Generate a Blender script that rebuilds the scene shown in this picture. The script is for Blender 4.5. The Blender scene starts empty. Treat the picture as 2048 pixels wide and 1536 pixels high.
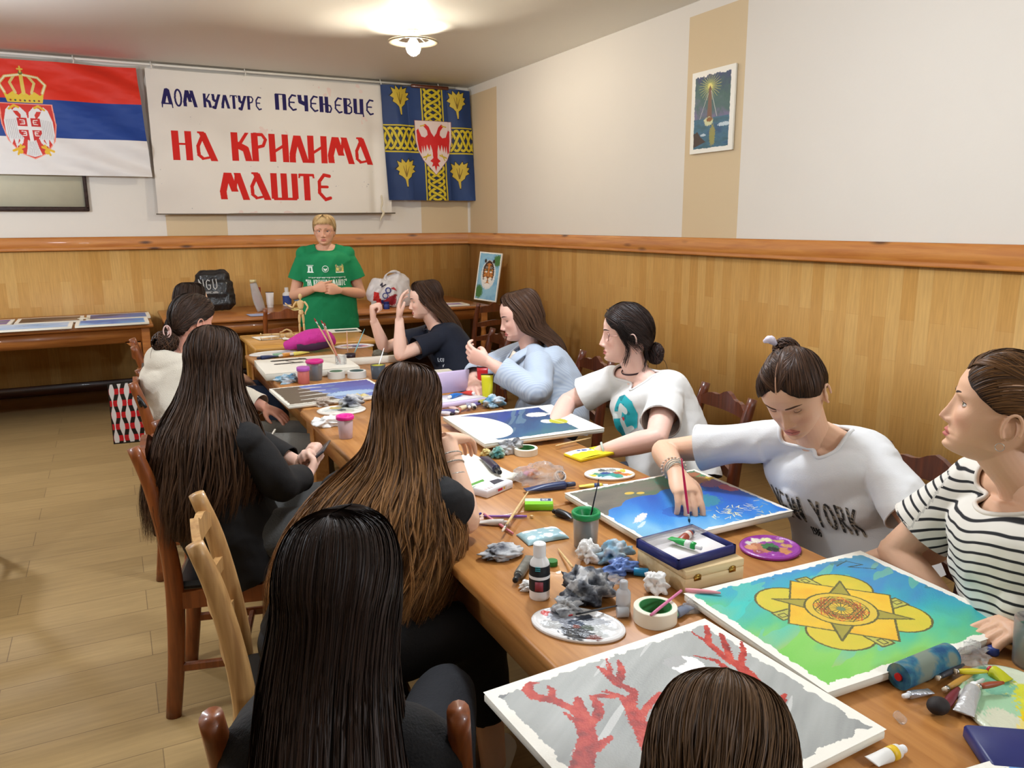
import bpy, bmesh, math, random
import numpy as np
from mathutils import Vector, Matrix
from mathutils.bvhtree import BVHTree

S = bpy.context.scene
COL = S.collection
PI = math.pi
random.seed(7)
RNG = np.random.default_rng(7)

# ------------------------------------------------------------------ camera
FPX = 1560.0
CAMH = 1.55
def _cam_rows(yaw=0.47049548, pitch=0.20415084, roll=-0.00531103):
    fwd = np.array([math.sin(yaw)*math.cos(pitch), math.cos(yaw)*math.cos(pitch), -math.sin(pitch)])
    rt = np.array([math.cos(yaw), -math.sin(yaw), 0.0])
    up = np.cross(rt, fwd)
    r2 = math.cos(roll)*rt + math.sin(roll)*up
    u2 = -math.sin(roll)*rt + math.cos(roll)*up
    return r2, u2, fwd
CR, CU, CF = _cam_rows()
cam_d = bpy.data.cameras.new('camera')
cam_d.sensor_width = 36.0
cam_d.lens = 36.0*FPX/2048.0
cam_d.clip_start = 0.02
cam = bpy.data.objects.new('camera', cam_d)
COL.objects.link(cam)
cam.matrix_world = Matrix(((CR[0], CU[0], -CF[0], 0), (CR[1], CU[1], -CF[1], 0), (CR[2], CU[2], -CF[2], CAMH), (0, 0, 0, 1)))
S.camera = cam
def at(px, py, z):
    """point of the horizontal plane at height z that the photo shows at pixel (px, py)"""
    v = CR*(px-1024)/FPX - CU*(py-768)/FPX + CF
    t = (z-CAMH)/v[2]
    return np.array([v[0]*t, v[1]*t, z])

# ------------------------------------------------------------------ view, world, lights
S.view_settings.view_transform = 'Standard'
S.view_settings.look = 'None'
S.view_settings.gamma = 1.0
S.view_settings.use_curve_mapping = False
S.view_settings.exposure = 0.30
w = bpy.data.worlds.new('world'); S.world = w; w.use_nodes = True
w.node_tree.nodes['Background'].inputs[0].default_value = (1.0, 0.93, 0.82, 1)
w.node_tree.nodes['Background'].inputs[1].default_value = 0.25
LAMPS = [(2.24, 6.05, 0), (1.45, 2.3, 74), (2.0, -1.3, 62), (-1.4, 2.4, 52), (-1.5, 5.8, 88)]
CEIL = 3.0
for (lx, ly, pw) in LAMPS[1:]:  # unseen lights without fixtures, hung low to brighten the ceiling; left pair added
    ld = bpy.data.lights.new('unseen_room_light', 'POINT'); ld.energy = pw; ld.color = (0.93, 1.0, 1.10); ld.shadow_soft_size = 0.12
    lo = bpy.data.objects.new('unseen_room_light', ld); lo.location = (lx, ly, 2.40 if lx > 1.4 and ly > 0 else 2.08); COL.objects.link(lo)

# ------------------------------------------------------------------ helpers
def sgb(r, g, b):
    f = lambda c: (c/255.0)/12.92 if c/255.0 <= 0.04045 else ((c/255.0+0.055)/1.055)**2.4
    return (f(r), f(g), f(b))

def tag(o, label=None, cat=None, group=None, kind=None):
    if label: o['label'] = label
    if cat: o['category'] = cat
    if group: o['group'] = group
    if kind: o['kind'] = kind
    return o

def empty(name, loc=(0, 0, 0), rz=0.0, label=None, cat=None, group=None, parent=None):
    o = bpy.data.objects.new(name, None); o.empty_display_size = 0.05
    COL.objects.link(o); o.location = loc; o.rotation_euler = (0, 0, rz)
    if parent: o.parent = parent
    return tag(o, label, cat, group)

def norm(v):
    v = np.asarray(v, float); n = np.linalg.norm(v)
    return v/n if n > 1e-12 else v

class Geo:
    """collects vertices, faces, material numbers and colours; build() links ONE mesh object"""
    def __init__(s):
        s.v = []; s.f = []; s.m = []; s.c = []; s.n = 0; s.hascol = False
    def add(s, V, Fc, mat=0, col=None, M=None):
        V = np.asarray(V, float).reshape(-1, 3)
        if M is not None:
            M = np.asarray(M, float); V = V@M[:3, :3].T + M[:3, 3]
        s.v.append(V)
        for q in Fc: s.f.append(tuple(int(i)+s.n for i in q)); s.m.append(mat)
        if col is None: cc = np.ones((len(V), 4))
        else:
            cc = np.ones((len(V), 4)); cc[:, :3] = np.asarray(col, float)[..., :3]; s.hascol = True
        s.c.append(cc); s.n += len(V)
        return s
    def box(s, c, size, mat=0, rz=0.0, M=None, bev=0.0, col=None):
        x, y, z = [q/2.0 for q in size]
        if bev > 0:
            b = min(bev, x*.9, y*.9, z*.9)
            V = []; 
            for zz, ins in ((-z, b), (-z+b, 0), (z-b, 0), (z, b)):
                X, Y = x-ins, y-ins; e = b*(1 if ins == 0 else .5)
                for px, py in ((X-e, -Y), (X, -Y+e), (X, Y-e), (X-e, Y), (-X+e, Y), (-X, Y-e), (-X, -Y+e), (-X+e, -Y)):
                    V.append((px, py, zz))
            F_ = [tuple(range(7, -1, -1)), tuple(range(24, 32))]
            for k in range(3):
                for i in range(8):
                    j = (i+1) % 8; F_.append((k*8+i, k*8+j, k*8+8+j, k*8+8+i))
        else:
            V = [(-x,-y,-z),(x,-y,-z),(x,y,-z),(-x,y,-z),(-x,-y,z),(x,-y,z),(x,y,z),(-x,y,z)]
            F_ = [(3,2,1,0),(4,5,6,7),(0,1,5,4),(1,2,6,5),(2,3,7,6),(3,0,4,7)]
        V = np.array(V, float)
        if rz:
            cz, sz = math.cos(rz), math.sin(rz); V = V@np.array([[cz, sz, 0], [-sz, cz, 0], [0, 0, 1]])
        V = V+np.asarray(c, float)
        return s.add(V, F_, mat, col, M)
    def lathe(s, prof, c=(0, 0, 0), n=24, mat=0, M=None, col=None, cap=True):
        V = []; F_ = []
        for (r, z) in prof:
            for i in range(n):
                a = 2*PI*i/n; V.append((c[0]+r*math.cos(a), c[1]+r*math.sin(a), c[2]+z))
        for k in range(len(prof)-1):
            for i in range(n):
                j = (i+1) % n; F_.append((k*n+i, k*n+j, (k+1)*n+j, (k+1)*n+i))
        if cap:
            if prof[0][0] > 1e-6: F_.append(tuple(range(n-1, -1, -1)))
            if prof[-1][0] > 1e-6: F_.append(tuple((len(prof)-1)*n+i for i in range(n)))
        return s.add(V, F_, mat, col, M)
    def tube(s, pts, rad, n=10, mat=0, across=None, sub=0, col=None, cap=True, M=None):
        """loft of ellipses; rad = number, list of numbers or of (ra, rb): ra along 'across', rb across it"""
        P = np.asarray(pts, float)
        if np.isscalar(rad): rad = [rad]*len(P)
        Rr = np.array([(r, r) if np.isscalar(r) else tuple(r) for r in rad], float)
        A = None
        if across is not None:
            A = np.asarray(across, float)
            if A.ndim == 1: A = np.tile(A, (len(P), 1))
        if sub:
            if A is not None: P, Rr, A = crs(P, sub), crs(Rr, sub), crs(A, sub)
            else: P, Rr = crs(P, sub), crs(Rr, sub)
        Rr = np.maximum(Rr, 1e-5)
        m = len(P); T = np.gradient(P, axis=0) if m > 2 else np.tile(P[1]-P[0], (2, 1))
        V = np.zeros((m, n, 3)); a_prev = None
        ang = np.arange(n)*2*PI/n
        for k in range(m):
            t = norm(T[k])
            if A is not None: a = A[k]
            elif a_prev is not None: a = a_prev
            else: a = np.array([0, 0, 1.0]) if abs(t[2]) < .9 else np.array([1.0, 0, 0])
            a = norm(a-t*np.dot(a, t)); a_prev = a; b = np.cross(t, a)
            V[k] = P[k]+np.cos(ang)[:, None]*a*Rr[k, 0]+np.sin(ang)[:, None]*b*Rr[k, 1]
        F_ = []
        for k in range(m-1):
            for i in range(n):
                j = (i+1) % n; F_.append((k*n+i, k*n+j, (k+1)*n+j, (k+1)*n+i))
        if cap:
            F_.append(tuple(range(n-1, -1, -1))); F_.append(tuple((m-1)*n+i for i in range(n)))
        return s.add(V.reshape(-1, 3), F_, mat, col, M)
    def ball(s, c, r, n=16, mat=0, M=None, col=None, axes=None):
        r = np.array([r, r, r], float) if np.isscalar(r) else np.array(r, float)
        m = max(6, n//2); V = []
        for k in range(m+1):
            ph = PI*k/m
            for i in range(n):
                a = 2*PI*i/n; V.append((math.sin(ph)*math.cos(a), math.sin(ph)*math.sin(a), -math.cos(ph)))
        V = np.array(V)*r
        if axes is not None: V = V@np.asarray(axes, float)
        F_ = []
        for k in range(m):
            for i in range(n):
                j = (i+1) % n; F_.append((k*n+i, k*n+j, (k+1)*n+j, (k+1)*n+i))
        return s.add(V+np.asarray(c, float), F_, mat, col, M)
    def grid(s, G, mat=0, col=None, flip=False):
        a, b = G.shape[:2]; ids = np.arange(a*b).reshape(a, b)
        q = np.stack([ids[:-1, :-1], ids[:-1, 1:], ids[1:, 1:], ids[1:, :-1]], -1).reshape(-1, 4)
        if flip: q = q[:, ::-1]
        return s.add(G.reshape(-1, 3), q.tolist(), mat, None if col is None else col.reshape(-1, 3))
    def mesh(s, name):
        V = np.concatenate(s.v) if s.v else np.zeros((0, 3))
        me = bpy.data.meshes.new(name)
        lens = np.array([len(f) for f in s.f], np.int32)
        idx = np.fromiter((i for f in s.f for i in f), np.int32)
        me.vertices.add(len(V)); me.vertices.foreach_set('co', V.astype(np.float32).ravel())
        me.loops.add(len(idx)); me.loops.foreach_set('vertex_index', idx)
        me.polygons.add(len(lens))
        st = np.concatenate([[0], np.cumsum(lens)[:-1]]).astype(np.int32)
        me.polygons.foreach_set('loop_start', st); me.polygons.foreach_set('loop_total', lens)
        me.polygons.foreach_set('material_index', np.array(s.m, np.int32))
        me.update(calc_edges=True); me.validate()
        if s.hascol:
            at_ = me.color_attributes.new('Col', 'FLOAT_COLOR', 'POINT')
            at_.data.foreach_set('color', np.concatenate(s.c).astype(np.float32).ravel())
        return me
    def build(s, name, mats, parent=None, smooth=True, loc=None, angle=None):
        me = s.mesh(name)
        return link_mesh(name, me, mats, parent, smooth, loc, angle)

def link_mesh(name, me, mats, parent=None, smooth=True, loc=None, angle=None):
    if not isinstance(mats, (list, tuple)): mats = [mats]
    for m_ in mats: me.materials.append(m_)
    if smooth:
        me.polygons.foreach_set('use_smooth', np.ones(len(me.polygons), bool))
        if angle is not None:
            bm = bmesh.new(); bm.from_mesh(me)
            for e in bm.edges:
                if len(e.link_faces) == 2 and e.calc_face_angle(0) > angle: e.smooth = False
            bm.to_mesh(me); bm.free()
    o = bpy.data.objects.new(name, me); COL.objects.link(o)
    if parent: o.parent = parent
    if loc is not None: o.location = loc
    return o

HARD = math.radians(35)

def crs(P, sub):
    """Catmull-Rom resampling"""
    P = np.asarray(P, float); m = len(P)
    if m < 3:
        t = np.linspace(0, 1, sub*(m-1)+1)[:, None]; return P[0]*(1-t)+P[-1]*t
    Q = np.vstack([2*P[0]-P[1], P, 2*P[-1]-P[-2]]); out = []
    for k in range(m-1):
        p0, p1, p2, p3 = Q[k], Q[k+1], Q[k+2], Q[k+3]
        for i in range(sub):
            t = i/sub
            out.append(.5*((2*p1)+(-p0+p2)*t+(2*p0-5*p1+4*p2-p3)*t*t+(-p0+3*p1-3*p2+p3)*t**3))
    out.append(P[-1]); return np.array(out)

def noise2(x, y, seed=0, oct=3):
    """smooth value noise, about -1..1"""
    x = np.asarray(x, float); y = np.asarray(y, float); tot = 0; amp = 1.0; s_ = 0
    for o in range(oct):
        xi = np.floor(x).astype(np.int64); yi = np.floor(y).astype(np.int64); fx = x-xi; fy = y-yi
        fx = fx*fx*(3-2*fx); fy = fy*fy*(3-2*fy)
        def h(a, b):
            n = (a*374761393+b*668265263+(seed+o*17)*974634777) & 0xffffffff
            n = ((n ^ (n >> 13))*1274126177) & 0xffffffff
            return ((n ^ (n >> 16)) & 0xffff)/32767.5-1
        v = (h(xi, yi)*(1-fx)+h(xi+1, yi)*fx)*(1-fy)+(h(xi, yi+1)*(1-fx)+h(xi+1, yi+1)*fx)*fy
        tot = tot+v*amp; s_ += amp; amp *= .5; x = x*2+13.7; y = y*2+7.1
    return tot/s_

def frame(o, xdir, zdir=(0, 0, 1)):
    """4x4 matrix: origin o, local x along xdir, local z near zdir"""
    x = norm(xdir); z = np.asarray(zdir, float); z = norm(z-x*np.dot(z, x)); y = np.cross(z, x)
    M = np.eye(4); M[:3, 0] = x; M[:3, 1] = y; M[:3, 2] = z; M[:3, 3] = o
    return M

def rotz(a, o=(0, 0, 0)):
    return frame(o, (math.cos(a), math.sin(a), 0))

# ------------------------------------------------------------------ materials
_MC = {}
def newmat(name):
    m = bpy.data.materials.new(name); m.use_nodes = True
    nt = m.node_tree; b = nt.nodes['Principled BSDF']
    return m, nt, b
def mat(name, rgb, rough=.6, metal=0, spec=.5, bump=0, bscale=60, var=0, vscale=6, trans=0, alpha=1, sub=0, emit=0, coat=0, ior=1.45, stretch=None):
    if name in _MC: return _MC[name]
    m, nt, b = newmat(name); N = nt.nodes; L = nt.links
    c = sgb(*rgb)
    b.inputs['Base Color'].default_value = (*c, 1); b.inputs['Roughness'].default_value = rough
    b.inputs['Metallic'].default_value = metal; b.inputs['Specular IOR Level'].default_value = spec
    b.inputs['Transmission Weight'].default_value = trans; b.inputs['IOR'].default_value = ior
    b.inputs['Alpha'].default_value = alpha; b.inputs['Coat Weight'].default_value = coat
    if sub: b.inputs['Subsurface Weight'].default_value = sub; b.inputs['Subsurface Radius'].default_value = (.02, .008, .004); b.inputs['Subsurface Scale'].default_value = .4
    if emit: b.inputs['Emission Color'].default_value = (*c, 1); b.inputs['Emission Strength'].default_value = emit
    tc = None
    if var or bump:
        tc = N.new('ShaderNodeTexCoord'); mp = N.new('ShaderNodeMapping'); L.new(tc.outputs['Object'], mp.inputs[0])
        if stretch: mp.inputs['Scale'].default_value = stretch
    if var:
        n = N.new('ShaderNodeTexNoise'); n.inputs['Scale'].default_value = vscale; n.inputs['Detail'].default_value = 5
        L.new(mp.outputs[0], n.inputs['Vector'])
        r = N.new('ShaderNodeMapRange'); r.inputs[1].default_value = .3; r.inputs[2].default_value = .7; r.inputs[3].default_value = 1-var; r.inputs[4].default_value = 1+var
        L.new(n.outputs[0], r.inputs[0])
        mx = N.new('ShaderNodeVectorMath'); mx.operation = 'SCALE'; mx.inputs[0].default_value = c
        L.new(r.outputs[0], mx.inputs['Scale']); L.new(mx.outputs[0], b.inputs['Base Color'])
    if bump:
        n2 = N.new('ShaderNodeTexNoise'); n2.inputs['Scale'].default_value = bscale; n2.inputs['Detail'].default_value = 4
        L.new(mp.outputs[0], n2.inputs['Vector'])
        bp = N.new('ShaderNodeBump'); bp.inputs['Strength'].default_value = bump; bp.inputs['Distance'].default_value = .01
        L.new(n2.outputs[0], bp.inputs['Height']); L.new(bp.outputs[0], b.inputs['Normal'])
    _MC[name] = m
    return m
def colmat(name, rough=.6, spec=.4, bump=0, bscale=200, var=0, sheen=0, aniso=0, coat=0, dmul=1.0):
    """material whose colour is the mesh's own paint attribute"""
    if name in _MC: return _MC[name]
    m, nt, b = newmat(name); N = nt.nodes; L = nt.links
    a = N.new('ShaderNodeVertexColor'); a.layer_name = 'Col'
    L.new(a.outputs['Color'], b.inputs['Base Color'])
    b.inputs['Roughness'].default_value = rough; b.inputs['Specular IOR Level'].default_value = spec
    b.inputs['Sheen Weight'].default_value = sheen; b.inputs['Coat Weight'].default_value = coat
    if bump:
        tc = N.new('ShaderNodeTexCoord'); n2 = N.new('ShaderNodeTexNoise'); n2.inputs['Scale'].default_value = bscale; n2.inputs['Detail'].default_value = 3
        L.new(tc.outputs['Object'], n2.inputs['Vector'])
        bp = N.new('ShaderNodeBump'); bp.inputs['Strength'].default_value = bump; bp.inputs['Distance'].default_value = .01
        L.new(n2.outputs[0], bp.inputs['Height']); L.new(bp.outputs[0], b.inputs['Normal'])
    _MC[name] = m
    return m
def woodmat(name, c1, c2, rough=.4, axis='X', scale=1.0, coat=.1, knots=False):
    """grain stretched along one axis of the object"""
    if name in _MC: return _MC[name]
    m, nt, b = newmat(name); N = nt.nodes; L = nt.links
    tc = N.new('ShaderNodeTexCoord'); mp = N.new('ShaderNodeMapping'); L.new(tc.outputs['Object'], mp.inputs[0])
    s_ = [14*scale, 14*scale, 14*scale]; s_['XYZ'.index(axis)] = 1.0*scale; mp.inputs['Scale'].default_value = s_
    n = N.new('ShaderNodeTexNoise'); n.inputs['Scale'].default_value = 3; n.inputs['Detail'].default_value = 7; n.inputs['Distortion'].default_value = .6
    L.new(mp.outputs[0], n.inputs['Vector'])
    cr = N.new('ShaderNodeValToRGB'); cr.color_ramp.elements[0].position = .32; cr.color_ramp.elements[1].position = .68
    cr.color_ramp.elements[0].color = (*sgb(*c1), 1); cr.color_ramp.elements[1].color = (*sgb(*c2), 1)
    L.new(n.outputs[0], cr.inputs[0]); out = cr.outputs[0]
    if knots:
        mp2 = N.new('ShaderNodeMapping'); L.new(tc.outputs['Object'], mp2.inputs[0])
        s2 = [9, 9, 9]; s2['XYZ'.index(axis)] = 2.6; mp2.inputs['Scale'].default_value = s2
        vo = N.new('ShaderNodeTexVoronoi'); vo.inputs['Scale'].default_value = 1.0; L.new(mp2.outputs[0], vo.inputs['Vector'])
        rr = N.new('ShaderNodeMapRange'); rr.inputs[1].default_value = .06; rr.inputs[2].default_value = .2; L.new(vo.outputs['Distance'], rr.inputs[0])
        mx = N.new('ShaderNodeMix'); mx.data_type = 'RGBA'; mx.inputs[6].default_value = (*sgb(90, 50, 20), 1)
        L.new(rr.outputs[0], mx.inputs[0]); L.new(out, mx.inputs[7]); out = mx.outputs[2]
    L.new(out, b.inputs['Base Color']); b.inputs['Roughness'].default_value = rough; b.inputs['Coat Weight'].default_value = coat
    bp = N.new('ShaderNodeBump'); bp.inputs['Strength'].default_value = .15; bp.inputs['Distance'].default_value = .004
    L.new(n.outputs[0], bp.inputs['Height']); L.new(bp.outputs[0], b.inputs['Normal'])
    _MC[name] = m
    return m
def brickmat(name, cols, bw, bh, mortar, mortar_col, rough, plane='XY', grain=(1, 12), coat=0, var=.12, offset=.37):
    """boards laid in a running bond; plane tells which object axes carry board length and board width"""
    m, nt, b = newmat(name); N = nt.nodes; L = nt.links
    tc = N.new('ShaderNodeTexCoord'); sp = N.new('ShaderNodeSeparateXYZ'); L.new(tc.outputs['Object'], sp.inputs[0])
    cb = N.new('ShaderNodeCombineXYZ')
    L.new(sp.outputs['XYZ'.index(plane[0])], cb.inputs[0]); L.new(sp.outputs['XYZ'.index(plane[1])], cb.inputs[1])
    br = N.new('ShaderNodeTexBrick'); L.new(cb.outputs[0], br.inputs['Vector'])
    br.offset = offset; br.inputs['Scale'].default_value = 1; br.inputs['Brick Width'].default_value = bw; br.inputs['Row Height'].default_value = bh
    br.inputs['Mortar Size'].default_value = mortar; br.inputs['Mortar Smooth'].default_value = .2; br.inputs['Bias'].default_value = 0
    br.inputs['Color1'].default_value = (*sgb(*cols[0]), 1); br.inputs['Color2'].default_value = (*sgb(*cols[1]), 1); br.inputs['Mortar'].default_value = (*sgb(*mortar_col), 1)
    mp = N.new('ShaderNodeMapping'); L.new(cb.outputs[0], mp.inputs[0]); mp.inputs['Scale'].default_value = (grain[0], grain[1], 1)
    n = N.new('ShaderNodeTexNoise'); n.inputs['Scale'].default_value = 4; n.inputs['Detail'].default_value = 6; L.new(mp.outputs[0], n.inputs['Vector'])
    r = N.new('ShaderNodeMapRange'); r.inputs[1].default_value = .3; r.inputs[2].default_value = .7; r.inputs[3].default_value = 1-var; r.inputs[4].default_value = 1+var
    L.new(n.outputs[0], r.inputs[0])
    mx = N.new('ShaderNodeVectorMath'); mx.operation = 'SCALE'; L.new(br.outputs['Color'], mx.inputs[0]); L.new(r.outputs[0], mx.inputs['Scale'])
    L.new(mx.outputs[0], b.inputs['Base Color']); b.inputs['Roughness'].default_value = rough; b.inputs['Coat Weight'].default_value = 0; b.inputs['Specular IOR Level'].default_value = .18
    return m

SKIN = {}
def skinmat(rgb, name='skin'):
    k = tuple(rgb)
    if k not in SKIN: SKIN[k] = mat('skin_%d' % len(SKIN), rgb, rough=.5, sub=.12, var=.05, vscale=25, bump=.05, bscale=300, spec=.35)
    return SKIN[k]
white_paint = mat('white wall paint', (226, 219, 208), .85, bump=.05, bscale=40, var=.012, vscale=1.5)
beige_paint = mat('beige wall paint', (214, 192, 156), .85, bump=.05, bscale=40)
canvas_white = mat('primed canvas', (228, 224, 210), .8, bump=.12, bscale=500)
paint_art = colmat('acrylic paint', rough=.5, bump=.12, bscale=260)
print_ink = colmat('printed ink', rough=.7)
chair_dark = woodmat('dark stained chair wood', (70, 30, 14), (104, 48, 22), .35, 'Z', 1.5, .3)
chair_orange = woodmat('orange stained chair wood', (112, 56, 22), (146, 78, 34), .35, 'Z', 1.5, .3)
chair_light = woodmat('light worn chair wood', (172, 128, 78), (206, 162, 104), .4, 'Z', 1.5, .3)
table_wood = woodmat('honey table wood', (166, 108, 52), (194, 136, 74), .38, 'Y', 1.0, .15)
table_light = woodmat('pale yellow table wood', (190, 136, 60), (214, 162, 84), .3, 'X', 1.0, .3)
table_side = woodmat('brown side table wood', (150, 88, 38), (184, 118, 58), .35, 'X', 1.0, .3)
raw_wood = woodmat('raw beech', (206, 172, 116), (226, 196, 142), .5, 'Z', 2.0, 0)
box_wood = woodmat('pale box wood', (214, 184, 134), (230, 204, 158), .55, 'X', 1.5, 0)
plastic_white = mat('white plastic', (238, 238, 238), .35)
plastic_black = mat('black plastic', (22, 22, 24), .35)
steel = mat('brushed steel', (190, 188, 184), .3, metal=1)
brass = mat('brass', (196, 160, 80), .3, metal=1)
# ------------------------------------------------------------------ room
XL, XR, YF, YB = -3.2, 3.69, -2.6, 8.3
RAIL0, RAIL1, BASE = 1.317, 1.44, 0.095
floor_m = brickmat('oak floor boards', ((168, 140, 94), (156, 129, 85)), 1.28, .195, .0018, (128, 104, 70), .55, 'XY', (1.2, 14), .0, .10)
wains_m = {}
for pl in ('ZX', 'ZY'):
    wains_m[pl] = brickmat('panel staves '+pl, ((206, 164, 100), (192, 144, 78)), .52, .085, .0004, (170, 122, 64), .5, pl, (1.5, 22), .08, .10, .43)
def quadrect(o, u, v, w_, h_):
    o, u, v = map(np.array, (o, u, v)); return [o, o+u*w_, o+u*w_+v*h_, o+v*h_]
g = Geo(); g.box(((XL+XR)/2, (YF+YB)/2, -.05), (XR-XL+.4, YB-YF+.4, .1)); tag(g.build('floor', floor_m, smooth=False), kind='structure')
g = Geo(); g.box(((XL+XR)/2, (YF+YB)/2, CEIL+.05), (XR-XL+.4, YB-YF+.4, .1)); tag(g.build('ceiling', mat('ceiling paint', (246, 242, 232), .6, bump=.0), smooth=False), kind='structure')
def wall(name, o, u, length, stripes, plane):
    """upper painted part with beige stripes between rail and ceiling"""
    g = Geo(); xs = [0.0]; mats = []
    for a, b in stripes: xs += [a, b]
    xs.append(length); u = np.array(u, float); o = np.array(o, float)
    nrm = np.cross(u, (0, 0, 1))
    ztop = CEIL-.085
    for i in range(len(xs)-1):
        a, b = xs[i], xs[i+1]; m_ = 1 if i % 2 else 0
        for z0, z1, mm in ((0, ztop, m_), (ztop, CEIL, 0)):
            V = [o+u*a+np.array((0, 0, z0)), o+u*b+np.array((0, 0, z0)), o+u*b+np.array((0, 0, z1)), o+u*a+np.array((0, 0, z1))]
            g.add(V, [(0, 1, 2, 3)], mm)
    # the body of the wall behind its face
    c = o+u*length/2+nrm*.06; g.box((c[0], c[1], CEIL/2), (abs(u[0])*length+abs(nrm[0])*.1+.001, abs(u[1])*length+abs(nrm[1])*.1+.001, CEIL), 0)
    return tag(g.build(name, [white_paint, beige_paint], smooth=False), kind='structure')
wall('wall_back', (XR, YB, 0), (-1, 0, 0), XR-XL, [(.02, .58), (2.62, 3.175), (5.2, 5.8)], 'X')
def wall_right():
    g = Geo(); segs = [(YF, 1.55, 0), (1.55, 2.1, 0), (2.1, 3.985, 0), (3.985, 4.545, 1), (4.545, 7.57, 0), (7.57, 8.27, 1), (8.27, YB, 0)]
    for a, b, m_ in segs:
        for z0, z1, mm in ((0, CEIL-.085, m_), (CEIL-.085, CEIL, 0)):
            g.add([(XR, b, z0), (XR, a, z0), (XR, a, z1), (XR, b, z1)], [(0, 1, 2, 3)], mm)
    g.box((XR+.06, (YF+YB)/2, CEIL/2), (.1, YB-YF, CEIL)); return tag(g.build('wall_right', [white_paint, beige_paint], smooth=False), kind='structure')
wall_right()
g = Geo(); g.box((XL-.05, (YF+YB)/2, CEIL/2), (.1, YB-YF, CEIL)); tag(g.build('wall_left', white_paint, smooth=False), kind='structure')
g = Geo(); g.box(((XL+XR)/2, YF-.05, CEIL/2), (XR-XL, .1, CEIL)); tag(g.build('wall_front', white_paint, smooth=False), kind='structure')
# laminate panelling below the rail
g = Geo(); g.box(((XL+XR)/2, YB-.008, RAIL0/2), (XR-XL, .016, RAIL0)); tag(g.build('trim_1', wains_m['ZX'], smooth=False), kind='structure')
g = Geo(); g.box((XR-.008, (YF+YB)/2, RAIL0/2), (.016, YB-YF, RAIL0)); tag(g.build('trim_2', wains_m['ZY'], smooth=False), kind='structure')
g = Geo(); g.box((XL+.008, (YF+YB)/2, RAIL0/2), (.016, YB-YF, RAIL0)); tag(g.build('trim_3', wains_m['ZY'], smooth=False), kind='structure')
# pine rail
def rail(name, horizontal_x, c, length):
    g = Geo(); n = 3
    prof = [(0, RAIL0), (.030, RAIL0+.002), (.034, RAIL0+.012), (.026, RAIL0+.02), (.030, RAIL0+.03), (.030, RAIL1-.012), (.022, RAIL1), (0, RAIL1)]
    P = []
    for e in (0, 1):
        for d, z in prof:
            P.append((c[0]+e*length, c[1]-d, z) if horizontal_x else (c[0]-d, c[1]+e*length, z))
    k = len(prof); F_ = [(i, i+1, k+i+1, k+i) for i in range(k-1)]+[tuple(range(k)), tuple(range(2*k-1, k-1, -1))]
    g.add(P, F_)
    return tag(g.build(name, woodmat('pine rail '+name, (178, 106, 42), (202, 134, 60), .4, 'X' if horizontal_x else 'Y', .9, .15, knots=True), smooth=False), kind='structure')
rail('trim_4', True, (XL, YB-.016), XR-XL-.016)
rail('trim_5', False, (XR-.016, YF), YB-YF-.016)
base_m = woodmat('dark baseboard wood', (44, 24, 14), (70, 38, 20), .35, 'X', 1, .2)
g = Geo(); g.box(((XL+XR)/2, YB-.026, BASE/2), (XR-XL, .022, BASE), bev=.005); tag(g.build('baseboard_back', base_m, smooth=False), kind='structure')
g = Geo(); g.box((XR-.026, (YF+YB)/2, BASE/2), (.022, YB-YF, BASE), bev=.005); tag(g.build('baseboard_right', base_m, smooth=False), kind='structure')

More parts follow.
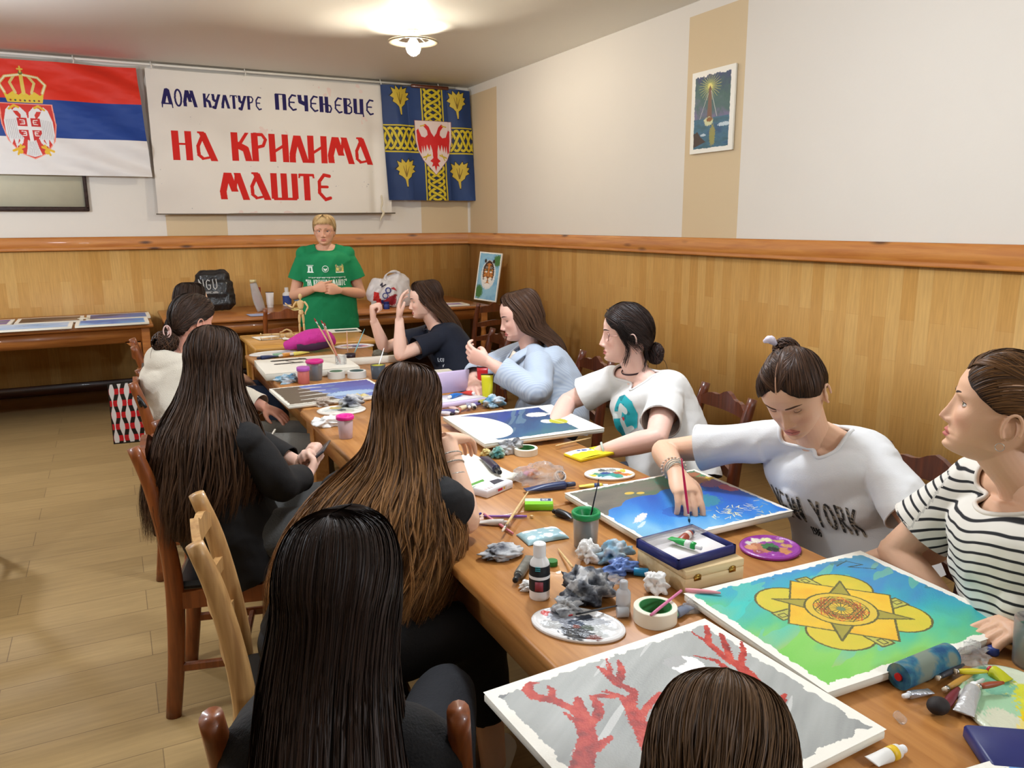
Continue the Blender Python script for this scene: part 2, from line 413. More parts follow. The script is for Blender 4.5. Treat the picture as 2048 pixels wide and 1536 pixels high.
# ------------------------------------------------------------------ painting with numpy
class Art:
    """a sheet of w x h metres, painted in its own u (0..w), v (0..h, up) coordinates"""
    def __init__(s, w_, h_, nx, ny, base=(240, 236, 224)):
        s.w, s.h = w_, h_; s.U, s.V = np.meshgrid(np.linspace(0, w_, nx), np.linspace(0, h_, ny)); s.C = np.zeros((ny, nx, 3)); s.C[:] = sgb(*base)
    def put(s, mask, rgb, a=1.0):
        mask = np.clip(mask.astype(float)*a, 0, 1)[..., None]; s.C = s.C*(1-mask)+np.array(sgb(*rgb))*mask; return s
    def mix(s, mask, rgbs, t):
        """colour ramp by field t"""
        t = np.clip(t, 0, 1)*(len(rgbs)-1); k = np.minimum(t.astype(int), len(rgbs)-2); f = (t-k)[..., None]
        R_ = np.array([sgb(*c) for c in rgbs]); c = R_[k]*(1-f)+R_[k+1]*f; m_ = mask.astype(float)[..., None]; s.C = s.C*(1-m_)+c*m_; return s
    def n(s, sx, sy, seed=0, oct=3, rot=0):
        c, q = math.cos(rot), math.sin(rot); return noise2((s.U*c+s.V*q)*sx+50, (-s.U*q+s.V*c)*sy+50, seed, oct)
    def rect(s, a, b, c, d): return (s.U >= a) & (s.U <= c) & (s.V >= b) & (s.V <= d)
    def seg(s, pts, wd, jit=0, seed=1, closed=False):
        """mask within wd of a polyline (wd may be a list: tapering)"""
        pts = [np.array(p, float) for p in pts]
        if closed: pts = pts+[pts[0]]
        k = len(pts); W = np.full(k, wd) if np.isscalar(wd) else np.array(wd, float); m_ = np.zeros(s.U.shape, bool)
        J = noise2(s.U*300, s.V*300, seed, 2)*jit if jit else 0
        for i in range(k-1):
            a, b = pts[i], pts[i+1]; d = b-a; L2 = max(d@d, 1e-12)
            lo = np.minimum(a, b)-max(W)*1.3-jit; hi = np.maximum(a, b)+max(W)*1.3+jit
            t = np.clip(((s.U-a[0])*d[0]+(s.V-a[1])*d[1])/L2, 0, 1); D = np.hypot(s.U-a[0]-t*d[0], s.V-a[1]-t*d[1])
            m_ |= D < (W[i]*(1-t)+W[i+1]*t)+J
        return m_
    def poly(s, pts):
        m_ = np.zeros(s.U.shape, bool); k = len(pts)
        for i in range(k):
            x1, y1 = pts[i]; x2, y2 = pts[(i+1) % k]
            if y1 == y2: continue
            c = ((y1 > s.V) != (y2 > s.V)) & (s.U < (x2-x1)*(s.V-y1)/(y2-y1)+x1); m_ ^= c
        return m_
    def ell(s, cx, cy, rx, ry=None, jit=0, seed=3, rot=0):
        ry = ry or rx; c, q = math.cos(rot), math.sin(rot); x = (s.U-cx)*c+(s.V-cy)*q; y = -(s.U-cx)*q+(s.V-cy)*c
        J = noise2(s.U*200, s.V*200, seed, 2)*jit if jit else 0
        return np.hypot(x/rx, y/ry) < 1+J
    def inset(s, d, jit=0, seed=5, sc=120):
        J = noise2(s.U*sc, s.V*sc, seed, 3)*jit if jit else 0
        return (np.minimum(np.minimum(s.U, s.w-s.U), np.minimum(s.V, s.h-s.V))+J) > d
    def stroke(s, p, wd):
        m_ = np.zeros(s.U.shape, bool)
        for (x1, y1), (x2, y2) in zip(p[:-1], p[1:]):
            if abs(y2-y1) > .8*abs(x2-x1) and wd > .004: L_ = math.hypot(x2-x1, y2-y1); w_ = wd*min(1.35, L_/max(abs(y2-y1), 1e-6)); m_ |= s.poly([(x1-w_, y1), (x1+w_, y1), (x2+w_, y2), (x2-w_, y2)])
            else: m_ |= s.seg([(x1, y1), (x2, y2)], wd)
        return m_
    def text(s, string, x, y, hgt, wd, rgb, adv=None, slant=0, gap=.28, stretch=1.0, thin=1.0):
        for ch in string:
            if ch == ' ': x += hgt*.5*stretch; continue
            gw, strokes = GLYPH[ch]
            for st in strokes:
                k = st[0]; p = [(x+(q[0]*stretch+q[1]*slant)*hgt, y+q[1]*hgt) for q in st[1:]]
                s.put(s.stroke(p, wd*k*(thin if k < 1 else 1)), rgb)
            x += (gw*stretch+gap)*hgt
        return x
def arc(cx, cy, rx, ry, a0, a1, n=10):
    return [(cx+rx*math.cos(math.radians(a0+(a1-a0)*i/n)), cy+ry*math.sin(math.radians(a0+(a1-a0)*i/n))) for i in range(n+1)]
# glyphs drawn as pen strokes: (width, [(pen weight, points...)...]) ; heavy stems, thin joins
GLYPH = {
 'Д': (.62, [(1.1, (.28, 1), (.02, .12)), (.5, (.28, 1), (.4, .95)), (1.1, (.34, .95), (.5, .12)), (.8, (-.04, .12), (.58, .12)), (.6, (-.04, .14), (-.05, -.12)), (.6, (.58, .14), (.6, -.12))]),
 'О': (.42, [(.9, *arc(.21, .5, .2, .48, 0, 360, 16))]),
 'М': (.74, [(1, (.2, .98), (.04, .3), (.06, .02)), (1, (.22, .98), (.4, .3)), (.8, (.4, .3), (.48, .98)), (1, (.5, .98), (.74, .0))]),
 'К': (.46, [(1, (.04, 0), (.04, 1)), (.8, (.42, 1), (.2, .62), (.06, .55)), (1, (.12, .56), (.36, .42), (.44, 0))]),
 'У': (.5, [(1, (.03, 1), (.06, .6), (.24, .42)), (1, (.48, 1), (.3, .5), (.14, .0), (.02, .04))]),
 'Л': (.46, [(1, (.2, .98), (.04, .3), (.03, 0)), (1, (.22, .98), (.46, 0))]),
 'Т': (.44, [(1, (.22, 0), (.22, .95)), (.7, (0, .96), (.44, .96)), (.5, (0, .96), (-.02, .84)), (.5, (.44, .96), (.46, .84))]),
 'Р': (.4, [(1, (.04, 0), (.04, 1)), (.8, (.04, .96), (.28, .95), (.38, .78), (.3, .56), (.06, .48))]),
 'Е': (.42, [(.9, (.4, .93), (.22, .97), (.06, .72), (.05, .3), (.24, .04), (.4, .1)), (.7, (.06, .52), (.32, .52))]),
 'П': (.48, [(1, (.04, 0), (.04, .98)), (1, (.44, 0), (.44, .98)), (.7, (0, .97), (.48, .97))]),
 'Ч': (.42, [(1, (.38, 1), (.38, 0)), (1, (.03, 1), (.06, .58), (.36, .44))]),
 'Њ': (.62, [(1, (.04, 0), (.04, 1)), (1, (.34, 0), (.34, 1)), (.7, (.04, .52), (.34, .52)), (.8, (.34, .5), (.54, .44), (.6, .26), (.52, .04), (.34, .03))]),
 'В': (.4, [(1, (.04, 0), (.04, 1)), (.7, (.04, .97), (.3, .94), (.34, .72), (.2, .55), (.06, .53)), (.8, (.2, .54), (.38, .42), (.38, .14), (.26, .03), (.04, .03))]),
 'Ц': (.5, [(1, (.04, .08), (.04, 1)), (1, (.4, .08), (.4, 1)), (.7, (.04, .06), (.48, .06)), (.7, (.48, .08), (.5, -.14))]),
 'Н': (.44, [(1, (.04, 0), (.04, 1)), (1, (.42, 0), (.42, 1)), (.5, (.04, .56), (.42, .56))]),
 'А': (.56, [(1, (.2, .98), (.52, .0)), (.9, (.22, .9), (.05, .5), (.06, .2), (.2, .06)), (.6, (.16, .07), (.44, .14)), (.5, (.08, .98), (.24, .98))]),
 'И': (.5, [(1, (.04, 0), (.04, 1)), (1, (.46, 0), (.46, 1)), (.7, (.06, .34), (.44, .62))]),
 'Ш': (.74, [(1, (.04, .05), (.04, 1)), (1, (.36, .05), (.36, 1)), (1, (.7, .05), (.7, 1)), (.7, (.04, .05), (.72, .05))]),
 'N': (.5, [(1, (.04, 0), (.04, 1)), (1, (.46, 0), (.46, 1)), (1, (.04, .98), (.46, .02))]),
 'E': (.4, [(1, (.04, 0), (.04, 1)), (1, (.04, .97), (.38, .97)), (1, (.04, .5), (.32, .5)), (1, (.04, .03), (.38, .03))]),
 'W': (.7, [(1, (.02, 1), (.18, 0), (.35, .9), (.52, 0), (.68, 1))]),
 'Y': (.5, [(1, (.02, 1), (.25, .45), (.25, 0)), (1, (.48, 1), (.25, .45))]),
 'O': (.48, [(1, *arc(.24, .5, .2, .47, 0, 360, 16))]),
 'R': (.44, [(1, (.04, 0), (.04, 1)), (1, (.04, .97), (.3, .95), (.38, .75), (.3, .54), (.04, .5)), (1, (.18, .5), (.42, 0))]),
 'K': (.46, [(1, (.04, 0), (.04, 1)), (1, (.44, 1), (.06, .45)), (1, (.16, .56), (.46, 0))]),
 '1': (.2, [(1, (.0, .82), (.14, .98), (.14, 0))]),
 '9': (.4, [(1, *arc(.2, .7, .16, .27, 0, 360, 12)), (1, (.36, .7), (.36, .25), (.22, .03), (.06, .1))]),
 '8': (.4, [(1, *arc(.2, .74, .14, .23, 0, 360, 12)), (1, *arc(.2, .26, .17, .24, 0, 360, 12))]),
 '6': (.4, [(1, *arc(.2, .3, .16, .27, 0, 360, 12)), (1, (.04, .3), (.04, .75), (.2, .97), (.34, .88))]),
 'G': (.46, [(1, (.4, .85), (.22, .98), (.05, .75), (.05, .25), (.22, .03), (.42, .15), (.42, .48), (.24, .48))]),
 'C': (.42, [(1, (.4, .85), (.22, .98), (.05, .75), (.05, .25), (.22, .03), (.4, .15))]),
 'U': (.44, [(1, (.04, 1), (.04, .25), (.22, .03), (.4, .25), (.4, 1))]),
 'H': (.44, [(1, (.04, 0), (.04, 1)), (1, (.42, 0), (.42, 1)), (1, (.04, .5), (.42, .5))]),
 'A': (.5, [(1, (.02, 0), (.25, 1), (.48, 0)), (1, (.1, .33), (.4, .33))]),
 'L': (.36, [(1, (.04, 1), (.04, .03), (.36, .03))]),
 'B': (.4, [(1, (.04, 0), (.04, 1)), (1, (.04, .97), (.3, .9), (.3, .6), (.06, .52)), (1, (.2, .53), (.38, .3), (.28, .03), (.04, .03))]),
 'F': (.4, [(1, (.04, 0), (.04, 1)), (1, (.04, .97), (.38, .97)), (1, (.04, .5), (.32, .5))]),
 'T': (.44, [(1, (.22, 0), (.22, .97)), (1, (0, .97), (.44, .97))]),
 'I': (.08, [(1, (.04, 0), (.04, 1))]),
 'P': (.4, [(1, (.04, 0), (.04, 1)), (1, (.04, .97), (.3, .95), (.38, .75), (.3, .54), (.04, .5))]),
 'D': (.44, [(1, (.04, 0), (.04, 1)), (1, (.04, .97), (.3, .9), (.4, .5), (.3, .1), (.04, .03))]),
 '4': (.42, [(1, (.3, 0), (.3, 1), (.02, .3), (.42, .3))]),
 '"': (.2, [(1, (.02, 1), (.02, .75)), (1, (.16, 1), (.16, .75))]),
 '1.': (.3, [(1, (.1, 0), (.1, 1))]),
 'Ж': (.6, [(1, (.3, 0), (.3, 1)), (1, (.02, 1), (.3, .5), (.02, 0)), (1, (.58, 1), (.3, .5), (.58, 0))]),
 'С': (.42, [(1, (.4, .85), (.22, .98), (.05, .75), (.05, .25), (.22, .03), (.4, .15))]),
}
def sheet(name, art, place, mats, parent=None, thick=0.0):
    """place(U, V) -> world points of the painted face"""
    g = Geo(); G = place(art.U, art.V); g.grid(G, 0, art.C)
    return g.build(name, mats, parent)
# ------------------------------------------------------------------ ceiling lamps
glow = mat('glowing bulb', (255, 246, 228), .5, emit=300)
lamp_metal = mat('satin lamp metal', (176, 164, 140), .35, metal=.6)
LAMP_LABELS = ['round ceiling lamp with a glowing bulb above the flags and banner', 'round ceiling lamp above the middle of the long table', 'added unseen light above the left aisle', 'round ceiling lamp behind the photographer', 'added unseen light above the side table at left']
for i, (lx, ly, pw) in enumerate(LAMPS[:1]):
    t = empty('ceiling_lamp', (lx, ly, CEIL), 0, LAMP_LABELS[i], 'ceiling lamp')
    g = Geo(); g.lathe([(.125, -.070), (.16, -.078), (.192, -.082), (.195, -.088), (.185, -.094), (.15, -.088), (.125, -.078), (.125, -.070)], n=40, cap=False)
    for q in range(3):
        a_ = q*2*PI/3+.4; g.tube([(.03*math.cos(a_), .03*math.sin(a_), -.02), (.13*math.cos(a_), .13*math.sin(a_), -.074)], .004, 8)
    g.lathe([(.045, -.001), (.045, -.02), (.02, -.05), (.02, -.07)], n=20); g.build('lamp_plate', lamp_metal, t)
    g = Geo(); g.lathe([(.02, -.06), (.03, -.075), (.052, -.11), (.056, -.135), (.045, -.165), (.02, -.185), (.001, -.19)], n=24); b_ = g.build('bulb', glow, t)
    b_.visible_shadow = True
# ------------------------------------------------------------------ flags and banner
def cloth_place(x0, ztop, y0, fold, sag=0, lean=0, skew=0):
    def f(U, V):
        hgt = V.max(); d = (hgt-V)
        X = x0+U+skew*d/hgt; Y = y0-lean*d/hgt+fold(U, V); Z = ztop-d-sag*np.sin(np.clip(U/U.max(), 0, 1)*PI)*.5
        return np.stack([X, Y, Z], -1)
    return f
flag_m = colmat('flag polyester', rough=.55, spec=.3, bump=.05, bscale=900)
# striped flag with the eagle arms
A = Art(1.44, .95, 560, 380)
A.put(A.rect(0, .633, 2, 1), (216, 52, 34)); A.put(A.rect(0, .317, 2, .633), (34, 66, 140)); A.put(A.rect(0, 0, 2, .317), (226, 222, 218))
cx_, sc_ = .53, 1.0
sh = [(cx_-.19, .585), (cx_+.19, .585), (cx_+.195, .42), (cx_+.17, .29), (cx_+.1, .19), (cx_, .14), (cx_-.1, .19), (cx_-.17, .29), (cx_-.195, .42)]
A.put(A.poly([(cx_+(x-cx_)*1.05, .37+(y-.37)*1.04) for x, y in sh]), (240, 150, 130)); A.put(A.poly(sh), (206, 50, 38))
def mir(pts, c): return [(2*c-x, y) for x, y in pts]
wing = [(.045, .45), (.09, .50), (.125, .57), (.155, .54), (.18, .45), (.18, .34), (.155, .25), (.13, .3), (.12, .22), (.095, .3), (.07, .26), (.045, .35)]
neck = [(.0, .44), (.01, .52), (.05, .565), (.09, .555), (.11, .53), (.07, .53), (.05, .50), (.06, .44)]
tail = [(-.03, .30), (.03, .30), (.045, .22), (.06, .17), (.0, .15), (-.06, .17), (-.045, .22)]
legp = [(.05, .32), (.08, .25), (.12, .24), (.09, .28), (.06, .34)]
for sgn in (1, -1):
    for q in (wing, neck, legp): A.put(A.poly([(cx_+sgn*x, y) for x, y in q]), (226, 224, 222))
    for k in range(9): A.put(A.seg([(cx_+sgn*(.06+.013*k), .47-.002*k), (cx_+sgn*(.055+.0135*k), .30)], .0013), (150, 146, 150))
    A.put(A.seg([(cx_+sgn*.07, .235), (cx_+sgn*.15, .2)], .01)|A.seg([(cx_+sgn*.09, .25), (cx_+sgn*.12, .17)], .008)|A.ell(cx_+sgn*.1, .195, .02), (226, 178, 40))
    A.put(A.seg([(cx_+sgn*.06, .56), (cx_+sgn*.09, .575), (cx_+sgn*.13, .545)], .009), (222, 178, 44))
A.put(A.poly([(cx_+x, y) for x, y in tail]), (226, 224, 222))
for k in range(-3, 4): A.put(A.seg([(cx_+k*.008, .29), (cx_+k*.014, .165)], .0012), (150, 146, 150))
A.put(A.poly([(cx_-.085, .475), (cx_+.085, .475), (cx_+.085, .35), (cx_+.05, .30), (cx_, .28), (cx_-.05, .30), (cx_-.085, .35)]), (196, 44, 42))
A.put(A.rect(cx_-.014, .28, cx_+.014, .475)|A.rect(cx_-.085, .375, cx_+.085, .405), (232, 228, 224))
for sx in (-1, 1):
    for yy in (.44, .345):
        c0 = cx_+sx*.048; A.put(A.seg([(c0+sx*.016, yy+.018), (c0-sx*.014, yy+.016), (c0-sx*.016, yy), (c0+sx*.004, yy), (c0-sx*.016, yy), (c0-sx*.014, yy-.016), (c0+sx*.016, yy-.018)], .0035), (236, 226, 220))
A.put(A.poly([(cx_-.13, .6), (cx_+.13, .6), (cx_+.15, .68), (cx_+.12, .66), (cx_+.08, .69), (cx_+.04, .66), (cx_, .69), (cx_-.04, .66), (cx_-.08, .69), (cx_-.12, .66), (cx_-.15, .68)]), (222, 190, 52))
for sx in (-1, 1):
    A.put(A.seg([(cx_+sx*.14, .68), (cx_+sx*.17, .75), (cx_+sx*.12, .81), (cx_, .83)], .011)|A.seg([(cx_+sx*.06, .68), (cx_+sx*.09, .76), (cx_+sx*.05, .82)], .010), (214, 196, 120))
    A.put(A.seg([(cx_+sx*.14, .68), (cx_+sx*.17, .75), (cx_+sx*.12, .81), (cx_, .83)], .003, .001), (240, 236, 220))
A.put(A.seg([(cx_, .68), (cx_, .82)], .014), (222, 196, 90)); A.put(A.ell(cx_, .845, .017), (120, 110, 60)); A.put(A.seg([(cx_, .85), (cx_, .895)], .006)|A.seg([(cx_-.018, .875), (cx_+.018, .875)], .006), (214, 186, 70))
for k in range(-3, 4): A.put(A.ell(cx_+k*.035, .618, .008), (150, 60, 40) if k % 2 else (40, 90, 60))
fold1 = lambda U, V: .028*np.sin((U*1.2+V*2.6)*7+np.sin(V*6))*np.clip((U-.3)*1.2, .2, 1)+.012*noise2(U*4, V*9, 5)+.02*np.exp(-((V-.82)/.05)**2)*np.sin(U*5)
t = tag(sheet('flag', A, cloth_place(-1.065, 2.93, 8.19, fold1, lean=.03, skew=.05), flag_m), 'red, blue and white striped flag with a white double-headed eagle shield and crown', 'flag')
# white banner
def letters(Bn, s_, x, z, w_, hgt, wd, rgb, thin=1.0, gap=.16):
    x -= .448; z -= 1.65; tot = sum(GLYPH[c][0]+gap for c in s_ if c != ' ')-gap+.5*s_.count(' ')
    k = w_/(tot*hgt); Bn.text(s_, x, z, hgt, wd, rgb, stretch=k, gap=gap*k, thin=thin)
B = Art(2.29, 1.29, 1000, 560, (226, 218, 206))
B.mix(np.ones(B.U.shape, bool), [(214, 205, 194), (230, 223, 212), (234, 228, 218)], .5+.6*B.n(1.5, 2.2, 4))
pk = (B.n(9, 9, 11) > .52) & (B.n(2, 2, 12) > .1); B.put(pk, (226, 190, 180), .5)
B.put((B.n(40, 40, 21) > .72) & (B.n(3, 3, 22) > .2), (120, 116, 130), .5)
navy = (34, 26, 84); red_ = (206, 34, 26)
letters(B, 'ДОМ', .575, 2.625, .285, .15, .015, navy, .6); letters(B, 'КУЛТУРЕ', .935, 2.63, .52, .125, .0125, navy, .6); letters(B, 'ПЕЧЕЊЕВЦЕ', 1.6, 2.645, .98, .152, .019, navy, .5)
letters(B, 'НА', .64, 2.14, .36, .265, .03, red_, .6, .2); letters(B, 'КРИЛИМА', 1.17, 2.15, 1.37, .265, .031, red_, .6, .14); letters(B, 'МАШТЕ', 1.03, 1.78, 1.06, .262, .031, red_, .6, .14)
foldb = lambda U, V: .006*np.sin(U*9+V*3)+.03*np.exp(-((U-2.12)/.05)**2)*(V < 1.2)*np.clip(1.2-V, 0, 1)+.005*noise2(U*3, V*3, 8)
t = empty('banner', (0, 0, 0), 0, 'white cloth banner with navy and red painted Cyrillic lettering hung under the ceiling', 'banner')
sheet('banner_cloth', B, cloth_place(.448, 2.94, 8.21, foldb, lean=.02), colmat('banner cloth', rough=.85, bump=.1, bscale=400), t)
g = Geo(); g.tube([(.43, 8.2, 1.645), (2.77, 8.18, 1.655)], .006, 8); g.build('bottom_rod', mat('rod', (120, 110, 96), .5), t)
g = Geo(); g.tube([(2.62, 8.17, 1.84), (2.625, 8.165, 1.76), (2.61, 8.16, 1.7), (2.63, 8.15, 1.655), (2.6, 8.15, 1.6), (2.59, 8.15, 1.57)], [.006, .01, .006, .014, .008, .003], 8, sub=4); g.build('tie', mat('tie cord', (220, 208, 180), .8), t)
# rail the banner and flags hang from, with clips
t = empty('curtain_rail', (0, 0, 0), 0, 'thin white ceiling rail the banner and flags hang from', 'rail')
g = Geo(); g.tube([(-2.2, 8.2, 2.975), (3.5, 8.2, 2.975)], .011, 10); g.build('rail_tube', mat('rail white', (230, 226, 216), .5), t)
for x in (-.12, .5, 1.32, 2.66, 3.3):
    g = Geo(); g.tube([(x, 8.195, 3.0), (x, 8.18, 2.975), (x+.006, 8.18, 2.955), (x, 8.19, 2.935)], .005, 8, sub=3); g.build('hook', mat('hook white', (220, 216, 206), .5), t)
# blue flag with knotwork cross
Wd, Hd = 1.0, 1.16
C_ = Art(Wd, Hd, 460, 530, (38, 62, 110))
C_.mix(C_.rect(0, 0, 2, 2), [(30, 50, 92), (44, 70, 120)], .5+.5*C_.n(3, 3, 2))
yel, blk = (206, 184, 44), (28, 26, 30)
vx0, vx1, hy0, hy1 = .435*Wd, .672*Wd, Hd*(1-.57), Hd*(1-.34)
def knot(a, b, c, d, vertical):
    C_.put(C_.rect(a, b, c, d), (170, 150, 40)); C_.put(C_.rect(a+(.008 if vertical else 0), b+(0 if vertical else .008), c-(.008 if vertical else 0), d-(0 if vertical else .008)), (30, 44, 80))
    Lg = (d-b) if vertical else (c-a); wd_ = (c-a) if vertical else (d-b)
    strands_ = []
    for ph in range(4):
        pts = []
        for k in range(61):
            s_ = k/60*Lg; q = wd_/2+(wd_/2-.028)*math.sin(s_/Lg*PI*2*(Lg/.27)+ph*PI/2)
            pts.append((a+q, b+s_) if vertical else (a+s_, b+q))
        strands_.append(pts)
    for pts in strands_: C_.put(C_.seg(pts, .0175), blk)
    for pts in strands_: C_.put(C_.seg(pts, .0125), yel)
    for i_, pts in enumerate(strands_[::-1]):           # over and under
        for k in range(i_ % 2*5, 55, 10):
            C_.put(C_.seg(pts[k:k+5], .0175), blk); C_.put(C_.seg(pts[max(0, k-1):k+6], .0125), yel)
knot(vx0, 0, vx1, Hd, True); knot(0, hy0, Wd, hy1, False)
C_.put(C_.rect(vx0-.006, 0, vx0+.006, hy0)|C_.rect(vx1-.006, 0, vx1+.006, hy0)|C_.rect(vx0-.006, hy1, vx0+.006, Hd)|C_.rect(vx1-.006, hy1, vx1+.006, Hd), yel)
C_.put(C_.rect(0, hy0-.006, Wd, hy0+.006)|C_.rect(0, hy1-.006, Wd, hy1+.006), yel)
def leaf(x, y, s_, flip=1):
    p = [(0, -.13), (.012, -.13), (.014, -.06), (.05, -.03), (.06, .0), (.1, .02), (.075, .04), (.1, .075), (.07, .08), (.085, .13), (.04, .11), (.03, .14), (0, .1), (-.04, .14), (-.045, .1), (-.085, .12), (-.07, .07), (-.1, .04), (-.065, .02), (-.075, -.01), (-.04, -.03), (-.012, -.06)]
    q = [(x+a*s_*flip, y+b*s_) for a, b in p]; C_.put(C_.poly([(x+(a-x)*1.12, y+(b-y)*1.08) for a, b in q]), blk); C_.put(C_.poly(q), (204, 176, 62))
    for a, b in ((-.035, .09), (.0, .1), (.04, .08)): C_.put(C_.seg([(x, y-.03*s_), (x+a*s_*.8, y+b*s_*.8)], [.006, .002]), (120, 92, 30))
for x, y in ((.19, .87), (.83, .86), (.21, .24), (.83, .23)): leaf(x*Wd, y*Hd, 1.05)
sx0, sx1 = .345*Wd, .757*Wd; sy1 = Hd*(1-.29); sy0 = Hd*(1-.765); scx = (sx0+sx1)/2
shp = [(sx0, sy1), (sx1, sy1), (sx1, sy1-.2), (sx1-.02, sy1-.3), (sx1-.07, sy1-.4), (scx, sy0), (sx0+.07, sy1-.4), (sx0+.02, sy1-.3), (sx0, sy1-.2)]
C_.put(C_.poly([(scx+(x-scx)*1.03, sy1-.25+(y-sy1+.25)*1.02) for x, y in shp]), (120, 60, 70)); C_.put(C_.poly(shp), (226, 206, 200))
er = (204, 34, 34)
for s_ in (1, -1):
    C_.put(C_.poly([(scx+s_*x, sy1-y) for x, y in [(.0, .16), (.03, .12), (.055, .06), (.09, .03), (.12, .045), (.095, .075), (.075, .1), (.07, .14), (.1, .17), (.14, .16), (.155, .12), (.17, .08), (.19, .1), (.188, .2), (.175, .3), (.15, .34), (.14, .25), (.13, .33), (.115, .25), (.1, .32), (.085, .24), (.06, .31), (.045, .24), (.03, .3), (0, .34)]]), er)
    C_.put(C_.seg([(scx+s_*.1, sy1-.045), (scx+s_*.145, sy1-.055)], .006)|C_.seg([(scx+s_*.055, sy1-.35), (scx+s_*.13, sy1-.375)], .008)|C_.seg([(scx+s_*.08, sy1-.34), (scx+s_*.11, sy1-.4)], .006), (206, 178, 50))
C_.put(C_.poly([(scx+x, sy1-y) for x, y in [(-.03, .28), (.03, .28), (.025, .38), (.06, .41), (.03, .43), (.045, .47), (.015, .46), (0, .52), (-.015, .46), (-.045, .47), (-.03, .43), (-.06, .41), (-.025, .38)]]), er)
fold2 = lambda U, V: .02*np.sin(U*18+V*2)*(.3+.7*(U < .28)+.9*(U > .72))+.01*noise2(U*5, V*5, 3)+.05*np.clip(V-1.05, 0, 1)-.10*np.clip(U-.86, 0, 1)
t = empty('flag', (0, 0, 0), 0, 'dark blue flag with a yellow knotwork cross and a red eagle shield in the corner', 'flag')
sheet('flag_cloth', C_, cloth_place(2.655, 2.95, 8.16, fold2, lean=.0, skew=.045), flag_m, t)
g = Geo(); g.box((3.19, 8.15, 2.955), (.42, .02, .035), bev=.004); g.build('hanging_bar', chair_dark, t)
# framed board behind the striped flag
t = empty('framed_board', (-.95, 8.29, 1.67), 0, 'cream board in a dark splintered wooden frame showing below the striped flag', 'board')
g = Geo(); g.box((0, -.01, .36), (1.62, .014, .7)); g.build('board', mat('cream board', (208, 204, 180), .7, var=.04), t)
g = Geo(); g.box((0, -.02, .02), (1.66, .03, .04), bev=.006); g.box((.815, -.02, .37), (.03, .03, .7), bev=.006); g.box((-.815, -.02, .37), (.03, .03, .7), bev=.006); g.box((0, -.02, .72), (1.66, .03, .03), bev=.006)
g.build('frame', mat('bark brown frame', (52, 34, 28), .6, var=.4, vscale=30, bump=.6, bscale=50), t)

# ------------------------------------------------------------------ canvases
def canvas(name, c, wx, wy, ang, art, label, thick=.018, z=None, tilt=None, n=None, extra=None):
    """stretched canvas lying with its face up; c centre, wx x wy size, ang rotation"""
    t = empty(name, (0, 0, 0), 0, label, 'painting')
    M = rotz(ang, c) if tilt is None else tilt
    g = Geo(); g.box((0, 0, -thick/2-.0004), (wx, wy, thick), bev=.004, M=M); g.build('stretched_canvas', canvas_white, t)
    if art is not None:
        g = Geo(); u = art.U-wx/2; v = art.V-wy/2; P_ = np.stack([u, v, np.zeros_like(u)], -1)@M[:3, :3].T+M[:3, 3]
        # a sheet of paint over the primed face
        g.grid(P_, 0, art.C); g.build('painted_surface', paint_art, t)
    return t
def rect_from(p0, p1, p2, p3, z):
    """centre, sizes and angle of a canvas from its corners: p0->p1 along x, p0->p3 along y"""
    a, b, c, d = [at(p[0], p[1], z)[:2] for p in (p0, p1, p2, p3)]
    ce = (a+b+c+d)/4; ux = (b-a+c-d)/2; uy = (d-a+c-b)/2
    return np.array([ce[0], ce[1], z]), np.linalg.norm(ux), np.linalg.norm(uy), math.atan2(ux[1], ux[0])

# ------------------------------------------------------------------ tables
def table(name, x0, x1, y0, y1, m_, label, top=.74, legs=True, apron=.10, turned=False, inset=.03, leg=.065):
    t = empty(name, ((x0+x1)/2, (y0+y1)/2, 0), 0, label, 'table'); w_, d_ = x1-x0, y1-y0
    g = Geo(); g.box((0, 0, top-.0145), (w_, d_, .029), bev=.006); g.build('tabletop', m_, t)
    g = Geo(); a = inset+.01
    for s_ in (-1, 1):
        g.box((0, s_*(d_/2-a-.01), top-.029-apron/2), (w_-2*a, .02, apron)); g.box((s_*(w_/2-a-.01), 0, top-.029-apron/2), (.02, d_-2*a, apron))
    g.build('apron', m_, t, smooth=False)
    for sx in (-1, 1):
        for sy in (-1, 1):
            g = Geo(); px, py = sx*(w_/2-a-leg/2+.01), sy*(d_/2-a-leg/2+.01)
            if turned:
                g.box((px, py, top-.03-.09), (leg, leg, .18), bev=.004)
                g.lathe([(.018, 0), (.022, .01), (.026, .12), (.024, .16), (.031, .18), (.024, .2), (.028, .3), (.031, .42), (.023, .5), (.032, .52), (.026, .54)], (px, py, 0), 16)
            else: g.box((px, py, (top-.03)/2), (leg, leg, top-.03), bev=.004)
            g.build('leg', m_, t, angle=HARD)
    return t
TZ = .74
table('dining_table', .665, 1.50, .10, 1.86, table_wood, 'honey brown wooden table at the near end of the long row')
table('dining_table', .685, 1.50, 1.865, 3.42, table_wood, 'honey brown wooden table in the middle of the long row')
table('dining_table', .70, 1.47, 3.425, 5.10, table_wood, 'honey brown wooden table at the far end of the long row')
table('dining_table', .80, 1.64, 5.32, 6.03, table_light, 'pale yellow wooden table in front of the woman in green')
table('side_table', -1.9, .27, 7.10, 8.22, table_side, 'long side table at the left wall with paintings lying on it', apron=.12)
table('side_table', .36, 1.86, 7.12, 8.22, table_side, 'side table with bottles and a shiny black bag by the back wall')
table('side_table', 1.88, 3.36, 7.05, 8.22, table_side, 'side table with a white plastic bag in the right back corner', turned=True)
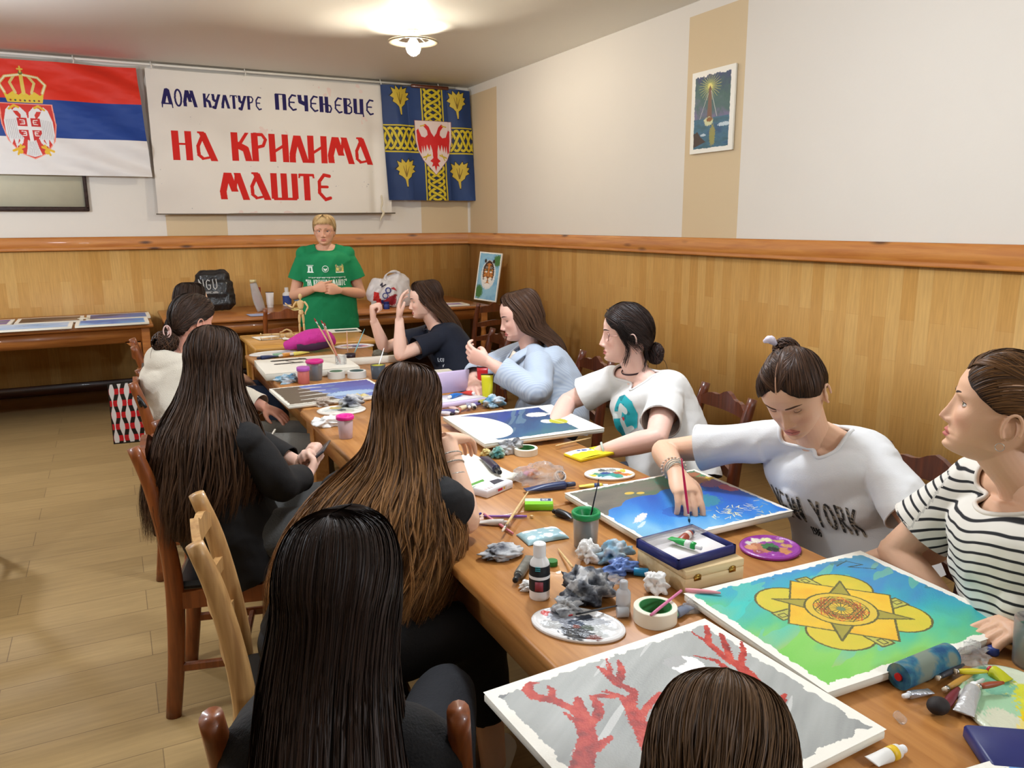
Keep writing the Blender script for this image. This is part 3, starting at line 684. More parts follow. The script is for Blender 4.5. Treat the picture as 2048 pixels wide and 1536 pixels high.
for n_, (x0_, sg_) in enumerate(((.27-.105, -1), (-1.9+.105, 1))):
    tb0 = [o for o in bpy.data.objects if o.get('label', '').startswith('long side table')][0]; g = Geo(); X_ = x0_-(-1.9+.27)/2; Y0_ = -.52
    for yy in (Y0_, ): g.add([(X_, yy, .60), (X_+sg_*.12, yy, .60), (X_, yy, .48), (X_, yy+.02, .60), (X_+sg_*.12, yy+.02, .60), (X_, yy+.02, .48)], [(0, 1, 2), (3, 5, 4), (0, 3, 4, 1), (1, 4, 5, 2), (2, 5, 3, 0)])
    g.build('corner_brace', table_side, tb0, smooth=False)
# ------------------------------------------------------------------ chairs
HW = .166
def chair_geo(lean=.06):
    """ladder-back chair facing +x, origin on the floor under the seat centre"""
    out = []
    for s_ in (-1, 1):
        y = s_*HW
        g = Geo(); P_ = [(-.225, y, 0), (-.20, y, .2), (-.185, y, .43), (-.195, y, .6), (-.225, y, .78), (-.185-lean*1.25, y, .9)]
        g.tube(P_, [(.018, .024), (.019, .026), (.02, .028), (.019, .025), (.018, .022), (.016, .019)], 12, across=(0, 1, 0), sub=4); out.append(('leg', g))
        g = Geo(); g.tube([(.185, y, 0), (.185, y, .2), (.185, y, .425)], [(.017, .017), (.019, .019), (.021, .021)], 12, across=(0, 1, 0), sub=3); out.append(('leg', g))
    for (z, hh, nm) in ((.845, .055, 'top_rail'), (.72, .04, 'back_slat'), (.6, .04, 'back_slat')):
        g = Geo(); V = []; n = 14
        for k in range(n+1):
            q = k/n*2-1; y = q*HW; bow = -.028*(1-q*q); xb = -.185-(.012 if z < .65 else .03 if z < .8 else .05)+bow; crest = (.016*math.cos(q*PI*1.0)+.008*math.cos(q*3*PI)) if nm == 'top_rail' else .006*math.cos(q*PI)
            V += [(xb-.009, y, z-hh/2), (xb+.009, y, z-hh/2), (xb+.009, y, z+hh/2+crest), (xb-.009, y, z+hh/2+crest)]
        F_ = [(4*k+i, 4*k+(i+1) % 4, 4*k+4+(i+1) % 4, 4*k+4+i) for k in range(n) for i in range(4)]+[(3, 2, 1, 0), (4*n, 4*n+1, 4*n+2, 4*n+3)]
        g.add(V, F_); out.append((nm, g))
    g = Geo()
    for s_ in (-1, 1): g.box((0, s_*HW, .40), (.34, .022, .055)); g.box((s_*.185, 0, .40), (.022, 2*HW-.03, .055))
    out.append(('seat_rail', g))
    for s_ in (-1, 1):
        g = Geo(); g.box((-.01, s_*HW, .17), (.38, .018, .028), bev=.004); out.append(('stretcher', g))
    g = Geo(); g.box((.0, 0, .17), (.018, 2*HW-.02, .022), bev=.004); out.append(('stretcher', g))
    g = Geo(); g.box((.0, 0, .438), (.37, 2*HW-.01, .03), bev=.012); out.append(('seat', g))
    return out
seat_m = mat('black seat vinyl', (26, 24, 24), .35)
PROTO = {}
def chair(x, y, ang, wood, label, group=None):
    key = wood.name
    if key not in PROTO:
        parts = [(nm, g.mesh(nm)) for nm, g in chair_geo()]
        PROTO[key] = parts
    t = empty('ladder_back_chair', (x, y, 0), ang, label, 'chair', group)
    for nm, me in PROTO[key]:
        if not me.materials:
            me.materials.append(seat_m if nm == 'seat' else wood)
            me.polygons.foreach_set('use_smooth', np.ones(len(me.polygons), bool))
            if nm not in ('leg',): me.polygons.foreach_set('use_smooth', np.zeros(len(me.polygons), bool))
        o = bpy.data.objects.new(nm, me); COL.objects.link(o); o.parent = t
    return t
D = math.radians
chair(.30, 2.60, D(-14), chair_orange, 'reddish brown chair under the person with long dark hair and black jacket')
chair(.375, 1.79, D(-6), chair_light, 'light worn wooden chair of the person with wavy highlighted hair')
chair(.322, 1.185, D(65), chair_orange, 'brown chair at the bottom of the photo under the nearest long dark hair')
chair(.33, .42, D(0), chair_orange, 'chair of the person whose crown shows at the bottom edge')
chair(.31, 3.72, D(-6), chair_orange, 'brown chair with the patterned tote bag on its back')
chair(.33, 4.85, D(0), chair_orange, 'brown chair of the farthest person on the left side')
chair(1.83, 4.28, D(172), chair_dark, 'dark chair of the person in the navy shirt')
chair(1.86, 3.26, D(172), chair_dark, 'dark chair of the person in the pale blue striped shirt')
chair(1.86, 2.33, D(170), chair_dark, 'dark chair with purple straps on its back by the panelled wall')
chair(1.78, 1.36, D(178), chair_dark, 'dark chair of the person painting the fish canvas')
chair(1.80, .62, D(180), chair_dark, 'dark chair of the person in the striped shirt')
chair(2.75, 6.15, D(108), chair_dark, 'empty dark ladder-back chair beside the turned table leg') 
chair(1.19, 6.55, D(94), chair_orange, 'orange brown chair standing behind the wooden mannequin')
chair(-.80, 4.05, D(90), chair_dark, 'dark chair cut off by the left edge of the photo')
# ------------------------------------------------------------------ people
def remeshed(g, voxel, smooth=2, fac=.5):
    me = g.mesh('tmp'); o = bpy.data.objects.new('tmp', me); COL.objects.link(o)
    m = o.modifiers.new('r', 'REMESH'); m.mode = 'VOXEL'; m.voxel_size = voxel
    if smooth: s_ = o.modifiers.new('s', 'SMOOTH'); s_.factor = fac; s_.iterations = smooth
    dg = bpy.context.evaluated_depsgraph_get(); me2 = bpy.data.meshes.new_from_object(o.evaluated_get(dg))
    bpy.data.objects.remove(o); bpy.data.meshes.remove(me)
    V = np.zeros(len(me2.vertices)*3); me2.vertices.foreach_get('co', V); V = V.reshape(-1, 3)
    F_ = [tuple(p.vertices) for p in me2.polygons]; bpy.data.meshes.remove(me2)
    return V, F_

def lerp_tab(z, zs, vs): return np.interp(z, zs, vs)
_hz = [-.097, -.09, -.078, -.06, -.04, -.02, 0, .02, .04, .06, .085, .105, .12, .128, .131]
_hf = [.040, .070, .082, .084, .083, .083, .083, .084, .088, .088, .080, .062, .038, .016, .0]
_hb = [-.0, -.005, -.015, -.03, -.055, -.078, -.092, -.099, -.102, -.101, -.092, -.074, -.05, -.03, .0]
_hw = [.012, .028, .040, .053, .060, .065, .069, .072, .074, .074, .069, .056, .038, .018, .001]
def head_profile(z):
    return lerp_tab(z, _hz, _hf), lerp_tab(z, _hz, _hb), lerp_tab(z, _hz, _hw)
def G2(x, z, cx, cz, sx, sz): return np.exp(-((x-cx)/sx)**2-((z-cz)/sz)**2)
def face_bump(x, z, age=0):
    d = 0*x
    ridge = np.interp(z, [-.036, -.031, -.024, -.016, 0, .022, .034], [0, .012, .0235, .0215, .014, .006, 0])
    wx = np.interp(z, [-.034, -.024, 0, .03], [.0095, .0085, .0065, .006])
    d += ridge*np.exp(-(x/wx)**2)
    for s_ in (-1, 1):
        d += .008*G2(x, z, s_*.0125, -.026, .0052, .006)
        d += -.011*G2(x, z, s_*.031, .017, .0155, .0105)
        d += .004*G2(x, z, s_*.027, .035, .018, .006)
        d += .005*G2(x, z, s_*.040, -.010, .018, .016)
        d += -.003*G2(x, z, s_*.03, -.045, .010, .018)
    d += .0065*G2(x, z, 0, -.0475, .019, .0038)+.0070*G2(x, z, 0, -.0575, .016, .0045)-.0035*G2(x, z, 0, -.0525, .024, .0016)
    d += -.004*G2(x, z, 0, -.067, .02, .005)+.006*G2(x, z, 0, -.082, .016, .010)
    return d
def face_y(x, z):
    f, b, w_ = head_profile(z); s_ = np.clip(np.abs(x)/np.maximum(w_, 1e-4), 0, 1)**(1/.92); c = np.sqrt(np.clip(1-s_*s_, 0, 1))
    return f*c**.8+face_bump(x, z)*np.clip(c*1.6, 0, 1)
def head_mesh(wide=1.0, deep=1.0):
    zs = np.concatenate([np.linspace(-.097, -.07, 14, endpoint=False), np.linspace(-.07, .045, 60, endpoint=False), np.linspace(.045, .131, 34)])
    n = 112; V = np.zeros((len(zs), n, 3)); ph = np.linspace(0, 2*PI, n, endpoint=False)
    # more samples in front
    ph = ph-.45*np.sin(ph)
    f, b, w_ = head_profile(zs)
    for k in range(1): pass
    # smooth the profiles
    for arr in (f, b, w_):
        for _ in range(3): arr[1:-1] = (arr[:-2]+2*arr[1:-1]+arr[2:])/4
    X = np.sign(np.sin(ph))[None]*np.abs(np.sin(ph))[None]**.92*w_[:, None]
    c = np.cos(ph)[None]
    Y = np.where(c > 0, f[:, None]*np.abs(c)**.80, b[:, None]*np.abs(c)**.9)
    Z = np.repeat(zs[:, None], n, 1)
    B_ = face_bump(X, Z)*np.clip(c*1.6, 0, 1); Y = Y+B_
    V[..., 0] = X*wide; V[..., 1] = Y*deep; V[..., 2] = Z
    F_ = [(k*n+i, k*n+(i+1) % n, (k+1)*n+(i+1) % n, (k+1)*n+i) for k in range(len(zs)-1) for i in range(n)]
    F_ += [tuple(range(n-1, -1, -1)), tuple((len(zs)-1)*n+i for i in range(n))]
    return V.reshape(-1, 3), F_

def headM(c, face, up=(0, 0, 1)):
    y = norm(face); u = np.asarray(up, float); z = norm(u-y*np.dot(u, y)); x = np.cross(y, z)
    M = np.eye(4); M[:3, 0] = x; M[:3, 1] = y; M[:3, 2] = z; M[:3, 3] = c; return M
def T(M, p): p = np.asarray(p, float); return p@M[:3, :3].T+M[:3, 3]

def hand_geo(g, wrist, dirv, palm_n, side, pose='relax', sc=1.0):
    """side=+1: thumb on the +cross(dir, palm_n) side"""
    d = norm(dirv); n_ = np.asarray(palm_n, float); n_ = norm(n_-d*np.dot(n_, d)); s_ = np.cross(d, n_)*side
    w_ = np.asarray(wrist, float)
    L_ = .082*sc
    g.tube([w_-d*.012, w_+d*.015, w_+d*.045*sc, w_+d*.075*sc, w_+d*.088*sc], [(.026*sc, .019*sc), (.031*sc, .018*sc), (.039*sc, .017*sc), (.041*sc, .014*sc), (.036*sc, .010*sc)], 16, across=s_, sub=3)
    curls = {'relax': (.30, .35, .3), 'flat': (.08, .1, .08), 'fist': (1.35, 1.55, 1.0), 'brush': (.50, .65, .40), 'clasp': (.7, .9, .5), 'drape': (.25, .45, .35)}[pose]
    fl = [.044, .049, .045, .035]; 
    for k in range(4):
        off = (1.5-k)*.0195*sc+.002
        b_ = w_+d*(L_-.004*abs(1.3-k))+s_*off
        ang = 0; p = b_; pts = [b_-d*.014, b_]; seg = [fl[k]*sc, fl[k]*.62*sc, fl[k]*.5*sc]
        fan = (1.5-k)*(.05 if pose != 'fist' else 0)
        for j in range(3):
            cj = curls[j]*(1+(.12*(k-1)) if pose in ('relax', 'drape', 'clasp') else 1)
            if pose == 'brush' and k == 0: cj = (.40, .55, .30)[j]
            ang += cj; dd = norm(d*math.cos(ang)+n_*math.sin(ang)+s_*fan); p = p+dd*seg[j]; pts.append(p)
        g.tube(pts, [.0088*sc, .0092*sc, .0086*sc, .0080*sc, .0062*sc], 10, sub=3)
        g.ball(p, .0064*sc, 8)
    # thumb leaves the side of the palm near its base
    tb = w_+d*.022*sc+s_*.022*sc+n_*.006
    if pose in ('fist', 'clasp'): td = [norm(d*.75+s_*.5+n_*.5), norm(d*.6-s_*.5+n_*.75), norm(d*.25-s_*.9+n_*.4)]
    elif pose == 'brush': td = [norm(d*.8+s_*.75+n_*.25), norm(d*.85+s_*.12+n_*.55), norm(d*.9-s_*.2+n_*.4)]
    else: td = [norm(d*.7+s_*.7+n_*.3), norm(d*.85+s_*.4+n_*.35), norm(d*.95+s_*.15+n_*.3)]
    pts = [tb, tb+td[0]*.034*sc, tb+td[0]*.034*sc+td[1]*.030*sc, tb+td[0]*.034*sc+td[1]*.030*sc+td[2]*.024*sc]
    g.tube(pts, [.015*sc, .0115*sc, .0100*sc, .0078*sc], 10, sub=3); g.ball(pts[-1], .0079*sc, 8)
    return pts[-1]

def torso_curve(P):
    pe = np.array(P['pelvis'], float); nb = np.array(P['neck'], float)
    fw = P['fwd']; sl = P.get('slouch', .03)
    pts = []
    for f_ in (0, .22, .45, .7, .86, .95, 1.0):
        p = pe*(1-f_)+nb*f_; p = p-fw*sl*math.sin(f_*PI)*(1 if f_ < .7 else .8); pts.append(p)
    return np.array(pts)
TW = [(.175, .125), (.16, .115), (.142, .103), (.158, .112), (.165, .10), (.13, .078), (.072, .062)]

def skin_colours(V, H, base, lip=(176, 96, 88), blush=(206, 130, 108), scale=1.0):
    """skin tones: lips, cheeks and nose tip redder; eye hollows, mouth line, nostrils darker"""
    L_ = (V-H[:3, 3])@H[:3, :3]; x, y, z = L_[:, 0]/scale, L_[:, 1]/scale, L_[:, 2]/scale
    c = np.tile(np.array(sgb(*base)), (len(V), 1)); fr = (y > .05)&(z > -.1)&(z < .14)&(np.abs(x) < .1)
    def blend(m_, rgb):
        nonlocal c
        m_ = np.clip(m_*fr, 0, 1)[:, None]; c = c*(1-m_)+np.array(sgb(*rgb))*m_
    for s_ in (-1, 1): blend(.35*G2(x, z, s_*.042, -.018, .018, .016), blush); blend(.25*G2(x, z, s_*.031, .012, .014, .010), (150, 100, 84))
    blend(.3*G2(x, z, 0, -.024, .010, .008), blush)
    lipw = .0235*np.sqrt(np.clip(1-((z+.0525)/.0115)**2, 0, 1)); blend(np.clip((lipw-np.abs(x))/.003, 0, 1)*(np.abs(z+.0525) < .0112), lip)
    blend(np.clip(1-np.abs(z+.0525)/.0013, 0, 1)*(np.abs(x) < .022), (96, 44, 40))
    for s_ in (-1, 1): blend(G2(x, z, s_*.0085, -.0335, .0035, .0022), (96, 54, 44))
    return c
def stripe_mat(name, period, frac, light, dark, soft=.06, rough=.85):
    """woven stripes that follow a measure along the cloth kept on its vertices"""
    m, nt, b = newmat(name); N = nt.nodes; L = nt.links; a = N.new('ShaderNodeVertexColor'); a.layer_name = 'Col'; sp = N.new('ShaderNodeSeparateColor'); L.new(a.outputs['Color'], sp.inputs[0])
    d = N.new('ShaderNodeMath'); d.operation = 'DIVIDE'; d.inputs[1].default_value = period; L.new(sp.outputs[0], d.inputs[0]); f = N.new('ShaderNodeMath'); f.operation = 'FRACT'; L.new(d.outputs[0], f.inputs[0])
    s_ = N.new('ShaderNodeMath'); s_.operation = 'SUBTRACT'; s_.inputs[1].default_value = .5; L.new(f.outputs[0], s_.inputs[0]); ab = N.new('ShaderNodeMath'); ab.operation = 'ABSOLUTE'; L.new(s_.outputs[0], ab.inputs[0])
    mr = N.new('ShaderNodeMapRange'); mr.inputs[1].default_value = frac/2-soft/2; mr.inputs[2].default_value = frac/2+soft/2; L.new(ab.outputs[0], mr.inputs[0])
    mx = N.new('ShaderNodeMix'); mx.data_type = 'RGBA'; mx.inputs[6].default_value = (*sgb(*dark), 1); mx.inputs[7].default_value = (*sgb(*light), 1); L.new(mr.outputs[0], mx.inputs[0]); L.new(mx.outputs[2], b.inputs['Base Color']); b.inputs['Roughness'].default_value = rough
    return m
def skin_col_mat():
    m = colmat('human skin', rough=.48, spec=.35, bump=.04, bscale=350); b = m.node_tree.nodes['Principled BSDF']
    b.inputs['Subsurface Weight'].default_value = .15; b.inputs['Subsurface Radius'].default_value = (.02, .007, .004); b.inputs['Subsurface Scale'].default_value = .35
    return m

def wrinkle(V, amp, seed, fx=7, fz=14):
    """soft cloth folds"""
    n1 = noise2(V[:, 0]*fx+V[:, 2]*fz*.6+3, V[:, 1]*fx+V[:, 2]*fz*.8, seed, 3)
    n2 = 1-2*np.abs(noise2(V[:, 0]*fx*1.3-V[:, 2]*fz*.5, V[:, 1]*fx*1.2+V[:, 2]*fz*.4+9, seed+3, 2))
    return amp*(.6*n1+.6*n2)

def vert_normals(V, F_):
    N_ = np.zeros_like(V); Q = np.array([f[:4] if len(f) == 4 else (f[0], f[1], f[2], f[2]) for f in F_])
    n_ = np.cross(V[Q[:, 2]]-V[Q[:, 0]], V[Q[:, 3]]-V[Q[:, 1]])
    for k in range(4): np.add.at(N_, Q[:, k], n_)
    return N_/np.maximum(np.linalg.norm(N_, axis=1)[:, None], 1e-12)

def cut(V, F_, planes):
    """drop faces beyond (point, direction, radius) planes"""
    C0 = np.array([V[list(f)].mean(0) for f in F_]); keep = np.ones(len(F_), bool)
    for p, d, r in planes:
        rel = C0-np.asarray(p); keep &= ~((rel@norm(d) > 0) & (np.linalg.norm(rel, axis=1) < r))
    return [f for f, k in zip(F_, keep) if k]

def biggest(n, F_):
    """keep only the largest connected piece"""
    lab = np.arange(n); Q = np.array([f[:4] if len(f) == 4 else (f[0], f[1], f[2], f[2]) for f in F_])
    for _ in range(400):
        m = lab[Q].min(1); new = lab.copy(); np.minimum.at(new, Q.ravel(), np.repeat(m, 4)); new = new[new]
        if (new == lab).all(): break
        lab = new
    L_ = lab[Q[:, 0]]; u, c = np.unique(L_, return_counts=True); b = u[c.argmax()]; return [f for f, l in zip(F_, L_) if l == b]

def compact(V, F_):
    idx = np.unique(np.fromiter((i for f in F_ for i in f), np.int64)); mp = -np.ones(len(V), np.int64); mp[idx] = np.arange(len(idx))
    return V[idx], [tuple(mp[list(f)]) for f in F_]

def boundary_loops(F_):
    E_ = {}
    for f in F_:
        for a, b in zip(f, f[1:]+f[:1]): E_[(a, b)] = 1
    nxt = {b: a for (a, b) in E_ if (b, a) not in E_}; out = []
    while nxt:
        st, cur = nxt.popitem(); lp = [st, cur]
        while cur in nxt:
            c2 = nxt.pop(cur)
            if c2 == st: break
            lp.append(c2); cur = c2
        out.append([int(q) for q in lp])
    return out

def ring_tube(g, c, ax, a, ra, rb, r, n=36, mat=0):
    """torus-like hem round an opening"""
    ax = norm(ax); a = norm(np.asarray(a, float)-ax*np.dot(a, ax)); b = np.cross(ax, a)
    V = []; m = 8
    for i in range(n):
        t = 2*PI*i/n; o_ = a*math.cos(t)*ra+b*math.sin(t)*rb; rr = norm(o_)
        for k in range(m):
            q = 2*PI*k/m; V.append(np.asarray(c)+o_+rr*math.cos(q)*r*.6+ax*math.sin(q)*r)
    F_ = [(i*m+k, i*m+(k+1) % m, ((i+1) % n)*m+(k+1) % m, ((i+1) % n)*m+k) for i in range(n) for k in range(m)]
    g.add(V, F_, mat)

def person(label, P):
    """builds one figure; every position is in metres in the room"""
    root = empty('person', (0, 0, 0), 0, label, 'person', P.get('group'))
    H = headM(P['head'], P['face'], P.get('up', (0, 0, 1))); P['H'] = H; hs = P.get('hs', 1.0)
    P['fwd'] = norm(np.array([*P['body'], 0.0])); right = np.cross(P['fwd'], (0, 0, 1)); P['right'] = right
    hipr = P.get('hipright', right); nb = np.array(P['neck'], float); k_ = P.get('girth', 1.0)
    shr = norm(np.asarray(P.get('shright', right), float)); sw = P.get('shw', .165)
    pts = torso_curve(P); acr = np.array([hipr]*2+[norm(hipr*.5+shr*.5)]+[shr]*4)
    sh = {s_: nb+shr*sw*(1 if s_ == 'R' else -1)+np.array((0, 0, -.035))+P.get('shoff'+s_, np.zeros(3)) for s_ in 'RL'}
    base = P['skin']; P['shr'] = shr; P['pts'] = pts; P['sh'] = sh; P['nb'] = nb
    # ---- body
    g = Geo(); g.tube(pts, [(a*.93*k_, b*.93*k_) for a, b in TW], 28, across=acr, sub=4)
    g.tube([sh['R'], nb+shr*.07+np.array((0, 0, -.005)), nb+np.array((0, 0, .012)), nb-shr*.07+np.array((0, 0, -.005)), sh['L']], [.048, .045, .05, .045, .048], 16, across=(0, 0, 1), sub=4)
    tips = {}
    for s_ in 'RL':
        a = P['arm'+s_]; el, wr = np.array(a['elbow'], float), np.array(a['wrist'], float); g.ball(sh[s_], .052, 16)
        up_ = sh[s_]*.5+el*.5; fo = el*.7+wr*.3; t_ = P.get('armk', 1.0)
        g.tube([sh[s_], up_, el*.92+sh[s_]*.08, el, fo, el*.3+wr*.7, wr], [.047*t_, .042*t_, .036*t_, .036*t_, .038*t_, .030*t_, (.026, .020)], 18, sub=4)
        g.ball(el, .036*t_, 12)
        hd = np.array(a.get('hand', norm(wr-el)), float)
        tips[s_] = hand_geo(g, wr, hd, a.get('palm', (0, 0, -1)), a.get('side', 1), a.get('pose', 'relax'), P.get('handk', 1.0))
    V1, F1 = remeshed(g, P.get('vox', .0042), 2)
    g2 = Geo(); hv, hf = head_mesh(P.get('wide', 1.0)); g2.add(T(H, hv*hs), hf)
    for s_ in (-1, 1):
        M2 = H.copy(); g2.ball((0, 0, 0), (.006, .015, .027), 16)
        g2.v[-1] = T(H, (g2.v[-1]@np.array([[1, 0, 0], [0, 1, 0], [0, .15, 1]])+np.array((s_*.073, -.012, -.002)))*hs)
        ear = [(s_*.076, -.012+.016*math.cos(q), -.001+.029*math.sin(q)) for q in np.linspace(-.9, 3.6, 14)]
        ear = [(x+s_*.004*(1+math.sin(i*.2)), y-.004, z) for i, (x, y, z) in enumerate(ear)]
        g2.tube([T(H, np.array(e)*hs) for e in ear], .0036*hs, 8)
    jaw = T(H, np.array((0, .01, -.052))*hs); sk = T(H, np.array((0, -.03, -.01))*hs)
    mid = (sk*.45+nb*.55)
    g2.tube([sk, T(H, np.array((0, -.015, -.055))*hs), mid*.55+nb*.45+norm(P['fwd'])*.008, nb+np.array((0, 0, -.012)), nb+np.array((0, 0, -.06))], [(.05, .055), (.049, .051), (.048, .048), (.056, .050), (.070, .050)], 28, across=(T(H, (1, 0, 0))-H[:3, 3]+shr), sub=4)
    V2, F2 = remeshed(g2, P.get('voxh', .0024), 1, .4)
    G_ = Geo(); G_.add(V1, F1, 0, skin_colours(V1, H, base, scale=hs)); G_.add(V2, F2, 0, skin_colours(V2, H, base, P.get('lip', (176, 96, 88)), scale=hs))
    body = G_.build('body', skin_col_mat(), root)
    # ---- eyes
    if P.get('eyes', True):
        gz = np.array(P.get('gaze', (0, 1, 0)), float); op = P.get('open', 16)
        for s_ in (-1, 1):
            c0 = np.array((s_*.031, .0615, .018)); g = Geo(); g.ball((0, 0, 0), .0118, 24)
            vv = g.v[-1]; dd = vv/np.linalg.norm(vv, axis=1)[:, None]; an = np.degrees(np.arccos(np.clip(dd@norm(gz), -1, 1)))
            cc = np.tile(np.array(sgb(236, 230, 224)), (len(vv), 1)); cc[an < 31] = sgb(*P.get('iris', (84, 56, 36))); cc[an < 14] = sgb(12, 10, 10)
            g.c[-1][:, :3] = cc; g.hascol = True; g.v[-1] = T(H, (vv+c0)*hs); g.build('eye', colmat('eyeball', rough=.15, spec=.6), root)
            g = Geo(); gl = Geo()
            for sgn, e0 in ((1, op), (-1, 24)):
                U_, V_ = np.meshgrid(np.radians(np.linspace(-86, 86, 20)), np.linspace(0, 1, 10)); E0 = np.radians(e0)*np.cos(U_)**.8*sgn
                if sgn > 0 and e0 < 0: E0 = np.radians(e0)*np.cos(U_)
                E1 = np.radians(88)*sgn; E_ = E0*(1-V_)+E1*V_
                R_ = .0131; X = R_*np.sin(U_)*np.cos(E_); Y = R_*np.cos(U_)*np.cos(E_); Z = R_*np.sin(E_)
                Gd = T(H, (np.stack([X, Y, Z], -1)+c0)*hs); g.grid(Gd, 0, np.tile(np.array(sgb(*[int(q*.93) for q in base])), (10, 20, 1)), flip=sgn < 0)
                if sgn > 0: gl.tube(Gd[0][2:-2], .0008*hs, 6)
            g.build('eyelid', skin_col_mat(), root); gl.build('eyelash', mat('lash', (30, 20, 16), .6), root)
        g = Geo()
        for s_ in (-1, 1):
            xs = np.linspace(.012, .052, 9); pts_ = [T(H, np.array((s_*x*1.0, float(face_y(np.array(x), np.array(.034)))+.0002, .0355+.0045*math.sin((x-.012)/.04*PI*.8)))*hs) for x in xs]
            g.tube(pts_, [(.0016, .0010), (.0026, .0013)]+[(.0028, .0013)]*4+[(.0022, .0012), (.0016, .001), (.0008, .0006)], 8, across=H[:3, 2])
        g.build('eyebrows', mat('brow '+str(P.get('brow', (52, 34, 24))), P.get('brow', (52, 34, 24)), .8), root)
    # ---- top garment
    S_ = P['shirt']; g = Geo(); e = S_.get('ease', .014); hem = S_.get('hem', -.02)
    tw = [((a+e*(1.5 if i < 3 else 1))*k_, (b+e*(1.6 if i < 3 else 1))*k_) for i, (a, b) in enumerate(TW)]
    tw[-1] = (TW[-1][0]+.008, TW[-1][1]+.006); pts2 = pts.copy(); upv = norm(pts[1]-pts[0]); pts2[0] = pts[0]+upv*hem
    pts2[-1] = pts2[-1]-np.array((0, 0, S_.get('neckdrop', .0)))
    g.tube(pts2, tw, 32, across=acr, sub=5)
    g.tube([sh['R'], nb+shr*.075+np.array((0, 0, -.003)), nb-shr*.075+np.array((0, 0, -.003)), sh['L']], [.058, .052, .052, .058], 18, across=(0, 0, 1), sub=5)
    if P.get('bust', True): 
        for s_ in (-1, 1):
            c_ = pts[3]*.6+pts[2]*.4; g.ball(c_+shr*s_*.075*k_+P['fwd']*(.075*k_), (.068, .068, .075), 18)
    planes = []; hems = []
    for s_ in 'RL':
        a = P['arm'+s_]; el, wr = np.array(a['elbow'], float), np.array(a['wrist'], float); t_ = P.get('armk', 1.0)
        ln = S_.get('sleeve', .6)
        if ln <= 1: end = sh[s_]*(1-ln)+el*ln; path = [sh[s_], sh[s_]*.6+end*.4, end]; rad = [.060*t_, .060*t_, S_.get('cuff', .062)*t_]; dr = el-sh[s_]
        else:
            f_ = ln-1; end = el*(1-f_)+wr*f_; path = [sh[s_], sh[s_]*.5+el*.5, el, el*.6+end*.4, end]; rad = [.064*t_, .060*t_, .056*t_, .052*t_, S_.get('cuff', .042)*t_]; dr = wr-el
        path[0] = sh[s_]+(nb-sh[s_])*.12
        dr = norm(dr); path2 = path+[end+dr*.012]; rad2 = rad+[rad[-1]]
        g.tube(path2, rad2, 22, sub=4); g.ball(sh[s_], .060*t_, 16)
        if ln > 1: g.ball(el, .055*t_, 14)
        planes.append((end, dr, .085)); hems.append((end-dr*.002, dr, rad[-1]))
    ndir = norm(np.array((0, 0, 1.0))+P['fwd']*S_.get('scoop', .62)); npt = nb+np.array((0, 0, S_.get('neckz', .026)))
    if S_.get('collar', True): planes.append((npt, ndir, S_.get('neckr', .115)))
    planes.append((pts2[0]+upv*.012, -upv, .4))
    if S_.get('hood'):
        # hood lying on the upper back
        bk = -P['fwd']; c0 = nb+bk*.075+np.array((0, 0, -.045)); pp = []
        for q in np.linspace(-1.3, 1.3, 9): pp.append(nb+bk*(.145*math.cos(q)-.02)+shr*.15*math.sin(q)+np.array((0, 0, .035-.01*math.cos(q))))
        g.tube(pp, [(.020, .030), (.022, .042), (.024, .050), (.026, .055), (.026, .058), (.026, .055), (.024, .050), (.022, .042), (.020, .030)], 16, across=(bk[0], bk[1], .45), sub=4)
        g.tube([nb+bk*.06, nb+bk*.13+np.array((0, 0, -.07)), nb+bk*.14+np.array((0, 0, -.15)), nb+bk*.12+np.array((0, 0, -.24))], [(.12, .05), (.14, .055), (.10, .045), (.02, .012)], 18, across=shr, sub=4)
    Vs, Fs = remeshed(g, S_.get('vox', .0065), 4)
    nv = vert_normals(Vs, Fs); dist_n = np.linalg.norm(Vs-nb, axis=1)
    Vs = Vs+nv*(wrinkle(Vs, S_.get('wr', .0055), S_.get('seed', 3))*np.clip((dist_n-.07)/.1, 0, 1))[:, None]
    Fs = biggest(len(Vs), cut(Vs, Fs, planes)); Vs, Fs = compact(Vs, Fs); Fs = [tuple(int(q) for q in f) for f in Fs]
    for lp in boundary_loops(Fs):
        if len(lp) > 8:
            for _ in range(4): Vs[lp] = (Vs[np.roll(lp, 1)]+Vs[lp]*1.0+Vs[np.roll(lp, -1)])/3
    g = Geo(); col = S_.get('colour'); g.add(Vs, Fs, 0, S_['paint'](Vs, P) if 'paint' in S_ else None)
    shirt = g.build(S_.get('name', 't_shirt'), S_['mat'], root)
    g = Geo(); P['bvh'] = BVHTree.FromPolygons([tuple(v) for v in Vs], Fs)
    for c_, dr, r in hems:
        g = Geo(); ring_tube(g, c_, dr, (0, 0, 1) if abs(dr[2]) < .9 else (1, 0, 0), r*.985, r*.985, .0035)
        g.build('sleeve_hem', S_.get('hemmat', S_['mat']) if 'paint' not in S_ else S_['hemmat'], shirt)
    if S_.get('collar', True):
        for lp in boundary_loops(Fs):
            Q = Vs[lp]
            if np.linalg.norm(Q.mean(0)-nb) < .12 and len(lp) > 20:
                for _ in range(8): Q = (np.roll(Q, 1, 0)+Q+np.roll(Q, -1, 0))/3
                Q = np.vstack([Q, Q[:2]]); g = Geo(); g.tube(Q[::2] if len(Q) > 60 else Q, .0055, 8, cap=False); g.build('collar', S_.get('hemmat', S_['mat']), shirt)
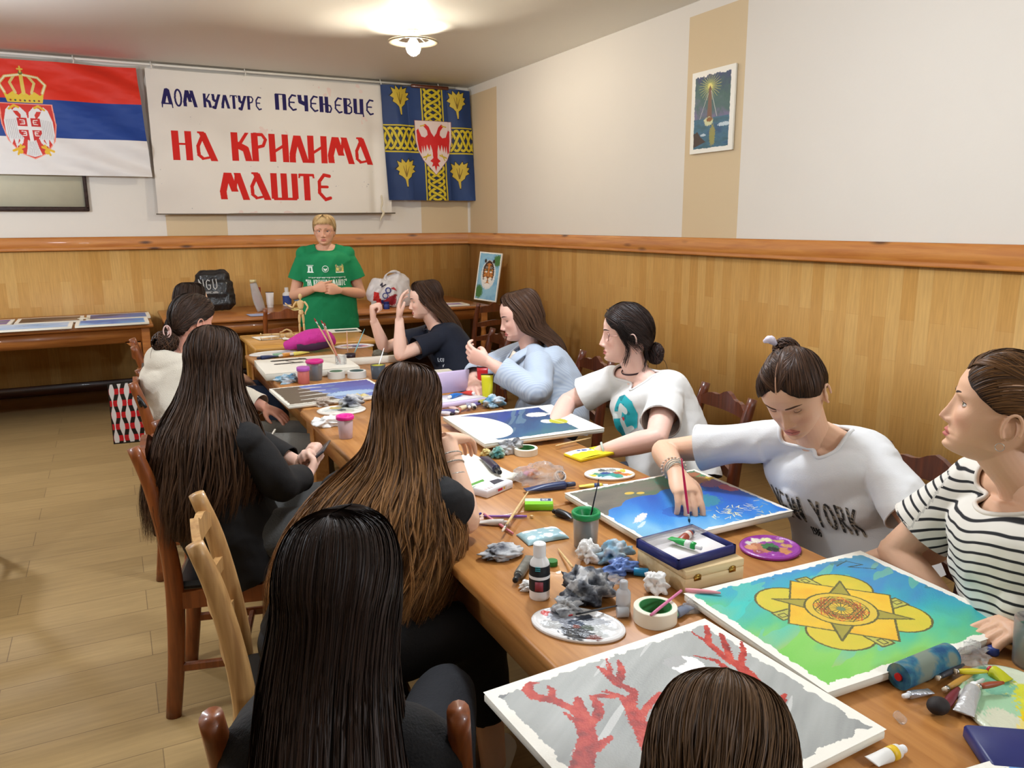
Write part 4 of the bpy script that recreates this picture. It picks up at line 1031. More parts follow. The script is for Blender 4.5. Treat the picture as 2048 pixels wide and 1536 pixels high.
    # ---- trousers and shoes
    if P.get('legs', True):
        pe = pts[0]; g = Geo(); g.ball(pe+np.array((0, 0, -.01)), (.15*k_, .15*k_, .10), 20)
        tr = P.get('trousers', (40, 42, 52)); thick = P.get('legk', 1.0)
        for i_, s_ in ((1, 'R'), (-1, 'L')):
            hip = pe+hipr*.085*i_+np.array((0, 0, -.02)); kn, an_ = np.array(P['knee'+s_], float), np.array(P['ankle'+s_], float)
            g.tube([hip, hip*.5+kn*.5, kn*.95+hip*.05, kn*.9+an_*.1, kn*.5+an_*.5, kn*.35+an_*.65 if P.get('bare') else an_], [.088*thick, .080*thick, .064*thick, .062*thick, .056*thick, .050*thick], 18, sub=4); g.ball(kn, .062*thick, 12)
            gs = Geo(); ft = norm(np.array(P.get('foot', P['fwd']), float)*[1, 1, 0]); b_ = an_*[1, 1, 0]
            gs.tube([b_-ft*.06+np.array((0, 0, .035)), b_+np.array((0, 0, .045)), b_+ft*.07+np.array((0, 0, .036)), b_+ft*.14+np.array((0, 0, .026)), b_+ft*.175+np.array((0, 0, .02))], [(.03, .034), (.038, .044), (.045, .034), (.043, .025), (.026, .018)], 16, across=np.cross(ft, (0, 0, 1)), sub=4)
            gs.build('shoe', mat('shoe '+str(P.get('shoe', (230, 228, 222))), P.get('shoe', (230, 228, 222)), .6), root)
        if P.get('bare'):
            for s_ in 'RL':
                kn, an_ = np.array(P['knee'+s_], float), np.array(P['ankle'+s_], float); gb = Geo(); gb.tube([kn*.5+an_*.5, kn*.25+an_*.75, an_-np.array((0, 0, .03))], [.046, .040, .036], 16, sub=4, col=np.tile(np.array(sgb(*base)), (9*16, 1))); gb.build('lower_leg', skin_col_mat(), root)
        Vt, Ft = remeshed(g, .011, 3); nv = vert_normals(Vt, Ft); Vt = Vt+nv*wrinkle(Vt, .006, 9)[:, None]
        g = Geo(); g.add(Vt, Ft); g.build('trousers', mat('cloth '+str(tr), tr, .85, bump=.2, bscale=150, var=.06), root)
    P['tips'] = tips; P['sh'] = sh; P['nb'] = nb; P['pts'] = pts; P['shr'] = shr
    return root

def decal(P, root, name, origin, direction, udir, vdir, art, keep, off=.0015, m_=None):
    """print that lies on the shirt: a grid projected on the cloth"""
    u, v, d = norm(udir), norm(vdir), norm(direction); ny, nx = art.U.shape
    o = np.asarray(origin, float); Pn = o+(art.U-art.w/2)[..., None]*u+(art.V-art.h/2)[..., None]*v
    out = np.zeros_like(Pn); ok = np.zeros((ny, nx), bool)
    for j in range(ny):
        for i in range(nx):
            h_ = P['bvh'].ray_cast(Vector(Pn[j, i]-d*.5), Vector(d), 1.0)
            if h_[0] is not None: out[j, i] = np.array(h_[0])-d*off; ok[j, i] = True
    ids = np.arange(nx*ny).reshape(ny, nx); F_ = []
    for j in range(ny-1):
        for i in range(nx-1):
            if keep[j, i] or keep[j+1, i+1] or keep[j, i+1] or keep[j+1, i]:
                if ok[j:j+2, i:i+2].all() and np.ptp(out[j:j+2, i:i+2]@d) < .02: F_.append((ids[j, i], ids[j, i+1], ids[j+1, i+1], ids[j+1, i]))
    V, F2 = out.reshape(-1, 3), F_
    idx = np.unique(np.array(F2).ravel()); mp = -np.ones(len(V), int); mp[idx] = np.arange(len(idx))
    g = Geo(); g.add(V[idx], [tuple(mp[list(f)]) for f in F2], 0, art.C.reshape(-1, 3)[idx]); return g.build(name, m_ or print_ink, root)

# ------------------------------------------------------------------ hair
def hair_mat(rough=.42):
    m = colmat('hair %.2f' % rough, rough=rough+.10, spec=.22); return m
def hsec(c, R_, F_, rx, rf, rb, phi): return np.concatenate([np.asarray(c, float), norm(R_), norm(F_), [rx, rf, rb, phi]])
def head_secs(H, specs, hs=1.0):
    """sections given in head space: (z, y, rx, rfront, rback, phi)"""
    out = []
    for z, y, rx, rf, rb, phi in specs: out.append(hsec(T(H, np.array((0, y, z))*hs), H[:3, 0], H[:3, 1], rx*hs, rf*hs, rb*hs, phi))
    return out
TOP = [(.142, -.012, .004, .044, .052, 0), (.137, -.012, .034, .062, .068, 1), (.120, -.012, .062, .082, .090, 9), (.085, -.016, .080, .092, .100, 26), (.045, -.02, .087, .088, .102, 46), (.0, -.02, .088, .075, .100, 62)]
def curtain(secs, n, colour, dark, tips=None, seed=1, width=.0022, rings=26, wave=.004, wfreq=5, clump=.5, lo=.86, spread=.0, frizz=.0015, tipstart=.45, tmin=.82, shell=True, streak=None, jag=.0):
    """hair falling in locks along a loft of sections"""
    rg = np.random.default_rng(seed); Sx = crs(np.array(secs), 6); m = len(Sx)
    def point(tt, th, rho):
        x = np.clip(tt, 0, 1)*(m-1); k = np.minimum(x.astype(int), m-2); f = (x-k)[..., None]; Q = Sx[k]*(1-f)+Sx[k+1]*f
        c, R_, F_ = Q[..., 0:3], Q[..., 3:6], Q[..., 6:9]; rx, rf, rb, phi = Q[..., 9], Q[..., 10], Q[..., 11], np.radians(Q[..., 12])
        R_ = R_/np.linalg.norm(R_, axis=-1, keepdims=True); F_ = F_/np.linalg.norm(F_, axis=-1, keepdims=True)
        a = phi+th*(2*PI-2*phi); ca, sa = np.cos(a), np.sin(a); ry = np.where(ca > 0, rf, rb)
        rr = rho
        out = c+R_*(rx*rr*sa)[..., None]+F_*(ry*rr*ca)[..., None]; nrm = R_*(sa/np.maximum(rx, .01))[..., None]+F_*(ca/np.maximum(ry, .01))[..., None]
        return out, nrm/np.maximum(np.linalg.norm(nrm, axis=-1, keepdims=True), 1e-9)
    g = Geo(); col = np.array(sgb(*colour)); dk = np.array(sgb(*dark)); tp = np.array(sgb(*(tips or colour)))
    if shell:
        tt, th = np.meshgrid(np.linspace(0, .985, 60), np.linspace(0, 1, 60), indexing='ij'); pts, _ = point(tt, th, np.full(tt.shape, lo+.03)+.03*noise2(th*24, tt*3, seed, 2)-.04*np.clip(tt-.8, 0, 1)*5*.5)
        cs = dk*(1-.4*tt[..., None])+tp*.4*tt[..., None] if tips else np.tile(dk, tt.shape+(1,)); cs = cs*(.8+.25*noise2(th*60, tt*3, seed+4, 2))[..., None]
        g.grid(pts, 0, np.clip(cs, 0, 1))
    s0 = rg.random(n); ncl = max(12, n//28); clumps = rg.random(ncl); near = np.abs(s0[:, None]-clumps[None]).argmin(1); sc = clumps[near]
    rho0 = lo+(1.03-lo)*rg.random(n)**.6; tend = 1-(1-tmin)*rg.random(n)**1.5; crho = rg.random(ncl)[near]
    t = np.linspace(0, 1, rings)[None]*tend[:, None]; u = np.linspace(0, 1, rings)[None]
    cl = clump*np.clip((t-.25)/.6, 0, 1); th = s0[:, None]*(1-cl)+sc[:, None]*cl
    # locks wander sideways together, single hairs a little
    phn = rg.random(ncl)[near][:, None]*40; am = np.clip((t-.3)/.7, 0, 1)
    th = th+.018*np.sin(t*wfreq*2.3+phn)*am*(1+spread*4)+.006*noise2(s0[:, None]*900, t*7, seed, 2)*am
    rho = rho0[:, None]*(1-cl*.3)+(lo+.14*crho[:, None])*cl*.3+am*(wave*12)*np.sin(t*wfreq*PI+phn*1.7)
    th = np.clip(th, 0.0, 1.0)
    if jag: t = np.clip(t, 0, 1)
    pts, nr = point(t, th, rho)
    fr = frizz*np.clip(u*1.5, .2, 1)[..., None]*np.stack([noise2(s0[:, None]*700+i*50, t*9, seed+i, 2) for i in range(3)], -1); pts = pts+fr
    tg = np.gradient(pts, axis=1); tg /= np.maximum(np.linalg.norm(tg, axis=-1, keepdims=True), 1e-9)
    sd = np.cross(tg, nr); sd /= np.maximum(np.linalg.norm(sd, axis=-1, keepdims=True), 1e-9)
    tw_ = (rg.random(n)-.5)[:, None, None]*1.6; sd = sd*np.cos(tw_)+np.cross(tg, sd)*np.sin(tw_)
    wv = width*(.6+.8*rg.random(n))[:, None]*np.interp(u, [0, .1, .8, 1], [.6, 1, .8, .15]); wv = wv[..., None]
    A_, B_ = pts-sd*wv/2, pts+sd*wv/2; V = np.stack([A_, B_], 2).reshape(-1, 3)
    i0 = (np.arange(n)[:, None]*rings+np.arange(rings-1)[None])*2; Q = np.stack([i0, i0+1, i0+3, i0+2], -1).reshape(-1, 4)
    tone = rg.random(n)[:, None, None]*.75+rg.random(ncl)[near][:, None, None]*.25
    cc = dk*(1-tone)+col*tone
    if tips is not None:
        k = np.clip((t-tipstart)/(1-tipstart), 0, 1)[..., None]*(.25+1.0*(rg.random(ncl)[near] > .45)[:, None, None]*rg.random(n)[:, None, None]**.4); cc = cc*(1-np.clip(k, 0, 1))+tp*np.clip(k, 0, 1)
    cc = np.broadcast_to(cc, pts.shape); cc2 = np.repeat(cc[:, :, None], 2, 2).reshape(-1, 3)
    base = g.n; g.v.append(V); g.f += [tuple(q) for q in (Q+base).tolist()]; g.m += [0]*len(Q)
    c4 = np.ones((len(V), 4)); c4[:, :3] = cc2; g.c.append(c4); g.n += len(V); g.hascol = True
    return g
_HA = np.radians([0, 10, 22, 35, 50, 66, 80, 92, 108, 125, 145, 165, 180]); _HZ = [.098, .092, .081, .067, .051, .035, .021, .024, .018, -.022, -.048, -.056, -.058]
def pulled(H, bun, n, colour, dark, seed=1, part=0.0, hs=1.0, width=.0018, grow=1.0, rise=.0, skin=None, partfrac=.4, base=0.0):
    """hair combed from a centre part and the hairline back to a knot"""
    rg = np.random.default_rng(seed); col = np.array(sgb(*colour)); dk = np.array(sgb(*dark)); g = Geo()
    R0 = np.array((.079, .098, .106))*grow; c0 = np.array((0, -.008, .030)); b = norm((np.array(bun)-c0)/R0); rings = 20; u = np.linspace(0, 1, rings)
    def hairline(az, dz=0):
        z = np.interp(np.abs(az), _HA, _HZ)+.0025*noise2(az*9+30, az*0, seed, 2)+dz; k = (z-c0[2])/R0[2]; rr = np.sqrt(np.clip(1-k*k, .02, 1))
        return np.stack([np.sin(az)*rr, np.cos(az)*rr, k], -1)
    def sq(D_):
        a_ = np.arctan2(D_[..., 0], D_[..., 1]); k_ = np.sin(2*a_)**2*np.where(np.cos(a_) > 0, .125, .05); return (1+k_*(1-np.clip(D_[..., 2], 0, 1)**4))[..., None]
    # close cap under the hairs, from the hairline up to the crown
    az = np.linspace(-PI, PI, 121); h0 = hairline(az); e0 = np.arcsin(h0[:, 2]); uu = np.linspace(0, 1, 30)[:, None]; el = e0[None]*(1-uu)+PI/2*uu
    cap = np.stack([np.sin(az)[None]*np.cos(el), np.cos(az)[None]*np.cos(el), np.sin(el)], -1); cap = cap*sq(cap)*(.985+.015*np.minimum(1, uu*8))[..., None]*R0+c0
    g.grid(T(H, cap*hs), 0, np.tile(dk*.9, cap.shape[:2]+(1,)), flip=True)
    q = (rg.random(n)*2-1)*PI; hl = hairline(q, .004*rg.random(n)); tpart = rg.random(n) < partfrac
    e_ = rg.random(n)*1.05+.52; sg = np.where(rg.random(n) < .5, -1, 1)
    pr = np.stack([sg*.03+part*np.ones(n), np.cos(e_), np.sin(e_)], -1); pr /= np.linalg.norm(pr, axis=1)[:, None]
    deep = rg.random(n)[:, None]**1.5*.75; d0 = hl*(1-deep)+norm(b+np.array((0, 0, .6)))*deep
    d0 = np.where(tpart[:, None], pr, d0); d0 /= np.linalg.norm(d0, axis=1)[:, None]
    dt = d0@b; upw = np.clip(-dt+.1, 0, 1)*.75
    midd = d0*.5+b*.5; midd[:, 2] += upw*np.where(tpart, .3, 1)+rise; midd[:, 0] += np.where(tpart, sg*.72, np.sign(q)*.22); midd[:, 2] += np.where(tpart, -.12, 0)
    midd /= np.linalg.norm(midd, axis=1)[:, None]
    U_ = u[None, :, None]; D_ = (1-U_)**2*d0[:, None]+2*U_*(1-U_)*midd[:, None]+U_**2*b[None, None]; D_ /= np.linalg.norm(D_, axis=-1, keepdims=True)
    rr = 1.0+(.012+.028*rg.random(n)[:, None])*np.minimum(1, u*6)[None]+base
    pts = c0+D_*sq(D_)*rr[..., None]*R0; nr = D_
    pts = pts+.0012*np.stack([noise2(q[:, None]*300+i*9, u[None]*5, seed+i, 2) for i in range(3)], -1)
    pts = T(H, pts*hs); nr = nr@H[:3, :3].T
    tg = np.gradient(pts, axis=1); tg /= np.maximum(np.linalg.norm(tg, axis=-1, keepdims=True), 1e-9); sd = np.cross(tg, nr); sd /= np.maximum(np.linalg.norm(sd, axis=-1, keepdims=True), 1e-9)
    tw_ = (rg.random(n)-.5)[:, None, None]*1.2; sd = sd*np.cos(tw_)+np.cross(tg, sd)*np.sin(tw_)
    wv = width*(.6+.8*rg.random(n))[:, None, None]*np.interp(u, [0, .15, 1], [.35, 1, .8])[None, :, None]
    V = np.stack([pts-sd*wv/2, pts+sd*wv/2], 2).reshape(-1, 3); i0 = (np.arange(n)[:, None]*rings+np.arange(rings-1)[None])*2
    Q = np.stack([i0, i0+1, i0+3, i0+2], -1).reshape(-1, 4); tone = rg.random(n)[:, None, None]; cc = dk*(1-tone)+col*tone; cc = np.repeat(np.broadcast_to(cc, pts.shape)[:, :, None], 2, 2).reshape(-1, 3)
    bs = g.n; g.v.append(V); g.f += [tuple(q_) for q_ in (Q+bs).tolist()]; g.m += [0]*len(Q); c4 = np.ones((len(V), 4)); c4[:, :3] = cc; g.c.append(c4); g.n += len(V); g.hascol = True
    if skin is not None:
        e2 = np.linspace(.50, 1.6, 14); pl = c0+np.stack([np.full(14, part), np.cos(e2), np.sin(e2)], -1)*R0*1.012; g.tube(T(H, pl*hs), [.0008]+[.0020]*12+[.0005], 6, col=np.tile(np.array(sgb(*skin)), (14*6, 1)))
    return g
def bun_geo(c, r, colour, dark, n=260, seed=2, flat=.8, axis=(0, 0, 1), tails=6):
    """knot of wound hair"""
    g = Geo(); rg = np.random.default_rng(seed); c = np.asarray(c, float); dk = np.array(sgb(*dark)); col = np.array(sgb(*colour)); ax = norm(axis)
    g.ball(c, r*.82, 16, col=np.tile(dk, (9*16, 1)) if False else None); g.c[-1][:, :3] = dk; g.hascol = True
    a = norm(np.cross(ax, (1, .2, .1))); b = np.cross(ax, a)
    for k in range(n):
        t0 = rg.random()*2*PI; ln = 1.2+rg.random()*2; lat = (rg.random()-.5)*1.9; rr = r*(.88+.18*rg.random()); pts = []
        for i in range(10):
            t_ = t0+ln*i/9; l2 = lat+.35*math.sin(i*.5+k); pts.append(c+(a*math.cos(t_)+b*math.sin(t_))*rr*math.cos(l2)+ax*rr*flat*math.sin(l2))
        q = rg.random(); g.tube(pts, r*.05, 4, cap=False, col=np.tile(dk*(1-q)+col*q, (40, 1)))
    for k in range(tails):
        d = norm(rg.normal(size=3)+np.array((0, 0, -.8))); p0 = c+d*r*.8; pts = [p0, p0+d*r*.4, p0+d*r*.7+np.array((0, 0, -r*.5)), p0+d*r*.8+np.array((0, 0, -r*1.1))]; g.tube(pts, [.0012, .001, .0008, .0003], 4, sub=3, cap=False, col=np.tile(col, (40, 1)))
    return g
def lock(g, pts, r, colour, n=14, seed=1, rings=16, taper=.2):
    """a single loose lock of hair following points"""
    rg = np.random.default_rng(seed); P_ = crs(np.asarray(pts, float), max(2, rings//(len(pts)-1))); col = np.array(sgb(*colour)); m = len(P_)
    for k in range(n):
        o = rg.normal(size=3)*r*.5; o2 = rg.normal(size=3)*r*.5; u = np.linspace(0, 1, m)[:, None]; Q = P_+o*(1-u)+o2*u*1.2; g.tube(Q, [max(.0003, .0011*(1-(1-taper)*x)) for x in np.linspace(0, 1, m)], 4, cap=False, col=np.tile(col*(.6+.7*rg.random()), (4*m, 1)))
def glasses(H, root, colour=(150, 120, 100), hs=1.0, metal=.8, drop=0.0):
    g = Geo(); z0 = .014+drop; yl = .079
    for s_ in (-1, 1):
        pts = [T(H, np.array((s_*.033+.024*math.cos(a), yl-abs(s_*.033+.024*math.cos(a))*.12, z0+.019*math.sin(a)))*hs) for a in np.linspace(0, 2*PI, 29)]; g.tube(pts, .0016*hs, 6, cap=False)
        g.tube([T(H, np.array(p)*hs) for p in ((s_*.057, yl-.007, z0+.005), (s_*.073, .060, z0+.006), (s_*.078, .0, z0+.006), (s_*.077, -.02, z0-.012))], .0011*hs, 6, sub=4)
    g.tube([T(H, np.array(p)*hs) for p in ((-.009, yl-.001, z0+.004), (0, yl+.002, z0+.007), (.009, yl-.001, z0+.004))], .001*hs, 6, sub=3)
    return g.build('glasses', mat('spectacle frame', colour, .35, metal=metal), root)
# ------------------------------------------------------------------ the figures
def V3(*a): return np.array(a, float)
def plain(name, rgb, bump=.07, rough=.85, scale=260, var=.03): return mat(name, rgb, rough, bump=bump, bscale=scale, var=var, vscale=8)
SK_LIGHT, SK_MID, SK_TAN = (234, 192, 172), (228, 184, 156), (226, 182, 152)
SHOW = None
def want(k): return SHOW is None or k in SHOW

# woman standing in the green shirt
if want(1):
    f = norm(V3(-.26, -.965, 0)); r = np.cross(f, (0, 0, 1)); c = V3(1.555, 6.36, 0)
    P = dict(head=c+V3(0, 0, 1.475)+f*.02, face=norm(V3(-.36, -.93, -.03)), body=(f[0], f[1]), neck=c+V3(0, 0, 1.34), pelvis=c+V3(0, 0, .86), shw=.165, girth=1.12, slouch=0, skin=(222, 168, 138), wide=1.10, hs=.98,
        armR=dict(elbow=c+r*.265+f*.0+V3(0, 0, .985), wrist=c+r*.085+f*.245+V3(0, 0, 1.055), hand=norm(-r*.8+f*.35+V3(0, 0, .12)), palm=norm(-f-r*.3), side=1, pose='clasp'),
        armL=dict(elbow=c-r*.265+f*.0+V3(0, 0, .985), wrist=c-r*.095+f*.245+V3(0, 0, 1.035), hand=norm(r*.8+f*.35+V3(0, 0, .12)), palm=norm(-f+r*.3), side=-1, pose='clasp'),
        armk=1.12, gaze=(-.1, 1, -.05), open=12, iris=(70, 80, 96), brow=(150, 116, 84), lip=(192, 124, 110), vox=.0038,
        kneeR=c+r*.1+V3(0, 0, .47)+f*.02, kneeL=c-r*.1+V3(0, 0, .47)+f*.02, ankleR=c+r*.11+V3(0, 0, .09), ankleL=c-r*.11+V3(0, 0, .09), trousers=(44, 46, 60), shoe=(70, 60, 54),
        shirt=dict(mat=plain('green jersey', (12, 128, 78)), sleeve=.62, cuff=.072, ease=.026, hem=-.16, seed=4, wr=.006, scoop=.5, neckr=.092))
    root = person('standing woman with short blond hair and glasses in a green printed t-shirt, hands clasped', P); H = P['H']
    secs = head_secs(H, [(.148, .0, .004, .06, .06, 4), (.145, .0, .040, .076, .084, 8), (.128, -.002, .072, .098, .10, 16), (.094, -.008, .088, .102, .106, 27), (.055, -.012, .092, .096, .108, 42), (.02, -.016, .088, .080, .104, 70), (-.01, -.02, .082, .06, .094, 84), (-.035, -.022, .068, .04, .080, 100)], .98)
    hair = curtain(secs, 2600, (230, 200, 148), (168, 130, 82), seed=3, width=.0022, lo=.9, wave=.001, rings=18, clump=.3, frizz=.001, tmin=.86).build('hair', hair_mat(.4), root)
    g = Geo()
    for k in range(70):                                   # fringe combed over the forehead
        x0 = -.02+.02*math.sin(k); q = (k/69*2-1)*.062
        pts = [T(H, V3(-.02+q*.30, .05, .140)), T(H, V3(q*.72, .084, .120)), T(H, V3(q*.98, .097-abs(q)*.33, .098)), T(H, V3(q*1.15+.006, .096-abs(q)*.45, .074+.006*math.sin(k*1.7)))]
        g.tube(pts, [.0022, .0032, .003, .0012], 4, sub=4, cap=False, col=np.tile(np.array(sgb(*((226, 194, 140) if k % 3 else (190, 152, 100)))), (60, 1))[:4*13])
    g.build('fringe', hair_mat(.4), root); glasses(H, root, (170, 130, 120), .98)
    Bt = Art(.34, .22, 300, 194, (12, 128, 78)); wh = (226, 240, 230)
    def two(n_, s_, y, hh, wd, x0, wdt):
        tot = sum(GLYPH[ch][0]+.22 for ch in s_ if ch != ' ')+.5*s_.count(' '); k = wdt/(tot*hh); Bt.text(s_, x0, y, hh, wd, wh, stretch=k, gap=.22*k)
    two(0, '"НА КРИЛИМА МАШТЕ"', .012, .046, .0026, .01, .32)
    for k in range(22): Bt.put(Bt.rect(.03+k*.0132, .072+.003*math.sin(k*2), .040+k*.0132, .08), wh, .8)
    Bt.put(Bt.poly([(.02, .115), (.075, .115), (.068, .125), (.064, .16), (.07, .165), (.026, .165), (.032, .16), (.028, .125)]) & ~Bt.poly([(.042, .125), (.055, .125), (.052, .155), (.045, .155)]), wh); Bt.put(Bt.rect(.02, .169, .075, .174), wh)
    Bt.put(Bt.ell(.165, .143, .026) & ~Bt.ell(.165, .143, .022), wh); Bt.put(Bt.poly([(.148, .15), (.165, .143), (.182, .15), (.178, .135), (.165, .125), (.152, .135)]), wh, .9)
    Bt.mix(Bt.rect(.245, .115, .305, .165)|Bt.poly([(.24, .165), (.25, .18), (.26, .165)])|Bt.poly([(.285, .165), (.295, .18), (.305, .165)]), [(196, 60, 50), (226, 206, 120), (90, 120, 80), (230, 220, 190)], .5+.6*Bt.n(50, 50, 5)); Bt.put(Bt.rect(.245, .112, .308, .118), wh)
    keep = np.abs(Bt.C-np.array(sgb(12, 128, 78))).sum(-1) > .01
    decal(P, root, 'shirt_print', c+f*.02+V3(0, 0, 1.165)+r*-.0, -f, -r, (0, 0, 1), Bt, keep, off=.002)
    g = Geo(); g.tube([c+f*.31+r*.02+V3(0, 0, 1.06), c+f*.315+r*.0+V3(0, 0, 1.06)], .004)

def sit(k, label, P, x, y, ang, legs_in=.32, side_sign=1):
    """common seated legs: chair at (x, y), knees forward"""
    f = V3(math.cos(ang), math.sin(ang), 0); r = np.cross(f, (0, 0, 1)); b = V3(x, y, 0)
    P.setdefault('kneeR', b+f*.38+r*.11+V3(0, 0, .52)); P.setdefault('kneeL', b+f*.38-r*.11+V3(0, 0, .52))
    P.setdefault('ankleR', b+f*.36+r*.12+V3(0, 0, .09)); P.setdefault('ankleL', b+f*.36-r*.12+V3(0, 0, .09)); P.setdefault('hipright', r); P.setdefault('foot', f)
    P.setdefault('pelvis', b-f*.03+V3(0, 0, .555))
    return person(label, P)

# person in the navy shirt
if want(2):
    hd = at(850, 606, 1.07); fc = norm(V3(-.93, .30, -.10))
    P = dict(head=hd, face=fc, body=(-.97, .22), neck=hd+V3(.065, -.02, -.165), shw=.16, slouch=.05, skin=SK_LIGHT, open=4, gaze=(0, 1, -.3),
        armL=dict(elbow=V3(1.45, 4.28, .80), wrist=V3(1.468, 4.33, 1.005), hand=norm(V3(.06, .08, 1)), palm=norm(V3(.92, -.38, 0)), side=-1, pose='relax'),
        armR=dict(elbow=V3(1.45, 4.58, .80), wrist=V3(1.38, 4.55, .98), hand=norm(V3(-.1, -.05, 1)), palm=norm(V3(.9, -.2, .1)), side=1, pose='fist'),
        shirt=dict(mat=plain('navy jersey', (22, 28, 44)), sleeve=.62, ease=.024, seed=6, cuff=.068), trousers=(40, 44, 60), hs=.97)
    root = sit(2, 'person in a navy t-shirt with both hands raised near the face, long brown hair', P, 1.80, 4.32, D(172)); H = P['H']
    secs = head_secs(H, TOP, .97)+[hsec(P['neck']+V3(.03, .0, .07), (.3, .95, 0), (-.95, .3, 0), .10, .05, .10, 82), hsec(P['neck']+V3(.07, 0, -.03), (.3, .95, 0), (-.95, .3, 0), .13, .05, .10, 92), hsec(P['neck']+V3(.10, 0, -.16), (.3, .95, 0), (-.95, .3, 0), .15, .05, .09, 95), hsec(P['neck']+V3(.12, -.02, -.30), (.3, .95, 0), (-.95, .3, 0), .14, .05, .07, 95)]
    curtain(secs, 4500, (84, 56, 38), (30, 20, 16), seed=5, width=.0026, rings=24, wave=.0035, clump=.6, tips=(106, 72, 44)).build('hair', hair_mat(), root)
    A2 = Art(.10, .07, 70, 50, (22, 28, 44)); A2.text('LCU', .01, .04, .02, .0022, (220, 224, 230)); A2.put(A2.seg([(.04, .02), (.045, .01), (.05, .025)], .002), (220, 224, 230))
    decal(P, root, 'shirt_print', P['pts'][2]+V3(-.02, -.05, .02), (.9, .5, 0), (.5, -.9, 0), (0, 0, 1), A2, np.abs(A2.C-np.array(sgb(22, 28, 44))).sum(-1) > .01)
# person in the pale blue striped shirt
def striped_blue(V, P):
    q = 5+V@P['shr']*.9+V[:, 2]*.25; return np.stack([q, q, q], -1)
if want(3):
    hd = at(1046, 640, 1.085)+V3(.15, .30, 0)*.0; k3 = 1.08; hd = V3(1.755, 3.36, 1.085); fc = norm(V3(-.93, .26, -.22))
    P = dict(head=hd, face=fc, body=(-.95, .28), neck=hd+V3(.055, -.02, -.16), shw=.17, girth=1.05, slouch=.05, skin=(236, 190, 172), open=-2, gaze=(0, 1, -.5), lip=(190, 104, 96),
        armL=dict(elbow=V3(1.66, 3.02, .80), wrist=V3(1.50, 3.19, .925), hand=norm(V3(-.75, .55, .35)), palm=norm(V3(.2, .8, .3)), side=-1, pose='clasp'),
        armR=dict(elbow=V3(1.62, 3.58, .80), wrist=V3(1.50, 3.36, .80), hand=norm(V3(-.35, -.8, -.1)), palm=norm(V3(.3, -.2, -.9)), side=1, pose='relax'),
        armk=1.1, shirt=dict(name='blouse', mat=stripe_mat('striped blue cotton', .009, .42, (190, 202, 217), (172, 187, 208), .3), hemmat=plain('pale blue cotton', (186, 200, 218)), paint=striped_blue, sleeve=1.72, cuff=.058, ease=.034, seed=9, vox=.006, wr=.009, collar=False), trousers=(66, 74, 96))
    root = sit(3, 'person in a pale blue striped shirt with long straight brown hair', P, 1.84, 3.27, D(170)); H = P['H']
    secs = head_secs(H, TOP[:4])+head_secs(H, [(.045, -.02, .088, .092, .10, 40), (.0, -.02, .090, .085, .105, 50), (-.05, -.02, .090, .075, .10, 62)])+[hsec(P['neck']+V3(.05, 0, .06), (.3, .95, 0), (-.95, .3, 0), .10, .06, .10, 80), hsec(P['neck']+V3(.08, 0, -.0), (.3, .95, 0), (-.95, .3, 0), .13, .05, .10, 95), hsec(P['neck']+V3(.13, 0, -.14), (.3, .95, 0), (-.95, .3, 0), .13, .04, .08, 98), hsec(P['neck']+V3(.15, -.02, -.30), (.3, .95, 0), (-.95, .3, 0), .10, .03, .06, 98)]
    curtain(secs, 5500, (96, 68, 50), (44, 30, 24), seed=8, width=.0024, rings=24, wave=.001, clump=.25, frizz=.0008).build('hair', hair_mat(.36), root)
    # open collar and inner cream top
    g = Geo(); nb = P['nb']; f = P['fwd']; r = P['right']
    g.tube([nb+f*.085+V3(0, 0, .005), nb+f*.125+V3(0, 0, -.08), nb+f*.15+V3(0, 0, -.18)], [(.03, .01), (.034, .012), (.02, .012)], 12, across=r, sub=4); g.build('inner_top', plain('cream rib', (226, 214, 198)), root)
    g = Geo()
    for s_ in (-1, 1): g.tube([nb-f*.05+r*s_*.055+V3(0, 0, .028), nb+f*.03+r*s_*.075+V3(0, 0, .024), nb+f*.10+r*s_*.062+V3(0, 0, -.02), nb+f*.135+r*s_*.05+V3(0, 0, -.075)], [(.018, .006), (.022, .007), (.032, .007), (.008, .004)], 12, across=r*s_+V3(0, 0, -.5), sub=5)
    g.build('shirt_collar', plain('pale blue cotton', (186, 200, 218)), root)
